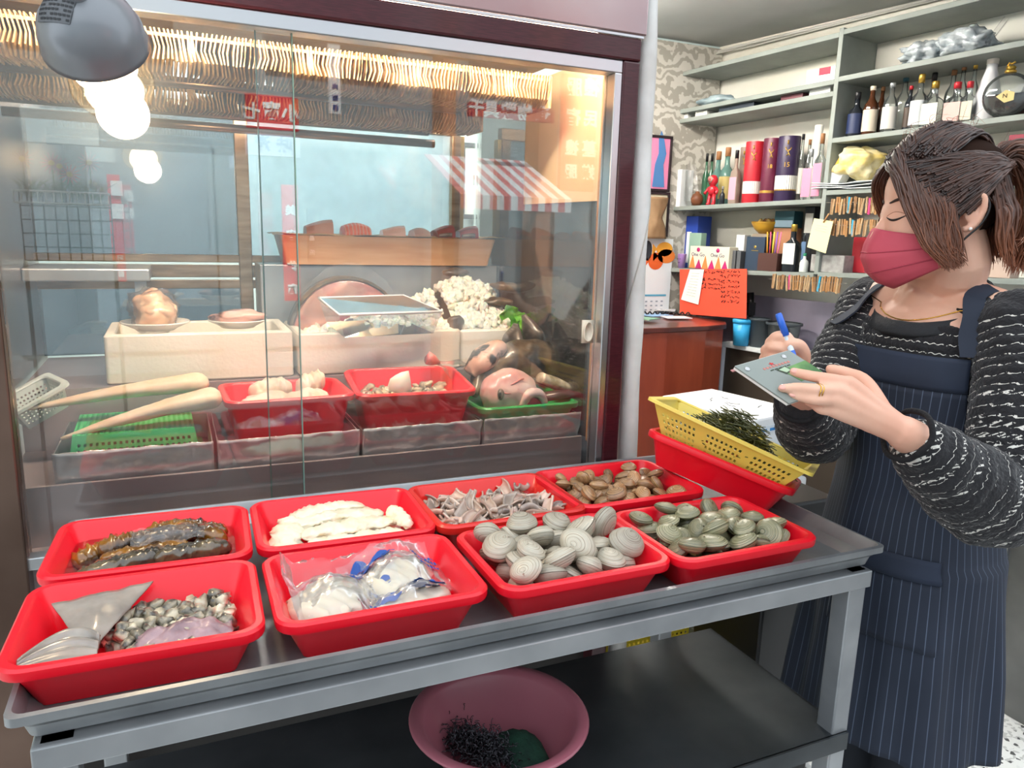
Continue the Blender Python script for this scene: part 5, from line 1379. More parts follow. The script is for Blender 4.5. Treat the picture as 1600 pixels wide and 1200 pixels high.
# bowl on the navy book stack
P, s = place(1203, 'bot', -.17); Pb = P + Vector((0, 0, .19))
pd = MB().box(-.05, .05, -.05, .05, 0, .188).build('carton', C('kraft', '#9a8a78'), smooth=False, bevel=.002); pd.location = P; pd.rotation_euler = (0, 0, SROT); tag(pd, 'plain box behind the navy book carrying the yellow bowl', 'box')
bw = MB().lathe([(.0001, 0), (.035, .0), (.062, .022), (.078, .052), (.080, .062), (.074, .060), (.056, .026), (.0001, .012)], 30).build('bowl', mat('yellow_glaze', '#c9992e', .3, coat=.4)); bw.location = Pb; tag(bw, 'mustard yellow bowl of trinkets above the navy book', 'bowl')
for k in range(4):
    o = blob(.014, .014, .018, .2, 1.2, k*1.7, 2).build('trinket', C('trinket%d' % (k % 2), '#8a5a30' if k % 2 else '#c9a35a')); o.location = Pb + Vector((SU.x*(k-1.5)*.026, SU.y*(k-1.5)*.026, .062)); tag(o, 'small brown trinket in the mustard yellow bowl', 'trinket', 'trinkets in the yellow bowl')
bottle(1247, 24, 352, 'bot', 'dark bottle with a large white label on the lowest shelf', GD, gold, C('label_white', '#efece4'), 'squat', -.05, True, lz=(.16, .60))
bottle(1268, 14, 333, 'bot', 'dark blue bottle behind the white labelled one', GD, blackc, C('bluelabel', '#6f8fb8'), 'wine', -.18)
bottle(1240, 10, 345, 'bot', 'slim dark bottle behind the large white label', GD, blackc, None, 'wine', -.19)
t, w, h, d = carton(1266, 1283, 326, 'bot', 'black box with a white patch beside the shelf post', C('blackbox', '#23262c'), 'box', 18, -.19, 'carton'); strip(t, w, h, d, .1, .9, .6, .9, C('label_white', '#efece4'), 'label')
bottle(1268, 13, 396, 'bot', 'small jar with a green lid near the shelf post', C('milkjar', '#d9dedc'), C('greenlid', '#3c9a78'), None, 'squat', -.04)
t, w, h, d = carton(1288, 1345, 399, 'rbot', 'grey translucent plastic box on the lowest shelf', mat('greybox', '#a9a8a6', .4, col2='#8a8886', scale=30), 'box', 40, -.08, 'plastic_box')
# yellow order slips clipped to the shelf post
nt_, q3 = quad_panel('note_pad', [(1272, 341), (1302, 346), (1290, 396), (1261, 386)], .03, C('yellowpad', '#efe8b0'), 'pale yellow note pad pegged to the shelf post', 'note pad')
g = MB()
for k in range(3): g.tube([on_quad(nt_, q3, .2, .2 + k*.08), on_quad(nt_, q3, .75, .2 + k*.08)], .0008, 4)
g.build('faint_print', MATS['faint_ink'], nt_)
MB().tube([on_quad(nt_, q3, .55, .08, .004), on_quad(nt_, q3, .72, -.22, .004)], .004, 6).build('peg', mat('peg_wood', '#b98a5a', .7), nt_)
# upper left shelves
t = thing('plastic_bag', 'blue grey plastic bag lying on the upper left shelf', 'bag', place(1108, 's1', -.10)[0] + Vector((0, 0, .001)), (0, 0, SROT))
blob(.11, .06, .03, .2, 1.5, 4, 3, .1).xf(Matrix.Translation((0, 0, .03))).build('bag', mat('bluegrey_bag', '#7f949e', .3, col2='#a9bac0', scale=14, coat=.4), t)
t, w, h, d = carton(1247, 1297, 110, 's1', 'clear plastic food box with a red patch on the upper shelf', mat('clearbox', '#c9cfd0', .25, coat=.4), 'box', 30, -.09, 'clear_carton'); strip(t, w, h, d, .45, .85, .55, 1.0, C('redpatch', '#d8304a'), 'label')
for px0, px1, tp_, col, lb in ((1058, 1084, 180, '#e5e5e0', 'white carton at the left of the narrow shelf gap'), (1088, 1112, 176, '#dcdcd6', 'second white carton in the narrow shelf gap'), (1118, 1186, 166, '#2c3540', 'flat dark game box in the narrow shelf gap'), (1215, 1255, 150, '#5a2c34', 'flat maroon box in the narrow shelf gap'), (1258, 1295, 140, '#e8e8e4', 'flat white box at the right of the narrow shelf gap')):
    carton(px0, px1, tp_, 's2', lb, C('gap' + col[1:], col), 'box', 40, -.10, 'flat_box')
# right bay, upper: wrapped packages
for k, (pxc, wpx, tp_, lb) in enumerate(((1418, 62, 66, 'silvery plastic wrapped package at the left of the top right shelf'), (1475, 75, 48, 'silvery plastic wrapped package at the right of the top right shelf'))):
    P, s = place(pxc, 'r1', -.10); w = wpx*s; h = (proj(P)[1]-tp_)*s
    t = thing('wrapped_package', lb, 'package', P, (0, 0, SROT)); blob(w*.55, .08, h*.5, .25, 2.2, k*5+1, 4, .25).xf(Matrix.Translation((0, 0, h*.45))).build('wrap', mat('silver_wrap', '#c9d0d4', .2, .1, col2='#a4aeb4', scale=30, bump=.8, bscale=60), t)
    MB().grid(lambda u, v: Vector((w*.45 + .06*v, (u-.5)*.05, h*.3 + h*.75*v + .01*math.sin(u*9))), 8, 8).build('bag_end', m_bag, t)
# right bay bottles
RB = [(1324, 24, 148, GD, blackc, '#1f2c50', 'squat', 'navy labelled dark bottle, first on the right hand bottle shelf'), (1346, 22, 139, GB, C('creamcap', '#d9cdb8'), '#d8cbb8', 'wine', 'brown bottle with a cream label, second on the right shelf'),
      (1361, 16, 140, GB, woodc, None, 'wine', 'brown bottle behind the clear ones on the right shelf'), (1375, 22, 134, GC, silverc, '#d9d4cc', 'wine', 'clear bottle with a pale label and silver cap'),
      (1394, 22, 125, GC, tealc, None, 'wine', 'clear bottle with a teal capsule'), (1404, 14, 138, GD, redc, '#3a2a20', 'wine', 'dark slim bottle with an orange printed label'),
      (1418, 24, 121, GC, gold, '#dfe3e6', 'squat', 'clear bottle with a gold cap and blue white label'), (1437, 20, 119, GC, blackc, None, 'squat', 'clear decanter bottle with a black stopper'),
      (1440, 28, 131, GC, gold, '#e8e2c8', 'squat', 'square clear bottle with a large cream label'), (1466, 20, 115, GC, woodc, None, 'wine', 'clear bottle with a cork, behind the red caps'),
      (1480, 18, 107, GC, woodc, None, 'wine', 'tall clear corked bottle behind the red caps'), (1497, 16, 105, GC, gold, None, 'wine', 'tall clear bottle with a gold top behind the red caps'),
      (1474, 28, 132, GC, redc, '#d9a8a0', 'squat', 'clear flask with a red cap and pink label, left one'), (1493, 24, 131, GC, redc, '#cfc4ae', 'squat', 'clear flask with a red cap, right one')]
for k, (pxc, w, tp_, gl_, cp_, lc, shp, lb) in enumerate(RB):
    bottle(pxc, w, tp_, 'r2', lb, gl_, cp_, C('rl' + lc[1:], lc) if lc else None, shp, -.17 if ('behind' in lb or 'teal' in lb or 'stopper' in lb) else -.07, square=('square' in lb or 'flask' in lb), lz=(.08, .52))
bottle(1522, 40, 95, 'r2', 'white embossed porcelain bottle with a round stopper', mat('porcelain', '#e9e9ec', .3, bump=.5, bscale=60, coat=.5), mat('porc_cap', '#d8d2c8', .4), None, 'gourd', -.12)
P, s = place(1551, 'r2', -.06); r = 34*s
t = thing('decanter', 'round crystal decanter of dark spirit with a gold stopper', 'decanter', P + Vector((0, 0, .0)), (0, 0, SROT + .25))
Mr = TM((0, 0, r*1.0), (PI/2, 0, 0))
MB().lathe([(.0001, -.034), (r*.7, -.032), (r*.95, -.02), (r, 0), (r*.95, .02), (r*.7, .032), (.0001, .034)], 32, M=Mr).build('glass', GC, t)
MB().poly([(r*.9*math.cos(PI + PI*q/16), r*.9*math.sin(PI + PI*q/16) + r*.05) for q in range(17)], -.024, .024, M=Mr @ Matrix.Translation((0, 0, 0))).build('spirit', mat('dark_spirit', '#2a1620', .1), t, smooth=False)
MB().lathe([(.016, r*1.95), (.020, r*2.0), (.020, r*2.08), (.014, r*2.1), (.018, r*2.2), (.012, r*2.28), (.0001, r*2.3)], 20).build('stopper', gold, t)
MB().tube([(-.012, 0, r*2.28), (-.008, 0, r*2.42), (.0, 0, r*2.36), (.012, 0, r*2.45)], .004, 8).build('finial', gold, t)
MB().poly([(-.03, 0), (0, .022), (.03, .012), (.03, -.016), (0, -.024)], 0, .0016, M=frame((.0, -.036, r*.92), (1, 0, 0), (0, -1, 0))).build('label', mat('cream_gold', '#e2c98a', .4), t, smooth=False)
text('N', .022, C('dark_letter', '#3a2a18'), t, frame((.0, -.039, r*.92), (1, 0, 0), (0, -1, 0)))
bottle(1585, 34, 115, 'r2', 'dark brown stoneware jug at the right end of the bottles', mat('stoneware', '#3a2018', .4), mat('jug_cap', '#5a3020', .5), None, 'gourd', -.14)
# right bay middle: bags and flat sheets
P, s = place(1336, 'r3', -.06)
t = thing('yellow_bag', 'crumpled yellow translucent plastic bag of cups on the shelf', 'bag', P, (0, 0, SROT)); blob(.105, .07, .072, .22, 1.5, 7, 4, .2).xf(Matrix.Translation((0, 0, .118))).build('bag', mat('yellow_bag', '#d8bf6a', .3, col2='#efe7c4', scale=12, coat=.4, bump=.8, bscale=40), t)
t = thing('white_carton', 'folded white and orange food carton by the shelf post', 'carton', place(1303, 'r3', -.05)[0] + Vector((0, 0, .03)), (0, .5, SROT)); MB().box(-.03, .03, -.03, .03, 0, .12).build('body', C('whitebox', '#e8eaec'), t, smooth=False); MB().poly([(-.03, .08), (.03, .12), (-.03, .12)], 0, .001, M=frame((0, -.031, 0), (1, 0, 0), (0, -1, 0))).build('flap', C('flap_orange', '#e0a030'), t, smooth=False)
for k in range(3):
    o = MB().grid(lambda u, v: Vector(((u-.5)*.34, (v-.5)*.2, .004*math.sin(u*7 + k) + .003*noise.noise(Vector((u*5, v*5, k))))), 16, 10).build('plastic_sheet', mat('sheet_film', '#d5dadc', .3, coat=.3), solid=.004)
    P, s = place(1338, 'r3', -.09); o.location = P + Vector((0, 0, .006 + k*.011)); o.rotation_euler = (0, 0, SROT); tag(o, ['bottom sheet of white plastic under the yellow bag', 'middle sheet of white plastic under the yellow bag', 'top sheet of white plastic under the yellow bag'][k], 'sheet', 'stacked plastic sheets')
# beyond the woman's head
t, w, h, d = carton(1572, 1606, 214, 'r3', 'dark red box with white squares behind the woman', C('redboxr', '#8d1f38'), 'box', 30, -.06, 'red_carton')
for k in (.15, .45): strip(t, w, h, d, k, k+.2, .72, .86, C('label_white', '#efece4'), 'label')
t, w, h, d = carton(1575, 1602, 258, 'r3', 'black box behind the ponytail of the woman', C('blackbox', '#23262c'), 'box', 30, -.03, 'dark_carton')
t, w, h, d = carton(1572, 1604, 372, 'rbot', 'stack of colourful papers behind the shoulder of the woman', C('stackc', '#c9b0a0'), 'papers', 30, -.06, 'paper_stack')
t, w, h, d = carton(1350, 1395, 372, 'rbot', 'flat dark red box behind the mask of the woman', C('redboxr2', '#a01828'), 'box', 30, -.14, 'red_carton')
# pegs on strings
m_pegs = [mat('peg_wood', '#b08c66', .7), mat('peg_wood_b', '#997552', .7), mat('peg_wood_c', '#c0a27c', .7)]
m_pegc = {'b': mat('peg_blue', '#3fb0d8', .4), 'p': mat('peg_pink', '#e04a8a', .4), 'y': mat('peg_yellow', '#d8e04a', .4)}
PEGP = {}
def peg(P, h, m, label, group, lean):
    if m.name not in PEGP:
        t = thing('clothes_peg', label, 'peg'); 
        for s_ in (-1, 1): MB().add([(s_*.0008, -.004, 0), (s_*.0035, -.004, 0), (s_*.0035, .004, 0), (s_*.0008, .004, 0), (s_*.0008, -.004, -h), (s_*.0045, -.004, -h), (s_*.0045, .004, -h), (s_*.0008, .004, -h)], [(0,1,2,3),(7,6,5,4),(0,4,5,1),(1,5,6,2),(2,6,7,3),(3,7,4,0)]).build('jaw', m, t, smooth=False)
        MB().tube([(-.006, 0, -h*.4), (.006, 0, -h*.4)], .0022, 6).build('spring', silverc, t)
        PEGP[m.name] = t
    else: t = dup(PEGP[m.name], label=label)
    t.location = P; t.rotation_euler = (0, lean, SROT); t['group'] = group
rg = random.Random(4)
for (px0, px1, py0, py1, npg, cols, nm, lbl, wl, wr) in ((1301, 1371, 309, 308, 19, {7: 'b', 15: 'p'}, 'upper row', 'wooden clothes peg in the upper of the two short peg rows', 'blue', 'pink'),
        (1298, 1372, 343, 343, 20, {9: 'b'}, 'lower row', 'wooden clothes peg in the lower of the two short peg rows', 'blue', ''), (1208, 1314, 429, 434, 29, {7: 'p', 20: 'b'}, 'long row', 'wooden clothes peg in the long row under the lowest shelf', '', '')):
    a = shplane(px0, py0, .012); b_ = shplane(px1, py1, .012); hh = 24*pxm(a)
    for k in range(npg):
        f_ = (k + .3*rg.random())/(npg-1); c_ = cols.get(k)
        lb_ = lbl if not c_ else {'b': 'blue', 'p': 'pink'}[c_] + ' plastic clothes peg in the ' + {'upper row': 'upper short peg row', 'lower row': 'lower short peg row', 'long row': 'long peg row'}[nm]
        peg(a.lerp(b_, f_) + Vector((0, 0, rg.uniform(-.006, .006))), hh, m_pegc[c_] if c_ else rg.choice(m_pegs), lb_, 'clothes pegs in the ' + nm, rg.uniform(-.12, .12))
    st = MB().tube([a - SU*.03 - Vector((0, 0, hh*.3)), b_ + SU*.03 - Vector((0, 0, hh*.3))], .0012, 5).build('peg_string', mat('string', '#8a8478', .7)); tag(st, 'thin string carrying the ' + {'upper row': 'upper short row', 'lower row': 'lower short row', 'long row': 'long row'}[nm] + ' of pegs', 'string')

# ---------------------------------------------------------------- side ledge with blue cup and bins
LZ = .87
lg = thing('side_cabinet', 'low dark cabinet with a white top below the shelves', 'cabinet', SP(.9, -.1, 0), (0, 0, SROT))
MB().box(-.46, .75, -.06, .14, 0, LZ-.025).build('body', mat('dark_cabinet', '#3b342c', .5), lg, smooth=False)
MB().box(-.48, .77, -.08, .14, LZ-.025, LZ).build('top', C('cabtop', '#dfe4e4', .35), lg, smooth=False, bevel=.004)
MB().box(-.48, -.455, -.085, .14, 0, LZ-.025).build('side_panel', C('cabside', '#c5cbd2', .5), lg, smooth=False)
def ledge(px, n): 
    u, z = shelf_px(px, 540, n); return SP(u, n, LZ+.001)
P = ledge(1157, -.02); s = pxm(P)
cu = thing('blue_cup', 'bright blue plastic cup with a lid and a flower stirrer', 'cup', P)
MB().lathe([(.0001, 0), (11.5*s, 0), (14*s, 36*s), (13.4*s, 36*s), (.0001, .004)], 24).build('cup', mat('cup_blue', '#37a8e0', .35), cu)
MB().lathe([(15*s, 35*s), (15*s, 40*s), (13*s, 41*s), (.0001, 41*s)], 24).build('lid', mat('cup_blue', '#37a8e0', .35), cu)
MB().tube([(0, 0, 40*s), (0, 0, 52*s)], 1.2*s, 8).build('stirrer', mat('cup_blue', '#37a8e0', .35), cu)
g = MB()
for k in range(5): g.lathe([(.0001, -.003), (2.6*s, -.003), (2.6*s, .003), (.0001, .003)], 10, M=TM((3.2*s*math.cos(k*2*PI/5), 0, 53*s + 3.2*s*math.sin(k*2*PI/5)), (PI/2, 0, 0)))
g.build('flower', mat('flower_blue', '#2a86c0', .4), cu)
for (px, w, h, col, lb, al) in ((1184, 30, 42, '#6f7c86', 'smoky clear plastic pitcher beside the blue cup', .55), (1222, 50, 40, '#7d8488', 'round grey translucent bin beside the pitcher', .6)):
    P = ledge(px, -.07 if px < 1200 else -.09); s = pxm(P)
    t = thing('plastic_bin', lb, 'container', P)
    MB().lathe([(.0001, 0), (w*.42*s, 0), (w*.5*s, h*s), (w*.53*s, h*s), (w*.53*s, h*s+.004), (w*.48*s, h*s+.003), (w*.40*s, .004), (.0001, .004)], 28).build('body', glassy('bin_' + col[1:], col, al), t)
    MB().lathe([(w*.50*s, h*s-.004), (w*.55*s, h*s-.002), (w*.55*s, h*s+.008), (w*.49*s, h*s+.008)], 28, cap=False).build('rim', C('binrim', '#3a4046'), t, solid=.002)
# dark handset stand and brush by the notice
P = ledge(1178, -.16); t = thing('desk_mount', 'black bracket arm leaning between the notice and the wall', 'bracket', P)
MB().tube([(0, 0, 0), (-.02, .02, .14), (-.035, .03, .27)], [.018, .014, .022], 10).build('arm', m_black, t); MB().box(-.06, -.01, 0, .06, .15, .22).build('block', m_black, t, smooth=False, bevel=.004)

# ---------------------------------------------------------------- pictures on the back wall
def wallpic(px0, py0, px1, py1, name, label, cat, m, frame_m=None, fw=.014, Y=3.655, th=.015):
    a, b_ = ony(px0, py0, Y), ony(px1, py1, Y); x0, x1, z1, z0 = a.x, b_.x, a.z, b_.z
    t = thing(name, label, cat, ((x0+x1)/2, Y, z0)); w = x1-x0; h = z1-z0
    MB().box(-w/2, w/2, -th*.5, .003, 0, h).build('picture', m, t, smooth=False)
    if frame_m:
        for (p, q_, r_, s_) in ((-w/2-fw, w/2+fw, -fw, 0), (-w/2-fw, w/2+fw, h, h+fw), (-w/2-fw, -w/2, 0, h), (w/2, w/2+fw, 0, h)):
            MB().box(p, q_, -th, .003, r_, s_).build('frame', frame_m, t, smooth=False, bevel=.002)
    return t, w, h
fdark = mat('dark_frame', '#2b2226', .4)
t, w, h = wallpic(988, 212, 1041, 296, 'pink_picture', 'pink framed picture of a blue robed figure beside the pipe', 'picture', C('pinkpic', '#e58ab0', .5), fdark)
MB().poly([(.02, .0), (.10, .0), (.085, .12), (.10, .18), (.075, .27), (.06, .30), (.045, .26), (.05, .18), (.03, .12)], 0, .002, M=frame((0, -.0085, .01), (1, 0, 0), (0, -1, 0))).build('robe', C('robeblue', '#4f7fb8'), t, smooth=False)
MB().box(-w/2+.01, -w/2+.06, -.0095, -.0076, h*.55, h*.94).build('caption', C('cappale', '#f3cddc'), t, smooth=False)
t, w, h = wallpic(990, 302, 1038, 366, 'certificate', 'cream framed paper with a brown paper bag hung over it', 'picture', C('creampic', '#e9e3c8'), fdark)
def bagp(u, v): return Vector((w*.10 + (u-.5)*.16*(.55 + .45*abs(math.cos(v*3))), -.03 - .02*math.sin(u*PI) + .006*noise.noise(Vector((u*5, v*5, 0))), h*(-.12 + 1.05*v)))
MB().grid(bagp, 14, 16).build('paper_bag', mat('kraft_bag', '#a08262', .8, col2='#8d6f50', scale=12), t, solid=.003)
t, w, h = wallpic(990, 372, 1042, 505, 'calendar', 'white wall calendar with pictures of fish', 'calendar', C('calpaper', '#e8eef2'))
for (cx_, cz, rx, rz, c1_) in ((.02, .74, .05, .06, '#e0622a'), (.075, .88, .055, .05, '#f0a83a'), (-.04, .86, .03, .07, '#2a3038'), (.09, .80, .06, .05, '#e8843a')):
    MB().lathe([(.0001, 0), (1, 0), (1, .0015), (.0001, .0015)], 20, M=TM((cx_, -.0075, h*cz), (PI/2, 0, 0)) @ Matrix.Diagonal((rx, rz*.8, 1, 1))).build('fish_print', C('fp' + c1_[1:], c1_), t, smooth=False)
    MB().poly([(-rx*.9, 0), (-rx*1.5, rz*.6), (-rx*1.5, -rz*.6)], 0, .0015, M=frame((cx_, -.0075, h*cz), (1, 0, 0), (0, -1, 0))).build('fish_print', C('fp' + c1_[1:], c1_), t, smooth=False)
MB().box(-w*.4, w*.4, -.0092, -.0075, h*.33, h*.35).build('header_line', C('calblue', '#4fa0c0'), t, smooth=False)
for i in range(5):
    for j in range(6): MB().box(-w*.4 + j*w*.135, -w*.4 + j*w*.135 + .014, -.0088, -.0075, h*(.06 + i*.05), h*(.06 + i*.05) + .008).build('date', C('calink', '#9aa8b4'), t, smooth=False)
t, w, h = wallpic(726, 230, 816, 338, 'framed_scroll', 'wide framed calligraphy on the teal wall behind the case', 'picture', C('scrollpaper', '#cfdad6'), mat('grey_frame', '#4d5456', .4), .022)
for i in range(3):
    for j in range(4): MB().box(-w*.36 + j*w*.2, -w*.36 + j*w*.2 + .05, -.0095, -.0076, h*(.2 + i*.24), h*(.2 + i*.24) + .05).build('brush_mark', C('brushgrey', '#7d8a8a'), t, smooth=False) if (i+j) % 2 else None
t, w, h = wallpic(862, 326, 905, 414, 'food_poster', 'narrow food poster with a bowl on the teal wall', 'poster', C('posterpale', '#d9e2d0'), mat('thin_frame', '#8f9a98', .4), .006)
MB().box(-w*.3, w*.42, -.0095, -.0076, h*.62, h*.97).build('yellow_field', C('posteryellow', '#d8dc9a'), t, smooth=False)
MB().box(-w*.46, -w*.3, -.0095, -.0076, h*.5, h*.97).build('brown_strip', C('posterbrown', '#a98a6a'), t, smooth=False)
MB().lathe([(.0001, 0), (w*.26, 0), (w*.26, .003), (.0001, .003)], 24, M=TM((-w*.2, -.008, h*.27), (PI/2, 0, 0))).build('bowl_print', C('bowldark', '#4a4038'), t)
MB().lathe([(.0001, 0), (w*.13, 0), (w*.13, .002), (.0001, .002)], 24, M=TM((-w*.2, -.0115, h*.28), (PI/2, 0, 0))).build('egg_print', C('eggpale', '#efe6b0'), t)
for i in range(3): MB().box(w*.12, w*.42, -.0095, -.0076, h*(.12 + i*.1), h*(.12 + i*.1) + .018).build('caption', C('postergrey', '#6d7a74'), t, smooth=False)
# ceiling cable
cb = MB().tube([SP(-.1, -.22, 2.44), SP(.3, -.24, 2.455), SP(.7, -.25, 2.46), SP(1.3, -.25, 2.47)], .007, 8).tube([SP(-.1, -.20, 2.43), SP(.35, -.24, 2.44), SP(.8, -.25, 2.452), SP(1.3, -.25, 2.46)], .004, 8).build('cable', mat('cable_grey', '#c5c3bd', .5)); tag(cb, 'grey cables running along the corner of ceiling and wall', 'cable')

# ---------------------------------------------------------------- under and behind the table
sc_ = thing('steel_cabinet', 'tall stainless cabinet at the right edge behind the woman', 'cabinet', (2.46, 1.42, 0))
MB().box(-.17, .4, -.35, .3, 0, .86).build('body', mat('dull_steel', '#7f8080', .35, .85, col2='#6b6c6c', scale=4), sc_, smooth=False, bevel=.004)
MB().box(-.178, -.170, -.07, -.058, 0, .86).build('edge_bead', m_alu, sc_, smooth=False)
MB().box(-.18, .41, -.36, .3, .86, .885).build('top', m_steel, sc_, smooth=False)
st_ = thing('low_stand', 'low grey topped stand on the floor behind the table', 'stand', (1.39, 1.47, 0))
MB().box(-.17, .17, -.14, .14, .37, .40).build('top', mat('grey_top', '#7f868c', .35, .3, col2='#70777d', scale=4), st_, smooth=False, bevel=.004)
for a in (-.15, .13):
    for b_ in (-.12, .10): MB().box(a, a+.025, b_, b_+.025, 0, .37).build('leg', m_black, st_, smooth=False)
yc = basket('yellow perforated crate standing on the floor under the case', mat('yellow_crate', '#d9bf2e', .5), .36, .20, .20, .006, .014, .008, groups=2, name='plastic_crate')
yc.location = (1.135, 1.60, .26)
cr = MB().box(.93, 1.33, 1.50, 1.74, 0, .255).build('dark_crate', mat('brown_crate', '#4a3228', .6), smooth=False, bevel=.004); tag(cr, 'dark brown box carrying the yellow crate', 'box')
bs = onz(780, 1118, .685)
ba = thing('basin', 'dusty mauve plastic basin with scouring pads on the lower shelf', 'basin', (bs.x, bs.y, SHZ+.001))
m_mauve = mat('mauve_plastic', '#ab6673', .33, col2='#a05c69', scale=4, coat=.15)
MB().lathe([(.0001, 0), (.078, 0), (.084, .006), (.124, .078), (.138, .081), (.141, .084), (.138, .087), (.124, .086), (.118, .078), (.080, .008), (.0001, .006)], 56).build('bowl', m_mauve, ba)
# black steel wool and green pad
g = MB(); rg = random.Random(8)
for k in range(1500):
    a = rg.uniform(0, 2*PI); x, y = rg.gauss(0, .015), rg.gauss(0, .028); z = .008 + abs(rg.gauss(0, .013))
    p = Vector((x, y, z)); pts = []
    dd = Vector((rg.uniform(-1, 1), rg.uniform(-1, 1), rg.uniform(-.5, .7))).normalized()
    for q in range(6):
        pts.append(p.copy()); dd = (dd + Vector((rg.uniform(-1, 1), rg.uniform(-1, 1), rg.uniform(-1, 1)))*1.3).normalized(); p = p + dd*.0035
    g.tube(pts, .0007, 3, cap=False)
o = g.build('steel_wool', mat('dark_wool', '#5c5c62', .25, .8)); o.location = Vector(ba.location) + Vector((-.028, .012, .012)); o.rotation_euler = (0, 0, .5); tag(o, 'clump of glittering black steel wool in the mauve basin', 'steel wool', kind='stuff')
o = blob(.032, .05, .012, .12, 1.5, 4, 3, .1).build('scouring_pad', mat('dark_green_pad', '#123026', .8, col2='#1e4434', scale=60, bump=.6, bscale=200)); o.location = Vector(ba.location) + Vector((.036, -.022, .022)); o.rotation_euler = (.25, -.2, .2); tag(o, 'dark green scouring pad beside the steel wool in the basin', 'scouring pad')

# ================================================================ WOMAN WITH THE ORDER PAD
from mathutils.bvhtree import BVHTree
WO = Vector((1.28, .94, 0))
wm = thing('person', 'person in pink mask, black sweater and navy apron writing on a pad', 'person', WO)
def remeshed(mb, voxel, smooth=6, fac=.5):
    me = bpy.data.meshes.new('tmp'); me.from_pydata([tuple(v) for v in mb.v], [], mb.f); me.update()
    bm = bmesh.new(); bm.from_mesh(me); bmesh.ops.recalc_face_normals(bm, faces=bm.faces); bm.to_mesh(me); bm.free()
    o = bpy.data.objects.new('tmp', me); COL.objects.link(o)
    md = o.modifiers.new('r', 'REMESH'); md.mode = 'VOXEL'; md.voxel_size = voxel
    if smooth:
        s = o.modifiers.new('s', 'SMOOTH'); s.factor = fac; s.iterations = smooth
    dg = bpy.context.evaluated_depsgraph_get()
    r = bpy.data.meshes.new_from_object(o.evaluated_get(dg))
    bpy.data.objects.remove(o); bpy.data.meshes.remove(me)
    return r
def me_obj(me, name, m, parent, local_off=None):
    me.name = name; me.materials.clear(); me.materials.append(m)
    if local_off is not None: me.transform(Matrix.Translation(-Vector(local_off)))
    me.polygons.foreach_set('use_smooth', [True]*len(me.polygons))
    o = bpy.data.objects.new(name, me); COL.objects.link(o); o.parent = parent; return o
def bvh_of(me):
    return BVHTree.FromPolygons([v.co.copy() for v in me.vertices], [tuple(p.vertices) for p in me.polygons])
def J(*a): return dep(*a)
def catmull(P, n=6):
    P = [Vector(p) for p in P]; out = []
    for i in range(len(P)-1):
        p0, p1, p2, p3 = P[max(i-1, 0)], P[i], P[i+1], P[min(i+2, len(P)-1)]
        for j in range(n):
            t = j/n; out.append(.5*((2*p1) + (-p0+p2)*t + (2*p0-5*p1+4*p2-p3)*t*t + (-p0+3*p1-3*p2+p3)*t**3))
    out.append(P[-1]); return out
def ell(c, rx, ry, rz, M3=None, sub=3):
    vs, fs = ico(sub); out = []
    for v in vs:
        q = Vector((v.x*rx, v.y*ry, v.z*rz))
        if M3 is not None: q = M3 @ q
        out.append(Vector(c) + q)
    return out, fs
def limb(mb, P, rad, n=14, k=5):
    Q = catmull(P, k); rr2 = []
    for i in range(len(Q)):
        t = i/k; a = min(int(t), len(rad)-2); f = t-a; rr2.append(rad[a] + (rad[a+1]-rad[a])*f)
    mb.tube(Q, rr2, n)
    mb.add(*ell(Q[0], rad[0], rad[0], rad[0], sub=2)); mb.add(*ell(Q[-1], rad[-1], rad[-1], rad[-1], sub=2))

# --- head frame
HC = J(1464, 332, 1.30)
HF = Vector((-.885, .455, -.17)).normalized(); HL = Vector((0, 0, 1)).cross(HF).normalized(); HU = HF.cross(HL).normalized()
HM = Matrix((HF, HL, HU)).transposed()
def h(f, l, u): return HC + HF*f + HL*l + HU*u

body = MB()
body.add(*ell(h(-.012, 0, .034), .094, .074, .083, HM, 4))
body.add(*ell(h(.032, 0, -.022), .062, .061, .088, HM, 4))
body.add(*ell(h(.058, 0, -.083), .034, .036, .028, HM, 3))
body.add(*ell(h(.02, 0, -.066), .052, .056, .040, HM, 3))
limb(body, [h(.088, 0, -.004), h(.104, 0, -.030), h(.108, 0, -.044)], [.009, .011, .013], 10)
for s in (-1, 1):
    body.add(*ell(h(.060, s*.032, -.034), .018, .018, .020, HM, 2))     # cheeks
    
    # ear: rim and lobe
    E0 = [h(-.006, s*.072, .012), h(-.018, s*.082, .026), h(-.032, s*.086, .018), h(-.032, s*.084, -.004), h(-.020, s*.078, -.026), h(-.008, s*.073, -.030)]
    limb(body, E0, [.005, .006, .006, .0055, .006, .006], 8, 4)
    body.add(*ell(h(-.018, s*.075, -.002), .014, .006, .022, HM, 2))
# neck, shoulders and chest
NB = Vector((1.272, .952, 1.335))
limb(body, [h(-.02, 0, -.05), h(-.028, 0, -.10), NB + Vector((0, 0, .03)), NB + Vector((.0, 0, -.03))], [.055, .053, .056, .075], 18)
RS, LS = Vector((1.285, 1.095, 1.300)), Vector((1.268, .790, 1.297))
body.add(*ell(Vector((1.268, .945, 1.262)), .090, .145, .085, None, 3))
limb(body, [RS, NB + Vector((0, .05, -.012)), NB + Vector((0, -.05, -.012)), LS], [.050, .050, .050, .050], 12)
limb(body, [(1.275, .942, 1.25), (1.28, .938, 1.05), (1.285, .95, .88)], [.090, .082, .095], 16)
LE, LW = J(1556, 768, 1.16), J(1408, 674, 1.062)
RE, RW = J(1278, 660, 1.385), J(1246, 592, 1.205)
limb(body, [LS, LS.lerp(LE, .5), LE], [.048, .042, .036]); limb(body, [RS, RS.lerp(RE, .5), RE], [.048, .042, .036])
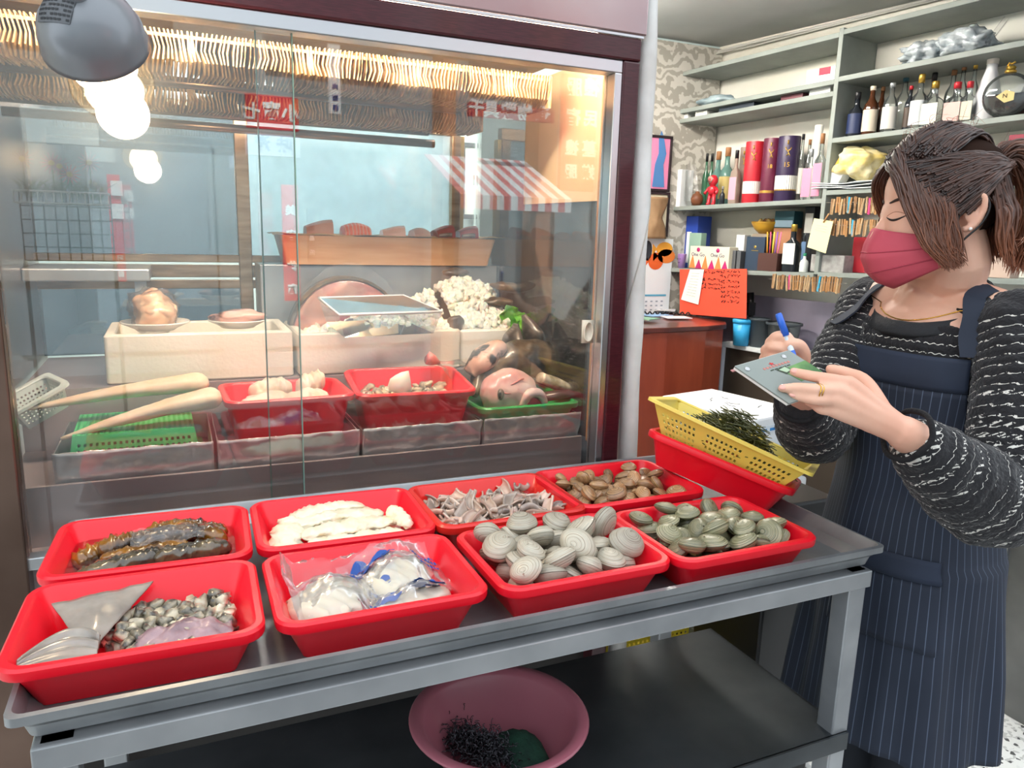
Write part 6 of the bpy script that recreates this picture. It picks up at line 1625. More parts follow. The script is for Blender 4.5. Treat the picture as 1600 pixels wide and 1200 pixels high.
limb(body, [LE, LE.lerp(LW, .35), LE.lerp(LW, .7), LW], [.036, .040, .031, .024]); limb(body, [RE, RE.lerp(RW, .35), RE.lerp(RW, .7), RW], [.036, .038, .030, .024])
for s in (-1, 1):
    y = .95 + s*.066
    limb(body, [(1.285, y, .86), (1.285, y, .48), (1.295, y, .09)], [.062, .052, .038], 12)
    limb(body, [(1.30, y, .055), (1.20, y - s*.0, .04), (1.13, y + s*.01, .035)], [.04, .036, .03], 10)
# --- left hand: back of the hand to the camera, fingers lying on the pad cover
def finger(mb, P, rad): limb(mb, P, rad, 12, 5)
lw = LW
mcp = [J(1326, 599, 1.048), J(1310, 611, 1.040), J(1303, 624, 1.040), J(1304, 640, 1.046)]
for i, m_ in enumerate(mcp): limb(body, [lw, lw.lerp(m_, .5), m_], [.021, .0155, .0118], 12, 4)
limb(body, [lw.lerp(mcp[0], .3), lw.lerp(mcp[3], .45)], [.018, .017], 10, 3)
finger(body, [mcp[0], J(1292, 592, 1.046), J(1264, 587, 1.054), J(1240, 581, 1.062)], [.0105, .0088, .0079, .0064])
finger(body, [mcp[1], J(1277, 609, 1.036), J(1247, 606, 1.046), J(1222, 607, 1.052)], [.0105, .0088, .0078, .0062])
finger(body, [mcp[2], J(1278, 625, 1.036), J(1256, 621, 1.044), J(1238, 618, 1.050)], [.0098, .0082, .0074, .0060])
finger(body, [mcp[3], J(1284, 640, 1.050), J(1272, 632, 1.062), J(1262, 628, 1.072)], [.0090, .0074, .0068, .0056])
# thumb on the far side of the pad
finger(body, [lw.lerp(mcp[0], .35), J(1352, 600, 1.085), J(1325, 585, 1.105), J(1298, 577, 1.112)], [.016, .0125, .0105, .0080])
# --- right hand round the pen
rm = [J(1206, 536, 1.176), J(1199, 548, 1.188), J(1197, 560, 1.200), J(1200, 571, 1.210)]
for m_ in rm: limb(body, [RW, RW.lerp(m_, .55), m_], [.020, .015, .0115], 12, 4)
finger(body, [rm[0], J(1213, 526, 1.158), J(1230, 526, 1.146), J(1238, 540, 1.145)], [.0098, .0086, .0078, .0062])
finger(body, [rm[1], J(1206, 542, 1.162), J(1223, 544, 1.150), J(1236, 553, 1.150)], [.0094, .0080, .0072, .0060])
finger(body, [rm[2], J(1204, 557, 1.172), J(1219, 559, 1.160), J(1230, 564, 1.162)], [.0088, .0076, .0068, .0058])
finger(body, [rm[3], J(1206, 571, 1.184), J(1218, 573, 1.176), J(1226, 575, 1.178)], [.0080, .0068, .0062, .0052])
finger(body, [J(1248, 575, 1.190), J(1255, 556, 1.166), J(1248, 540, 1.150), J(1232, 537, 1.143)], [.0150, .0118, .0104, .0078])
bme = remeshed(body, .0028, 4, .45)
m_skin = mat('skin', '#e8b9a0', .48, col2='#dfa78e', scale=9, sss=.15)
bvh = bvh_of(bme)
me_obj(bme, 'body', m_skin, wm, WO)
def skin_at(p_from, d):
    hit = bvh.ray_cast(Vector(p_from), Vector(d).normalized(), .5); return hit[0], hit[1]
def wpart(mb, name, m, **k): return mb.xf(Matrix.Translation(-WO)).build(name, m, wm, **k)
# nails
m_nail = mat('nail', '#e9a99a', .25, coat=.5)
for (tip, pre) in ((J(1240, 581, 1.062), J(1264, 587, 1.054)), (J(1222, 607, 1.052), J(1247, 606, 1.046)), (J(1238, 618, 1.050), J(1256, 621, 1.044))):
    d = (tip - pre).normalized(); tc = (Vector(CAM) - tip).normalized(); nn = (tc + Vector((0, 0, .5))).normalized(); nn = (nn - d*nn.dot(d)).normalized()
    Mx = Matrix((d, nn.cross(d), nn)).transposed().to_4x4(); Mx.translation = tip + nn*.0046 - d*.001
    wpart(MB().add([Mx @ (v*1) for v in [Vector((v.x*.0058, v.y*.0044, v.z*.0018)) for v in ico(2)[0]]], ico(2)[1]), 'fingernail', m_nail)
# ring
c = J(1279, 611, 1.0365); d = (J(1277, 609, 1.036) - mcp[1]).normalized()
g = MB()
for o_ in (-.002, .002):
    Mx = frame(c + d*o_, d.orthogonal(), d); g.tube([Mx @ Vector((.0097*math.cos(a), .0097*math.sin(a), .001*math.sin(a*3))) for a in [2*PI*i/24 for i in range(25)]], .0009, 6)
wpart(g, 'ring', mat('ring_gold', '#d9a94a', .2, 1.0))

# --- face details
m_lash = mat('lash', '#1c1310', .5); m_brow = mat('brow_hair', '#3a2a24', .7)
for s in (1, -1):
    pts = []; pb = []
    for i in range(9):
        t = i/8; l = s*(.014 + .030*t)
        hp, hn = skin_at(h(.16, l, .004 - .0055*math.sin(t*PI)), -HF); 
        if hp: pts.append(hp + hn*.0006)
        hp, hn = skin_at(h(.16, s*(.012 + .038*t), .027 + .006*math.sin(t*2.2)), -HF)
        if hp: pb.append(hp + hn*.0008)
    if len(pts) > 2: wpart(MB().tube(pts, [.0006 + .0013*math.sin(PI*i/(len(pts)-1)) for i in range(len(pts))], 6), 'eyelashes', m_lash)
    if len(pb) > 2: wpart(MB().tube(pb, [.0008 + .0018*math.sin(PI*min(1, (i+1)/len(pb))) for i in range(len(pb))], 6), 'eyebrow', m_brow)
    lid = []
    for i in range(9):
        t = i/8
        hp, hn = skin_at(h(.16, s*(.014 + .030*t), .006 + .006*math.sin(t*PI)), -HF)
        if hp: lid.append(hp - hn*.0002)
    if len(lid) > 2: wpart(MB().tube(lid, .0007, 5), 'eyelid_crease', mat('lid_crease', '#b07a64', .6))

# --- mask: three folded panels
def maskpt(s, v):
    a = abs(s); 
    cu = -.012 - .108*v                      # centre line height
    eu = -.040 - .040*v                      # at the side edge
    k = a**1.7
    u = cu*(1-k) + eu*k
    prof = [(0, .103), (.22, .118), (.45, .126), (.7, .118), (.88, .102), (1, .078)]
    for i in range(len(prof)-1):
        if prof[i][0] <= v <= prof[i+1][0]:
            t = (v-prof[i][0])/(prof[i+1][0]-prof[i][0]); f0 = prof[i][1] + (prof[i+1][1]-prof[i][1])*t; break
    f = f0*(1-a**2.1) + .012*a**2.1 + (.006*math.sin(a*PI))
    return h(f, .077*s, u)
mk = MB(); mk.grid(lambda a, v: maskpt(-1 + 2*a, v), 40, 26)
m_mask = mat('pink_mask', '#c2505f', .75, col2='#b84656', scale=7, bump=.12, bscale=90)
wpart(mk, 'mask', m_mask, solid=.002)
for vv in (.36, .70):
    wpart(MB().tube([maskpt(-1 + 2*i/30, vv) + HF*.0014 + HL*(.0014*(-1 + 2*i/30)) for i in range(31)], .0010, 6), 'mask_fold', mat('mask_fold', '#a83c4e', .75))
for s in (-1, 1):
    wpart(MB().tube(catmull([h(.014, s*.0775, -.062), h(-.002, s*.083, -.045), h(-.028, s*.088, -.022), h(-.040, s*.088, .004), h(-.030, s*.082, .026), h(-.006, s*.0775, .016), h(.010, s*.077, -.040)], 6), .0016, 6), 'ear_loop', m_black)
wpart(MB().add(*ell(h(-.012, .083, -.030), .003, .003, .003, HM, 2)), 'earring', mat('pearl', '#efe6dc', .2, coat=.5))

# --- hair
rg = random.Random(12)
m_hair = bpy.data.materials.new('hair'); m_hair.use_nodes = True
_N = m_hair.node_tree.nodes; _L = m_hair.node_tree.links; _b = _N['Principled BSDF']; _a = _N.new('ShaderNodeAttribute'); _a.attribute_name = 'fac'
_r = _N.new('ShaderNodeValToRGB'); e = _r.color_ramp.elements; e[0].color = srgb('#241917') + (1,); e[0].position = 0; e[1].color = srgb('#a86644') + (1,); e[1].position = 1
k = e.new(.35); k.color = srgb('#553528') + (1,)
_L.new(_a.outputs['Fac'], _r.inputs['Fac']); _L.new(_r.outputs['Color'], _b.inputs['Base Color']); _b.inputs['Roughness'].default_value = .42; _b.inputs['Specular IOR Level'].default_value = .6
hair = MB(); hair.attr = []
def strand(P, r, ca, cb, n=4, tip=.15):
    Q = catmull(P, 5); N_ = len(Q); o = len(hair.v)
    hair.tube(Q, [r*(1 - (1-tip)*(i/(N_-1))**2.5) for i in range(N_)], n, cap=False)
    j = rg.uniform(-.13, .13)
    for i in range(N_): hair.attr += [max(0, min(1, ca + (cb-ca)*i/(N_-1) + j))]*n
def jit(a): return Vector((rg.gauss(0, a), rg.gauss(0, a), rg.gauss(0, a)))
def crown(f, l):    # height of the hair surface above (f, l)
    q = ((f+.012)/.104)**2 + (l/.084)**2
    return .034 + .100*math.sqrt(max(0, 1-q)) if q < 1 else .034
TIE = (-.100, 0, .062)
# cap: top hair from the hairline back to the tie
for _ in range(1000):
    l0 = rg.uniform(-.070, .070); f0 = .072 - 2.6*l0*l0*4 + rg.uniform(-.02, .004)
    P = []
    f0 = min(f0, .078)
    for t in (0, .2, .4, .6, .8, 1):
        f = f0 + (TIE[0]-f0)*t; l = l0*(1 - .86*t**1.3) + .0
        bulge = 1 + .10*math.sin(t*PI)
        if t < .95:
            z = crown(max(-.11, min(.088, f)), l) + .006*bulge
            z = z*(1-t**6) + TIE[2]*t**6
        else: z = TIE[2] + rg.gauss(0, .008)
        P.append(h(f, l, z) + jit(.0022))
    strand(P, .0026, .10, .22, tip=.6)
# side surface: from the part down over the temple to behind the ear (pulled to the tie)
for _ in range(700):
    s = 1 if rg.random() < .62 else -1
    u0 = rg.uniform(-.005, .088); f0 = .030 + .040*(u0/.09) - rg.uniform(0, .05)
    P = []
    for t in (0, .25, .5, .75, 1):
        f = f0 + (TIE[0]-f0)*t; u = u0 + (TIE[2]-u0)*t**1.2 + .012*math.sin(t*PI)
        q = 1 - ((f+.012)/.106)**2 - ((u-.034)/.100)**2
        l = s*(.082*math.sqrt(max(.02, q)) + .004)
        P.append(h(f, l, u) + jit(.002))
    strand(P, .0026, .12, .28, tip=.6)
# back of the skull down to the nape, loose hair
for _ in range(520):
    a = rg.uniform(-1.25, 1.25); s_ = math.sin(a); c_ = math.cos(a)
    u0 = rg.uniform(.0, .06); en = rg.uniform(-.105, -.070)
    R1 = .096
    P = [h(-.012 - .088*c_, .078*s_, u0), h(-.016 - (R1+.004)*c_, .084*s_, -.012), h(-.020 - R1*c_*.92, .080*s_, -.052), h(-.024 - R1*c_*.86 - .004, .076*s_, en)]
    if s_ > .75: P = [p - HF*.012 for p in P]
    P = [p + jit(.003) for p in P]
    strand(P, .0027, .18, .80)
# ponytail from the tie: up, back and down
for _ in range(520):
    a, b_ = rg.gauss(0, .45), rg.gauss(0, .5); en = rg.uniform(-.125, -.060); w = rg.uniform(.3, 1)
    P = [h(TIE[0] + .006, .010*a, TIE[2] + .010*b_), h(-.118 - .006*w, .020*a, .085 + .012*b_), h(-.148 - .012*w*b_, .034*a, .060 + .018*b_), h(-.158 - .012*b_, .042*a, .0), h(-.150 - .014*b_, .044*a, -.058), h(-.134 - .016*b_, .040*a, en)]
    P = [p + jit(.0025) for p in P]
    strand(P, .0026, .25, .95)
# swept fringe over the near cheek
for _ in range(560):
    w = rg.random()
    f0 = .072 - .095*w; l0 = -.016 + rg.gauss(0, .006)
    st = h(f0, l0, crown(f0, l0) + .006)
    m1f = .086 - .070*w; m1 = h(m1f, .048 + .024*w, .062 - .006*w)
    m2 = h(.078 - .066*w, .066 + .018*w, .010 - .004*w)
    e1 = h(.055 - .046*w + rg.uniform(-.01, .012), .080 + .006*w, -.042 - .012*rg.random()); e2 = h(.028 - .034*w*.6 + rg.uniform(-.012, .012), .088, -.068 - .022*rg.random())
    P = [st, h(f0 + .012, .014, crown(min(.08, f0 + .012), .014) + .008), m1, m2, e1, e2]
    P = [p + jit(.0022) for p in P]
    strand(P, .0023, .08, .62)
# far side fringe
for _ in range(70):
    w = .35 + .65*rg.random(); f0 = .070 - .05*w
    P = [h(f0, -.02, crown(f0, -.02) + .005), h(.094 - .03*w, -.048, .070), h(.086 - .04*w, -.070, .022), h(.060 - .04*w, -.080, -.030 - .03*rg.random())]
    strand([p + jit(.002) for p in P], .0022, .1, .5)
# flyaways
for _ in range(46):
    a = rg.uniform(-1, 1); f0 = rg.uniform(-.11, .06); st = h(f0, .05*a, crown(f0, .05*a) + .008)
    strand([st, st + HU*rg.uniform(.004, .016) + jit(.008), st + HU*rg.uniform(.0, .02) - HF*rg.uniform(.0, .04) + jit(.014)], .0005, .3, .6, 3)
# under-cap so no scalp shows
cap = MB(); vs, fs = ico(4); keep = {}; out = []
for v in vs:
    f, l, u = -.014 + v.x*.101, v.y*.081, .036 + v.z*.094
    out.append(h(f, l, u))
ff = []
for q in fs:
    ok = True
    for i in q:
        v = vs[i]; f, u, l = -.014 + v.x*.101, .036 + v.z*.094, abs(v.y*.081)
        if u < (.098 if f > .055 else (.052 + (f-.01)*1.0 if f > .01 else (.042 if f > -.04 else -.06))): ok = False
    if ok: ff.append(q)
cap.add(out, ff)
capo = wpart(cap, 'hair_base', mat('hair_base', '#2a1c16', .8, spec=.05))
hair.attr = hair.attr[:len(hair.v)]
hr = MB(); hr.v = hair.v; hr.f = hair.f; hr.mi = hair.mi; hr.attr = hair.attr
hr.v = [tuple(Vector(v) - WO) for v in hr.v]
hr.build('hair', m_hair, wm)
wpart(MB().tube([h(TIE[0]-.004, .016*math.cos(a), TIE[2] + .016*math.sin(a)) for a in [2*PI*i/16 for i in range(17)]], .005, 8), 'hair_tie', m_black)
# necklace
nk = []
for i in range(25):
    a = -2.2 + 4.4*i/24
    hp, hn = skin_at(Vector((1.262 - .25*math.cos(a), .945 - .25*math.sin(a), 1.345 - .042*math.cos(a))), Vector((math.cos(a), math.sin(a), -.05)))
    if hp: nk.append(hp + hn*.001)
if len(nk) > 3: wpart(MB().tube(nk, .0011, 5), 'necklace', mat('ring_gold', '#d9a94a', .2, 1.0))

# --- sweater
TZ = [(.86, .118, .146, 1.285, .946), (.95, .110, .134, 1.284, .950), (1.04, .106, .132, 1.282, .948), (1.12, .112, .142, 1.278, .946), (1.20, .116, .154, 1.275, .945), (1.26, .108, .160, 1.275, .945), (1.295, .092, .146, 1.278, .945)]
def torso(z):
    if z <= TZ[0][0]: return TZ[0][1:]
    for i in range(len(TZ)-1):
        a, b_ = TZ[i], TZ[i+1]
        if a[0] <= z <= b_[0]:
            t = (z-a[0])/(b_[0]-a[0]); return tuple(a[j] + (b_[j]-a[j])*t for j in range(1, 5))
    return TZ[-1][1:]
sw = MB(); rings = []
def tring(z, off=0.0, n=40):
    ax, ay, cx_, cy_ = torso(z); return [Vector((cx_ + (ax+off)*math.cos(a), cy_ + (ay+off)*math.sin(a), z)) for a in [2*PI*k/n for k in range(n)]]
sw.loft([tring(z) for z in (.79, .86, .95, 1.04, 1.12, 1.20, 1.26, 1.295)])
limb(sw, [RS + Vector((0, -.015, -.005)), RS.lerp(NB, .55) + Vector((0, 0, -.012))], [.062, .050], 14)
limb(sw, [LS + Vector((0, .015, -.005)), LS.lerp(NB, .55) + Vector((0, 0, -.012))], [.062, .050], 14)
LC = LE.lerp(LW, .80); RC = RE.lerp(RW, .52)
LP = [LS, LS.lerp(LE, .5) + Vector((.012, -.006, 0)), LE + Vector((.012, .0, -.012)), LE.lerp(LW, .4) + Vector((0, 0, -.016)), LC + Vector((0, 0, -.004))]
LR = [.066, .066, .074, .066, .043]
RP = [RS, RS.lerp(RE, .5) + Vector((.006, .010, 0)), RE + Vector((.0, 0, -.010)), RE.lerp(RC, .5) + Vector((-.01, 0, -.010)), RC + Vector((-.012, 0, -.008))]
RR_ = [.064, .062, .064, .056, .046]
limb(sw, LP, LR, 22, 6); limb(sw, RP, RR_, 22, 6)
sme = remeshed(sw, .0055, 6, .5)
# stripe coordinate per vertex, knitted relief
co = np.empty(len(sme.vertices)*3); sme.vertices.foreach_get('co', co); co = co.reshape(-1, 3)
def path_coord(P, rad):
    Q = np.array([list(p) for p in catmull(P, 10)]); seg = np.linalg.norm(np.diff(Q, axis=0), axis=1); cum = np.concatenate([[0], np.cumsum(seg)])
    best = np.full(len(co), 9.0); s = np.zeros(len(co))
    for i in range(len(Q)-1):
        d = Q[i+1]-Q[i]; t = np.clip(((co - Q[i]) @ d) / (d @ d), 0, 1); dist = np.linalg.norm(co - (Q[i] + t[:, None]*d), axis=1)
        rr3 = np.interp((i+.5)/10, range(len(rad)), rad)
        dist = dist - rr3; m = dist < best; best[m] = dist[m]; s[m] = (cum[i] + t*seg[i])[m]
    return best, s
bl, sl = path_coord(LP, LR); br, sr = path_coord(RP, RR_)
ax = np.array([torso(z) for z in co[:, 2]]); ang = np.arctan2((co[:, 1]-ax[:, 3])/ax[:, 1], (co[:, 0]-ax[:, 2])/ax[:, 0]); bt_ = np.hypot((co[:, 0]-ax[:, 2])/ax[:, 0], (co[:, 1]-ax[:, 3])/ax[:, 1]) - 1
bt_ = bt_*.13
band = co[:, 2].copy(); along = ang*.14
mL = (bl < bt_) & (bl < br); mR = (br < bt_) & (br <= bl)
band[mL] = sl[mL]; along[mL] = co[mL, 2] + co[mL, 1]*.7; band[mR] = sr[mR]; along[mR] = co[mR, 2] + co[mR, 0]*.7
nrm_ = np.empty(len(sme.vertices)*3); sme.vertices.foreach_get('normal', nrm_); nrm_ = nrm_.reshape(-1, 3)
bump_ = np.array([noise.noise(Vector((p[0]*150, p[1]*150, p[2]*150)))*.0022 + noise.noise(Vector((p[0]*30, p[1]*30, p[2]*30)))*.005 for p in co])
bump_ += .0016*np.cos(2*PI*band/.0165)
co = co + nrm_*bump_[:, None]
sme.vertices.foreach_set('co', co.ravel())
for nm_, arr in (('band', band), ('along', along)):
    at_ = sme.attributes.new(nm_, 'FLOAT', 'POINT'); at_.data.foreach_set('value', arr.astype(float))
sme.update()
sbvh = bvh_of(sme)
m_sw = bpy.data.materials.new('black_boucle'); m_sw.use_nodes = True
N = m_sw.node_tree.nodes; L = m_sw.node_tree.links; b = N['Principled BSDF']
a1 = N.new('ShaderNodeAttribute'); a1.attribute_name = 'band'; a2 = N.new('ShaderNodeAttribute'); a2.attribute_name = 'along'
tc = N.new('ShaderNodeTexCoord'); nz = N.new('ShaderNodeTexNoise'); nz.inputs['Scale'].default_value = 160; L.new(tc.outputs['Object'], nz.inputs['Vector'])
def math_(op, x, y=None, z=None):
    n = N.new('ShaderNodeMath'); n.operation = op
    for i, v in enumerate((x, y, z)):
        if v is None: continue
        if isinstance(v, (int, float)): n.inputs[i].default_value = v
        else: L.new(v, n.inputs[i])
    return n.outputs[0]
zig = math_('MULTIPLY', math_('SINE', math_('MULTIPLY', a2.outputs['Fac'], 2*PI/.012)), .0012)
bb = math_('ADD', a1.outputs['Fac'], zig)
fr = math_('FRACT', math_('DIVIDE', bb, .0165))
line = math_('LESS_THAN', math_('ABSOLUTE', math_('SUBTRACT', fr, .5)), .042)
dash = math_('GREATER_THAN', nz.outputs['Fac'], .46)
msk = math_('MULTIPLY', line, dash)
mx = N.new('ShaderNodeMix'); mx.data_type = 'RGBA'; mx.inputs[6].default_value = srgb('#17161a') + (1,); mx.inputs[7].default_value = srgb('#d8d4cc') + (1,)
L.new(msk, mx.inputs[0]); L.new(mx.outputs[2], b.inputs['Base Color']); b.inputs['Roughness'].default_value = .9; b.inputs['Sheen Weight'].default_value = .15
bp = N.new('ShaderNodeBump'); bp.inputs['Strength'].default_value = .8; bp.inputs['Distance'].default_value = .004; L.new(nz.outputs['Fac'], bp.inputs['Height']); L.new(bp.outputs['Normal'], b.inputs['Normal'])
me_obj(sme, 'sweater', m_sw, wm, WO)
# cuffs
def cuff(c, d, r, nm):
    M = frame(c, Vector(d).orthogonal(), d); wpart(MB().tube([M @ Vector((r*math.cos(a), r*math.sin(a), .002*math.sin(a*5))) for a in [2*PI*i/28 for i in range(29)]], .0042, 8), nm, mat('black_knit', '#141316', .9, bump=.5, bscale=250))
cuff(LC + (LW-LE).normalized()*.034, LW-LE, .037, 'cuff'); cuff(RC + (RW-RE).normalized()*.030 - Vector((.008, 0, .006)), RW-RE, .040, 'cuff')
# collar band
cl = []
for i in range(33):
    a = 2*PI*i/32
    p0 = Vector((1.258 - .082*math.cos(a), .945 - .095*math.sin(a), 1.328 - .042*math.cos(a) - .008*abs(math.sin(a))))
    cl.append(p0)
g = MB()
rings = []
for i in range(32):
    p = cl[i]; out_ = (p - Vector((1.26, .945, p.z))).normalized()
    rings.append([p + out_*(-.004) + Vector((0, 0, .008)), p + out_*.004 + Vector((0, 0, .007)), p + out_*.013 + Vector((0, 0, -.012)), p + out_*.008 + Vector((0, 0, -.020))])
rings.append(rings[0]); 
g.loft(rings, False, False, True)
wpart(g, 'collar', mat('charcoal_rib', '#2a2b2e', .85, bump=.4, bscale=200))

# --- apron
m_apron = bpy.data.materials.new('navy_pinstripe'); m_apron.use_nodes = True
N = m_apron.node_tree.nodes; L = m_apron.node_tree.links; b = N['Principled BSDF']; at_ = N.new('ShaderNodeAttribute'); at_.attribute_name = 'fac'
fr = math_('FRACT', math_('DIVIDE', at_.outputs['Fac'], .0135)); ln = math_('LESS_THAN', math_('ABSOLUTE', math_('SUBTRACT', fr, .5)), .045)
tc = N.new('ShaderNodeTexCoord'); nz = N.new('ShaderNodeTexNoise'); nz.inputs['Scale'].default_value = 7; L.new(tc.outputs['Object'], nz.inputs['Vector'])
ln = math_('MULTIPLY', ln, nz.outputs['Fac'])
mx = N.new('ShaderNodeMix'); mx.data_type = 'RGBA'; L.new(nz.outputs['Fac'], mx.inputs[0]); mx.inputs[6].default_value = srgb('#171e2c') + (1,); mx.inputs[7].default_value = srgb('#272f40') + (1,)
m3 = N.new('ShaderNodeMix'); m3.data_type = 'RGBA'; L.new(ln, m3.inputs[0]); L.new(mx.outputs[2], m3.inputs[6]); m3.inputs[7].default_value = srgb('#667288') + (1,)
L.new(m3.outputs[2], b.inputs['Base Color']); b.inputs['Roughness'].default_value = .8
m_band = mat('navy_band', '#1e2636', .75, col2='#283144', scale=6)
def apt(th, z, off=.014):
    ax, ay, cx_, cy_ = torso(max(z, .86))
    if z < .86:
        fl = (.86 - z); ax += .02 + fl*.07; ay += .006 + fl*.09
        fold = .010*min(1, fl*5)*math.sin(th*7 + z*2) + .005*math.sin(th*15)*min(1, fl*4)
    else: fold = .003*math.sin(th*6 + z*9); ax += .02*max(0, min(1, (1.0-z)/.14))
    w = ax + off + fold; v = ay + off + fold
    return Vector((cx_ - w*math.cos(th), cy_ - v*math.sin(th), z))
def apron_patch(z0, z1, th0, th1, off, name, m, nu=44, nv=26, solid=.0025):
    g = MB(); g.attr = []
    def f_(u, v):
        z = z0 + (z1-z0)*v; a0 = th0(z); a1_ = th1(z); th = a0 + (a1_-a0)*u
        return apt(th, z, off)
    g.grid(f_, nu, nv)
    for j in range(nv):
        for i in range(nu):
            z = z0 + (z1-z0)*j/(nv-1); a0 = th0(z); a1_ = th1(z); g.attr.append((a0 + (a1_-a0)*i/(nu-1))*.15)
    return wpart(g, name, m, solid=solid)
bibw = lambda z: 1.02 - .16*max(0, (z-1.08)/.17)
sidel = lambda z: (2.15 if z < 1.0 else 2.15 + (bibw(z)-2.15)*min(1, (z-1.0)/.10))
sidew = lambda z: (1.62 if z < 1.0 else 1.62 + (bibw(z)-1.62)*min(1, (z-1.0)/.10))
apron_patch(.50, 1.185, lambda z: -sidew(z), lambda z: sidel(z), .016, 'apron_body', m_apron, 80, 60)
apron_patch(1.185, 1.243, lambda z: -bibw(z), lambda z: bibw(z), .017, 'bib_band', m_band, 40, 8)
apron_patch(.845, .885, lambda z: -.15, lambda z: .95, .022, 'pocket_band', m_band, 30, 5)
apron_patch(.72, .845, lambda z: -.15, lambda z: .95, .020, 'pocket', m_apron, 30, 10)
def strap(th, P2, P3, nm):
    a = apt(th, 1.238, .018); pts = catmull([a, a.lerp(P2, .5), P2, P2.lerp(P3, .5), P3], 6); rings = []; prev = None
    CN = []
    for p in pts:
        q, n_, _, _ = sbvh.find_nearest(p); ns = (Vector(q) - Vector((1.285, .945 + (q.y-.945)*.55, min(q.z, 1.20)))).normalized(); CN.append([q + ns*.007, ns])
    for _ in range(4): CN = [[(CN[max(i-1, 0)][0] + CN[i][0]*2 + CN[min(i+1, len(CN)-1)][0])/4, CN[i][1]] for i in range(len(CN))]
    for i, p in enumerate(pts):
        c, n_ = CN[i]
        t = (pts[min(i+1, len(pts)-1)] - pts[max(i-1, 0)]).normalized(); s_ = t.cross(n_).normalized()*.017
        rings.append([c - s_, c + s_, c + s_ + n_*.003, c - s_ + n_*.003])
    wpart(MB().loft(rings), nm, m_apron, auto=True)
strap(-.80, Vector((1.225, 1.045, 1.345)), Vector((1.34, 1.04, 1.33)), 'apron_strap')
strap(.80, Vector((1.215, .845, 1.345)), Vector((1.34, .84, 1.33)), 'apron_strap')
# trousers and shoes
g = MB().loft([[Vector((1.285 + .112*k_*math.cos(a), .95 + .136*k_*math.sin(a), z_)) for a in [2*PI*i/28 for i in range(28)]] for z_, k_ in ((.92, .95), (.84, 1), (.76, .98), (.70, .8))]); wpart(g, 'trouser_seat', mat('dark_trousers', '#20232b', .8))
for s in (-1, 1):
    y = .95 + s*.066; g = MB(); limb(g, [(1.287, y, .80), (1.287, y, .46), (1.30, y, .10)], [.070, .062, .052], 18); wpart(g, 'trouser_leg', mat('dark_trousers', '#20232b', .8))
    g = MB(); limb(g, [(1.31, y, .048), (1.21, y, .045), (1.12, y + s*.01, .040)], [.047, .045, .038], 14); wpart(g, 'shoe', m_black)

# --- order pad and pen
A_, B2, C2, D2 = J(1147, 574, 1.075), J(1232, 549, 1.125), J(1312, 606, 1.088), J(1232, 632, 1.038)
C2 = B2 + D2 - A_
pn = (B2-A_).cross(D2-A_).normalized()
if pn.dot(Vector(CAM) - A_) < 0: pn = -pn
pd_ = thing('order_pad', 'grey covered order pad held in the hands of the woman', 'order pad', (A_+C2)/2); PO = Vector(pd_.location)
def padq(u, v, off=0.0): return A_.lerp(B2, u).lerp(D2.lerp(C2, u), v) + pn*off - PO
def padpoly(uv, o0, o1, name, m):
    n = len(uv); vs = [padq(u, v, o0) for u, v in uv] + [padq(u, v, o1) for u, v in uv]
    MB().add(vs, [tuple(range(n)), tuple(reversed(range(n, 2*n)))] + [(i, (i+1) % n, n+(i+1) % n, n+i) for i in range(n)]).build(name, m, pd_, smooth=False)
padpoly([(0, 0), (1, 0), (1, 1), (0, 1)], .0, .0022, 'cover', mat('grey_cover', '#8a918b', .45, col2='#7d8580', scale=5, coat=.1))
padpoly([(.04, -.025), (1, -.025), (1, .96), (.04, .96)], -.007, -.0004, 'paper_block', m_paper)
padpoly([(.0, -.03), (.98, -.03), (.98, .015), (.0, .015)], -.0085, -.0072, 'back_board', mat('back_board', '#c98a8a', .6))
padpoly([(.50, .34), (1, .30), (1, .62), (.55, .68)], .0023, .0027, 'green_picture', mat('green_picture', '#6f9a5a', .5, col2='#3f6a3a', scale=30))
padpoly([(.44, .32), (.62, .29), (.64, .42), (.50, .46)], .0026, .003, 'picture_outline', mat('dark_line', '#33402f', .5))
padpoly([(.47, .335), (.60, .31), (.615, .405), (.52, .43)], .003, .0034, 'picture_inset', mat('pale_green', '#a9bfa0', .5))
for k in range(9): padpoly([(.30 + k*.055, .21), (.335 + k*.055, .205), (.335 + k*.055, .245), (.30 + k*.055, .25)], .0023, .0027, 'red_print', mat('red_print', '#c07a70', .6))
for k in range(5): padpoly([(.36 + k*.075, .29), (.42 + k*.075, .283), (.42 + k*.075, .305), (.36 + k*.075, .31)], .0023, .0027, 'dark_print', mat('dark_line', '#33402f', .5))
padpoly([(.50, .13), (.515, .155), (.545, .155), (.52, .175), (.53, .205), (.50, .185), (.47, .205), (.48, .175), (.455, .155), (.485, .155)], .0023, .0027, 'red_star', mat('star_red', '#c02a2a', .5))
for k in range(8): padpoly([(.50 + k*.05, .90), (.53 + k*.05, .898), (.53 + k*.05, .93), (.50 + k*.05, .932)], .0023, .0027, 'dark_print', mat('dark_line', '#33402f', .5))
for (u, v) in ((.10, .13), (.80, .10)):
    c = padq(u, v, .0022); M = frame(c, (B2-A_), pn); MB().lathe([(.0001, 0), (.0042, 0), (.0036, .0014), (.002, .0014), (.0016, .0004), (.0001, .0004)], 16, M=M).build('rivet', silverc, pd_)
p0, p1 = J(1216, 490, 1.150), J(1240, 558, 1.138)
pe = thing('pen', 'blue capped ballpoint pen gripped by the woman', 'pen', (p0+p1)/2); PO2 = Vector(pe.location); dv = (p1-p0)
m_bpen = mat('pen_blue', '#1f5fc8', .3, coat=.4)
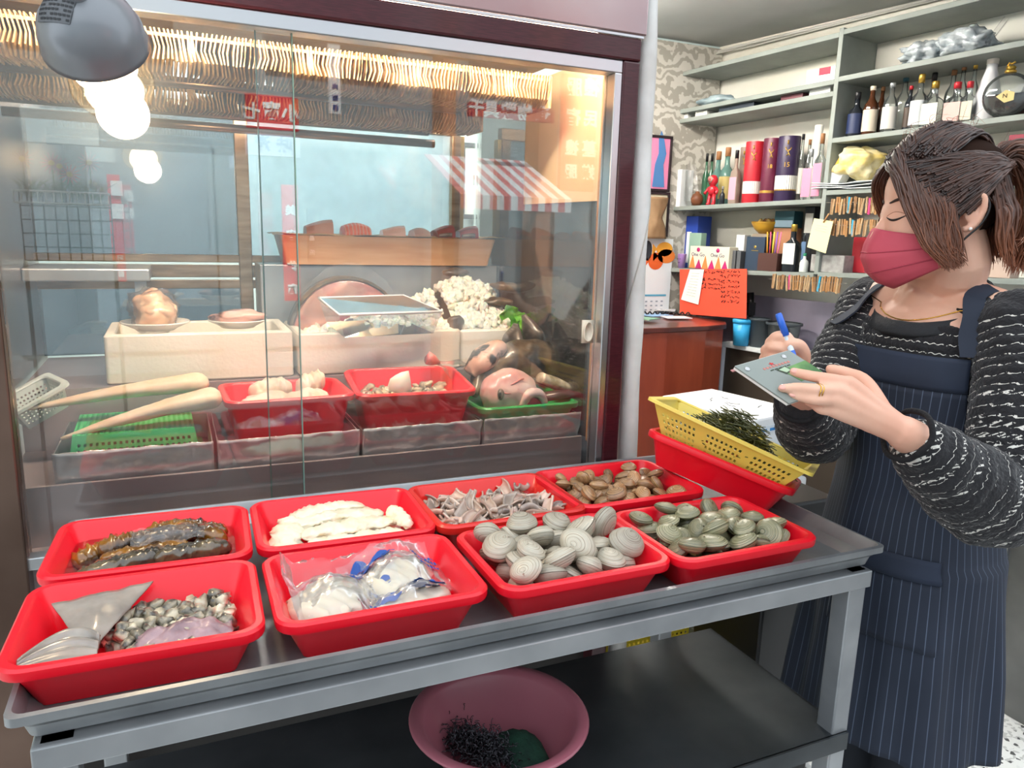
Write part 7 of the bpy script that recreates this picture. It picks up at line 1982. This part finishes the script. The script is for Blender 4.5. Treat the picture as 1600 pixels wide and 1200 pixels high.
MB().tube([p0 - PO2, p0 + dv*.03 - PO2, p0 + dv*.52 - PO2], [.0042, .0052, .0056], 14).build('cap', m_bpen, pe)
MB().tube([p0 + dv*.50 - PO2, p0 + dv*1.25 - PO2, p0 + dv*1.5 - PO2], [.0046, .0046, .0012], 14).build('barrel', mat('clear_barrel', '#c9d3dc', .15, coat=.5), pe)
MB().tube([p0 + dv*.86 - PO2, p0 + dv*1.12 - PO2], .0050, 12).build('grip', m_bpen, pe)

# ================================================================ THE STREET BEHIND (seen mirrored in the glass)
YS = -3.0
def vir(px, py, Y): 
    p = ony(px, py, 2*1.407 - Y); return Vector((p.x, Y, p.z))
fa = thing('building', 'grey tiled building across the street, mirrored in the case glass', 'building', (0, -5.2, 0))
MB().box(-9, 12, -.3, 0, -.02, 4.6).build('wall', mat('street_wall', '#9aa5a8', .8, col2='#889498', scale=2), fa, smooth=False)
for k in range(9):
    MB().box(-7.5 + k*2.1, -6.2 + k*2.1, 0, .06, 2.9, 4.1).build('window', mat('street_window', '#4a5866', .2, coat=.5), fa, smooth=False)
    MB().box(-7.6 + k*2.1, -5.9 + k*2.1, 0, .05, .2, 2.2).build('shutter', mat('street_shutter%d' % (k % 3), ('#84929a', '#73868f', '#8f979a')[k % 3], .6), fa, smooth=False)
m_sred = mat('sign_red', '#d8203c', .5); m_swhite = mat('sign_white', '#eef2f4', .5); m_sor = mat('sign_orange', '#b98a6e', .6); m_sblue = mat('sign_blue', '#2f4f9a', .5)
def sign(px0, py0, px1, py1, m, label, texts=(), Y=YS, name='street_sign', tm=None, th=.05, cat='sign'):
    a, b_ = vir(px0, py0, Y), vir(px1, py1, Y); x0, x1 = min(a.x, b_.x), max(a.x, b_.x); z0, z1 = min(a.z, b_.z), max(a.z, b_.z)
    t = thing(name, label, cat, ((x0+x1)/2, Y, z0)); w, h_ = x1-x0, z1-z0
    MB().box(-w/2, w/2, -th, 0, 0, h_).build('board', m, t, smooth=False)
    for (s, u, v, k) in texts:      # u, v as they appear mirrored (u from the left of the reflection)
        text(s, k*w, tm or m_swhite, t, frame((-w/2 + u*w, .004, h_*(1-v)), (-1, 0, 0), (0, 1, 0)), 'lettering', ext=.002, bold=.004)
    return t, w, h_
sign(383, 145, 468, 205, m_sred, 'red shop sign with white characters, mirrored at the pane overlap', [('小', .84, .52, .34), ('寶', .48, .5, .36), ('七', .10, .55, .34)])
sign(383, 207, 470, 246, mat('sign_paleblue', '#c4d4ea', .5), 'pale blue shop sign under the red one', [('海', .3, .5, .3), ('味', .7, .5, .3)], tm=mat('sign_dimblue', '#8fa4c8', .5))
sign(440, 288, 471, 470, m_sred, 'tall red sign reading 美容住宿, mirrored in the glass', [('美', .5, .22, .62), ('容', .5, .43, .62), ('住', .5, .70, .62), ('宿', .5, .90, .62)])
sign(481, 326, 495, 410, mat('sign_slate', '#5a6478', .5), 'narrow slate sign beside the tall red one', [('品', .5, .55, .6), ('質', .5, .82, .6)])
sign(514, 62, 534, 178, m_swhite, 'narrow white flag sign with small blue characters', [('大', .5, .62, .42), ('國', .5, .78, .42), ('棉', .5, .92, .42)], tm=m_sblue)
sign(884, 110, 934, 300, m_sred, 'large red sign with two columns of white characters', [('服', .28, .13, .42), ('禮', .74, .12, .42), ('宿', .28, .38, .40), ('民', .74, .38, .40), ('禮', .28, .64, .36), ('墓', .74, .64, .40), ('服', .28, .84, .34), ('媒', .74, .84, .36)])
sign(735, 158, 868, 192, mat('sign_crimson', '#b01440', .5), 'long crimson banner with white characters', [('進', .86, .5, .18), ('物', .64, .5, .18), ('歡', .45, .5, .18), ('具', .25, .5, .18), ('千', .08, .5, .18)])
sign(166, 272, 198, 440, m_sred, 'red and white vertical sign at the left of the reflection', [('虱', .6, .78, .5), ('目', .6, .93, .5)])
for (a, b_, c, d, lb) in ((172, 282, 192, 306, 'upper white notice on the left vertical sign'), (174, 318, 194, 342, 'lower white notice on the left vertical sign')):
    sign(a, b_, c, d, m_swhite, lb, Y=YS+.02, name='notice', th=.015, cat='notice')
for (a, c, lb) in ((694, 714, 'orange tiled pillar, left of the two across the street'), (846, 876, 'orange tiled pillar, right of the two across the street')):
    p, q = vir(a, 150, -3.6), vir(c, 150, -3.6)
    o = MB().box(p.x, q.x, -3.9, -3.6, -.02, 3.6).build('pillar', m_sor, smooth=False); tag(o, lb, 'pillar')
# striped awning
a, b_ = vir(722, 285, -2.55), vir(895, 312, -2.55)
aw = thing('awning', 'white and pink striped awning across the street', 'awning', (a.x, -2.55, b_.z)); wd = b_.x - a.x; n = 16
for k in range(n):
    x0, x1 = wd*k/n, wd*(k+1)/n
    MB().add([(x0, 0, 0), (x1, 0, 0), (x1, -.9, .35), (x0, -.9, .35), (x0, 0, -.10), (x1, 0, -.10)], [(0, 1, 2, 3), (4, 5, 1, 0)]).build('stripe', m_swhite if k % 2 else mat('awning_pink', '#e08a8a', .6), aw, smooth=False, solid=.01)
# wire basket with daisies hanging on a wire grid
YW = -.75
o0 = vir(20, 300, YW); o1 = vir(168, 300, YW)
wf = thing('flower_basket', 'white wire basket of pink daisies hanging on a wire grid', 'flower basket', ((o0.x+o1.x)/2, YW, 0))
W_ = o1.x - o0.x; zt = vir(100, 300, YW).z; zb = vir(100, 318, YW).z
m_wire = mat('white_wire', '#e6e8e2', .4); m_wired = mat('grey_wire', '#5a6460', .5)
g = MB()
for z in (zt, zb): g.tube([(-W_/2, 0, z), (W_/2, 0, z), (W_/2, -.12, z), (-W_/2, -.12, z), (-W_/2, 0, z)], .004, 6)
for k in range(13): g.tube([(-W_/2 + W_*k/12, 0, zt), (-W_/2 + W_*k/12, 0, zb), (-W_/2 + W_*k/12, -.12, zb)], .0025, 5)
g.build('wire_basket', m_wire, wf)
g = MB(); zg = vir(100, 410, YW).z
for k in range(9): g.tube([(-W_/2 + W_*k/8, -.13, zt), (-W_/2 + W_*k/8, -.13, zg)], .003, 5)
for k in range(6): g.tube([(-W_/2, -.13, zt + (zg-zt)*k/5), (W_/2, -.13, zt + (zg-zt)*k/5)], .003, 5)
g.tube([(-W_/2, -.13, zg), (-W_/2, -.13, 0)], .008, 6); g.tube([(W_/2, -.13, zg), (W_/2, -.13, 0)], .008, 6)
g.build('wire_grid', m_wired, wf)
rg = random.Random(6)
m_lf = mat('daisy_leaf', '#3a6a34', .6)
g = MB()
for k in range(120):
    x = rg.uniform(-W_*.42, W_*.42); a_ = rg.uniform(0, 6.28); L_ = rg.uniform(.05, .11)
    p = Vector((x, -.06 + rg.uniform(-.04, .04), zb + .02)); d = Vector((math.cos(a_)*.5, math.sin(a_)*.4, 1)).normalized()
    g.tube([p, p + d*L_*.6, p + d*L_ + Vector((math.cos(a_)*.02, 0, -.01))], [.002, .007, .001], 4, cap=False, flat=.3)
g.build('foliage', m_lf, wf)
for k, (u, dz, c_) in enumerate(((.42, .11, '#c86a9a'), (.60, .07, '#e0506a'), (.12, .12, '#b88a9a'), (.82, .12, '#d89aa8'), (.50, .10, '#a04a7a'))):
    c = Vector((-W_/2 + W_*u, -.02, zt + dz)); g = MB()
    for q in range(14):
        a_ = 2*PI*q/14; d = Vector((math.cos(a_), .25, math.sin(a_))); g.tube([c, c + d*.022, c + d*.042], [.002, .006, .002], 5, flat=.4)
    g.build('daisy', mat('daisy' + c_[1:], c_, .6), wf); MB().add(*ell(c + Vector((0, .008, 0)), .011, .007, .011)).build('daisy_eye', mat('daisy_eye', '#d8b04a', .6), wf)
    MB().tube([c, Vector((c.x, -.05, zb))], .0025, 5).build('stem', m_lf, wf)
# white awning edge sheet at the left
sign(30, 165, 155, 228, mat('tarp_white', '#d5e2e2', .5), 'white scalloped tarp across the street at the left', Y=-3.2, name='tarp', cat='tarp')

# person sitting beyond the case, dark haired
hp = ony(852, 470, 3.38); sp_ = thing('person', 'dark haired person in dark clothes sitting behind the case', 'person', (hp.x, hp.y, 0)); SO = Vector(sp_.location)
g = MB(); hz = hp.z
g.add(*ell(Vector((0, 0, hz)), .085, .10, .115)); g.add(*ell(Vector((.0, -.02, hz-.06)), .06, .075, .07))
limb(g, [(0, 0, hz-.08), (0, .01, hz-.20)], [.052, .06], 12); limb(g, [(0, .01, hz-.30), (0, .02, hz-.62)], [.15, .15], 16)
limb(g, [(-.17, .01, hz-.26), (.17, .01, hz-.26)], [.07, .07], 12)
for s in (-1, 1):
    limb(g, [(s*.19, .01, hz-.27), (s*.22, -.02, hz-.48), (s*.12, -.2, hz-.50)], [.055, .05, .04], 10); limb(g, [(s*.09, 0, hz-.64), (s*.1, -.38, hz-.66), (s*.1, -.40, .08)], [.08, .065, .045], 10); limb(g, [(s*.1, -.40, .05), (s*.1, -.5, .04)], [.045, .04], 8)
    g.add(*ell(Vector((s*.085, .005, hz-.01)), .012, .02, .03))
bm_ = remeshed(g, .008, 4); me_obj(bm_, 'body', m_skin, sp_)
g = MB(); limb(g, [(0, .01, hz-.24), (0, .02, hz-.62)], [.165, .17], 18); limb(g, [(-.18, .01, hz-.26), (.18, .01, hz-.26)], [.085, .085], 14)
for s in (-1, 1): limb(g, [(s*.19, .01, hz-.27), (s*.22, -.02, hz-.48), (s*.13, -.18, hz-.50)], [.075, .065, .055], 12)
me_obj(remeshed(g, .01, 4), 'jacket', mat('grey_jacket', '#34363e', .85), sp_)
g = blob(.102, .118, .10, .12, 3, 2, 4, .2).xf(Matrix.Translation((0, .018, hz+.035))); g.build('hair', mat('brown_hair', '#3a302a', .7, col2='#55473c', scale=30, bump=.6, bscale=60), sp_)
for s in (-1, 1):
    g = MB(); limb(g, [(s*.09, 0, hz-.63), (s*.1, -.37, hz-.65), (s*.1, -.40, .10)], [.098, .08, .06], 12); g.xf(Matrix()).build('trouser_leg', mat('dark_trousers', '#20232b', .8), sp_)
so = MB().lathe([(.0001, 0), (.16, 0), (.16, hz-.745), (.0001, hz-.745)], 24).build('stool', mat('stool_wood', '#6a4a38', .6)); so.location = (hp.x, hp.y+.04, 0); tag(so, 'round wooden stool under the sitting person behind the case', 'stool')

# ---------------------------------------------------------------- pieces that belong to a part go one level deeper
UNDER = {'mask_fold': 'mask', 'ear_loop': 'mask', 'pocket': 'apron_body', 'pocket_band': 'apron_body', 'bib_band': 'apron_body', 'apron_strap': 'apron_body',
         'hair_tie': 'hair', 'flyaway': 'hair', 'collar': 'sweater', 'cuff': 'sweater', 'fingernail': 'body', 'eyelashes': 'body', 'eyebrow': 'body', 'eyelid_crease': 'body',
         'button': 'base', 'label_print': 'label', 'handwriting': 'sheet', 'faint_print': 'sheet', 'tape_print': 'seam_tape', 'scribble': 'lid',
         'emblem': 'tube', 'emblem_stripe': 'tube', 'number': 'tube', 'band': 'tube', 'lettering': 'board', 'spring': 'jaw', 'print': 'film', 'fish_print': 'picture', 'date': 'picture',
         'brush_mark': 'picture', 'bowl_print': 'picture', 'egg_print': 'picture', 'caption': 'picture', 'robe': 'picture', 'header_line': 'picture', 'yellow_field': 'picture', 'brown_strip': 'picture',
         'red_print': 'cover', 'dark_print': 'cover', 'red_star': 'cover', 'green_picture': 'cover', 'picture_outline': 'cover', 'picture_inset': 'cover', 'rivet': 'cover',
         'daisy_eye': 'daisy', 'finial': 'stopper', 'pupil': 'eye', 'head_crease': 'head', 'mouth': 'head', 'gullet': 'head', 'crest': 'body', 'crest_line': 'body', 'pattern': 'body', 'logo': 'body'}
def base_name(o): return o.name.split('.')[0]
for root in [o for o in bpy.data.objects if o.parent is None and o.children]:
    kids = list(root.children); first = {}
    for c in kids: first.setdefault(base_name(c), c)
    for c in kids:
        tgt = UNDER.get(base_name(c))
        if tgt and tgt in first and first[tgt] is not c and not c.children:
            c.parent = first[tgt]
for o in bpy.data.objects:
    if '_used' in o: del o['_used']
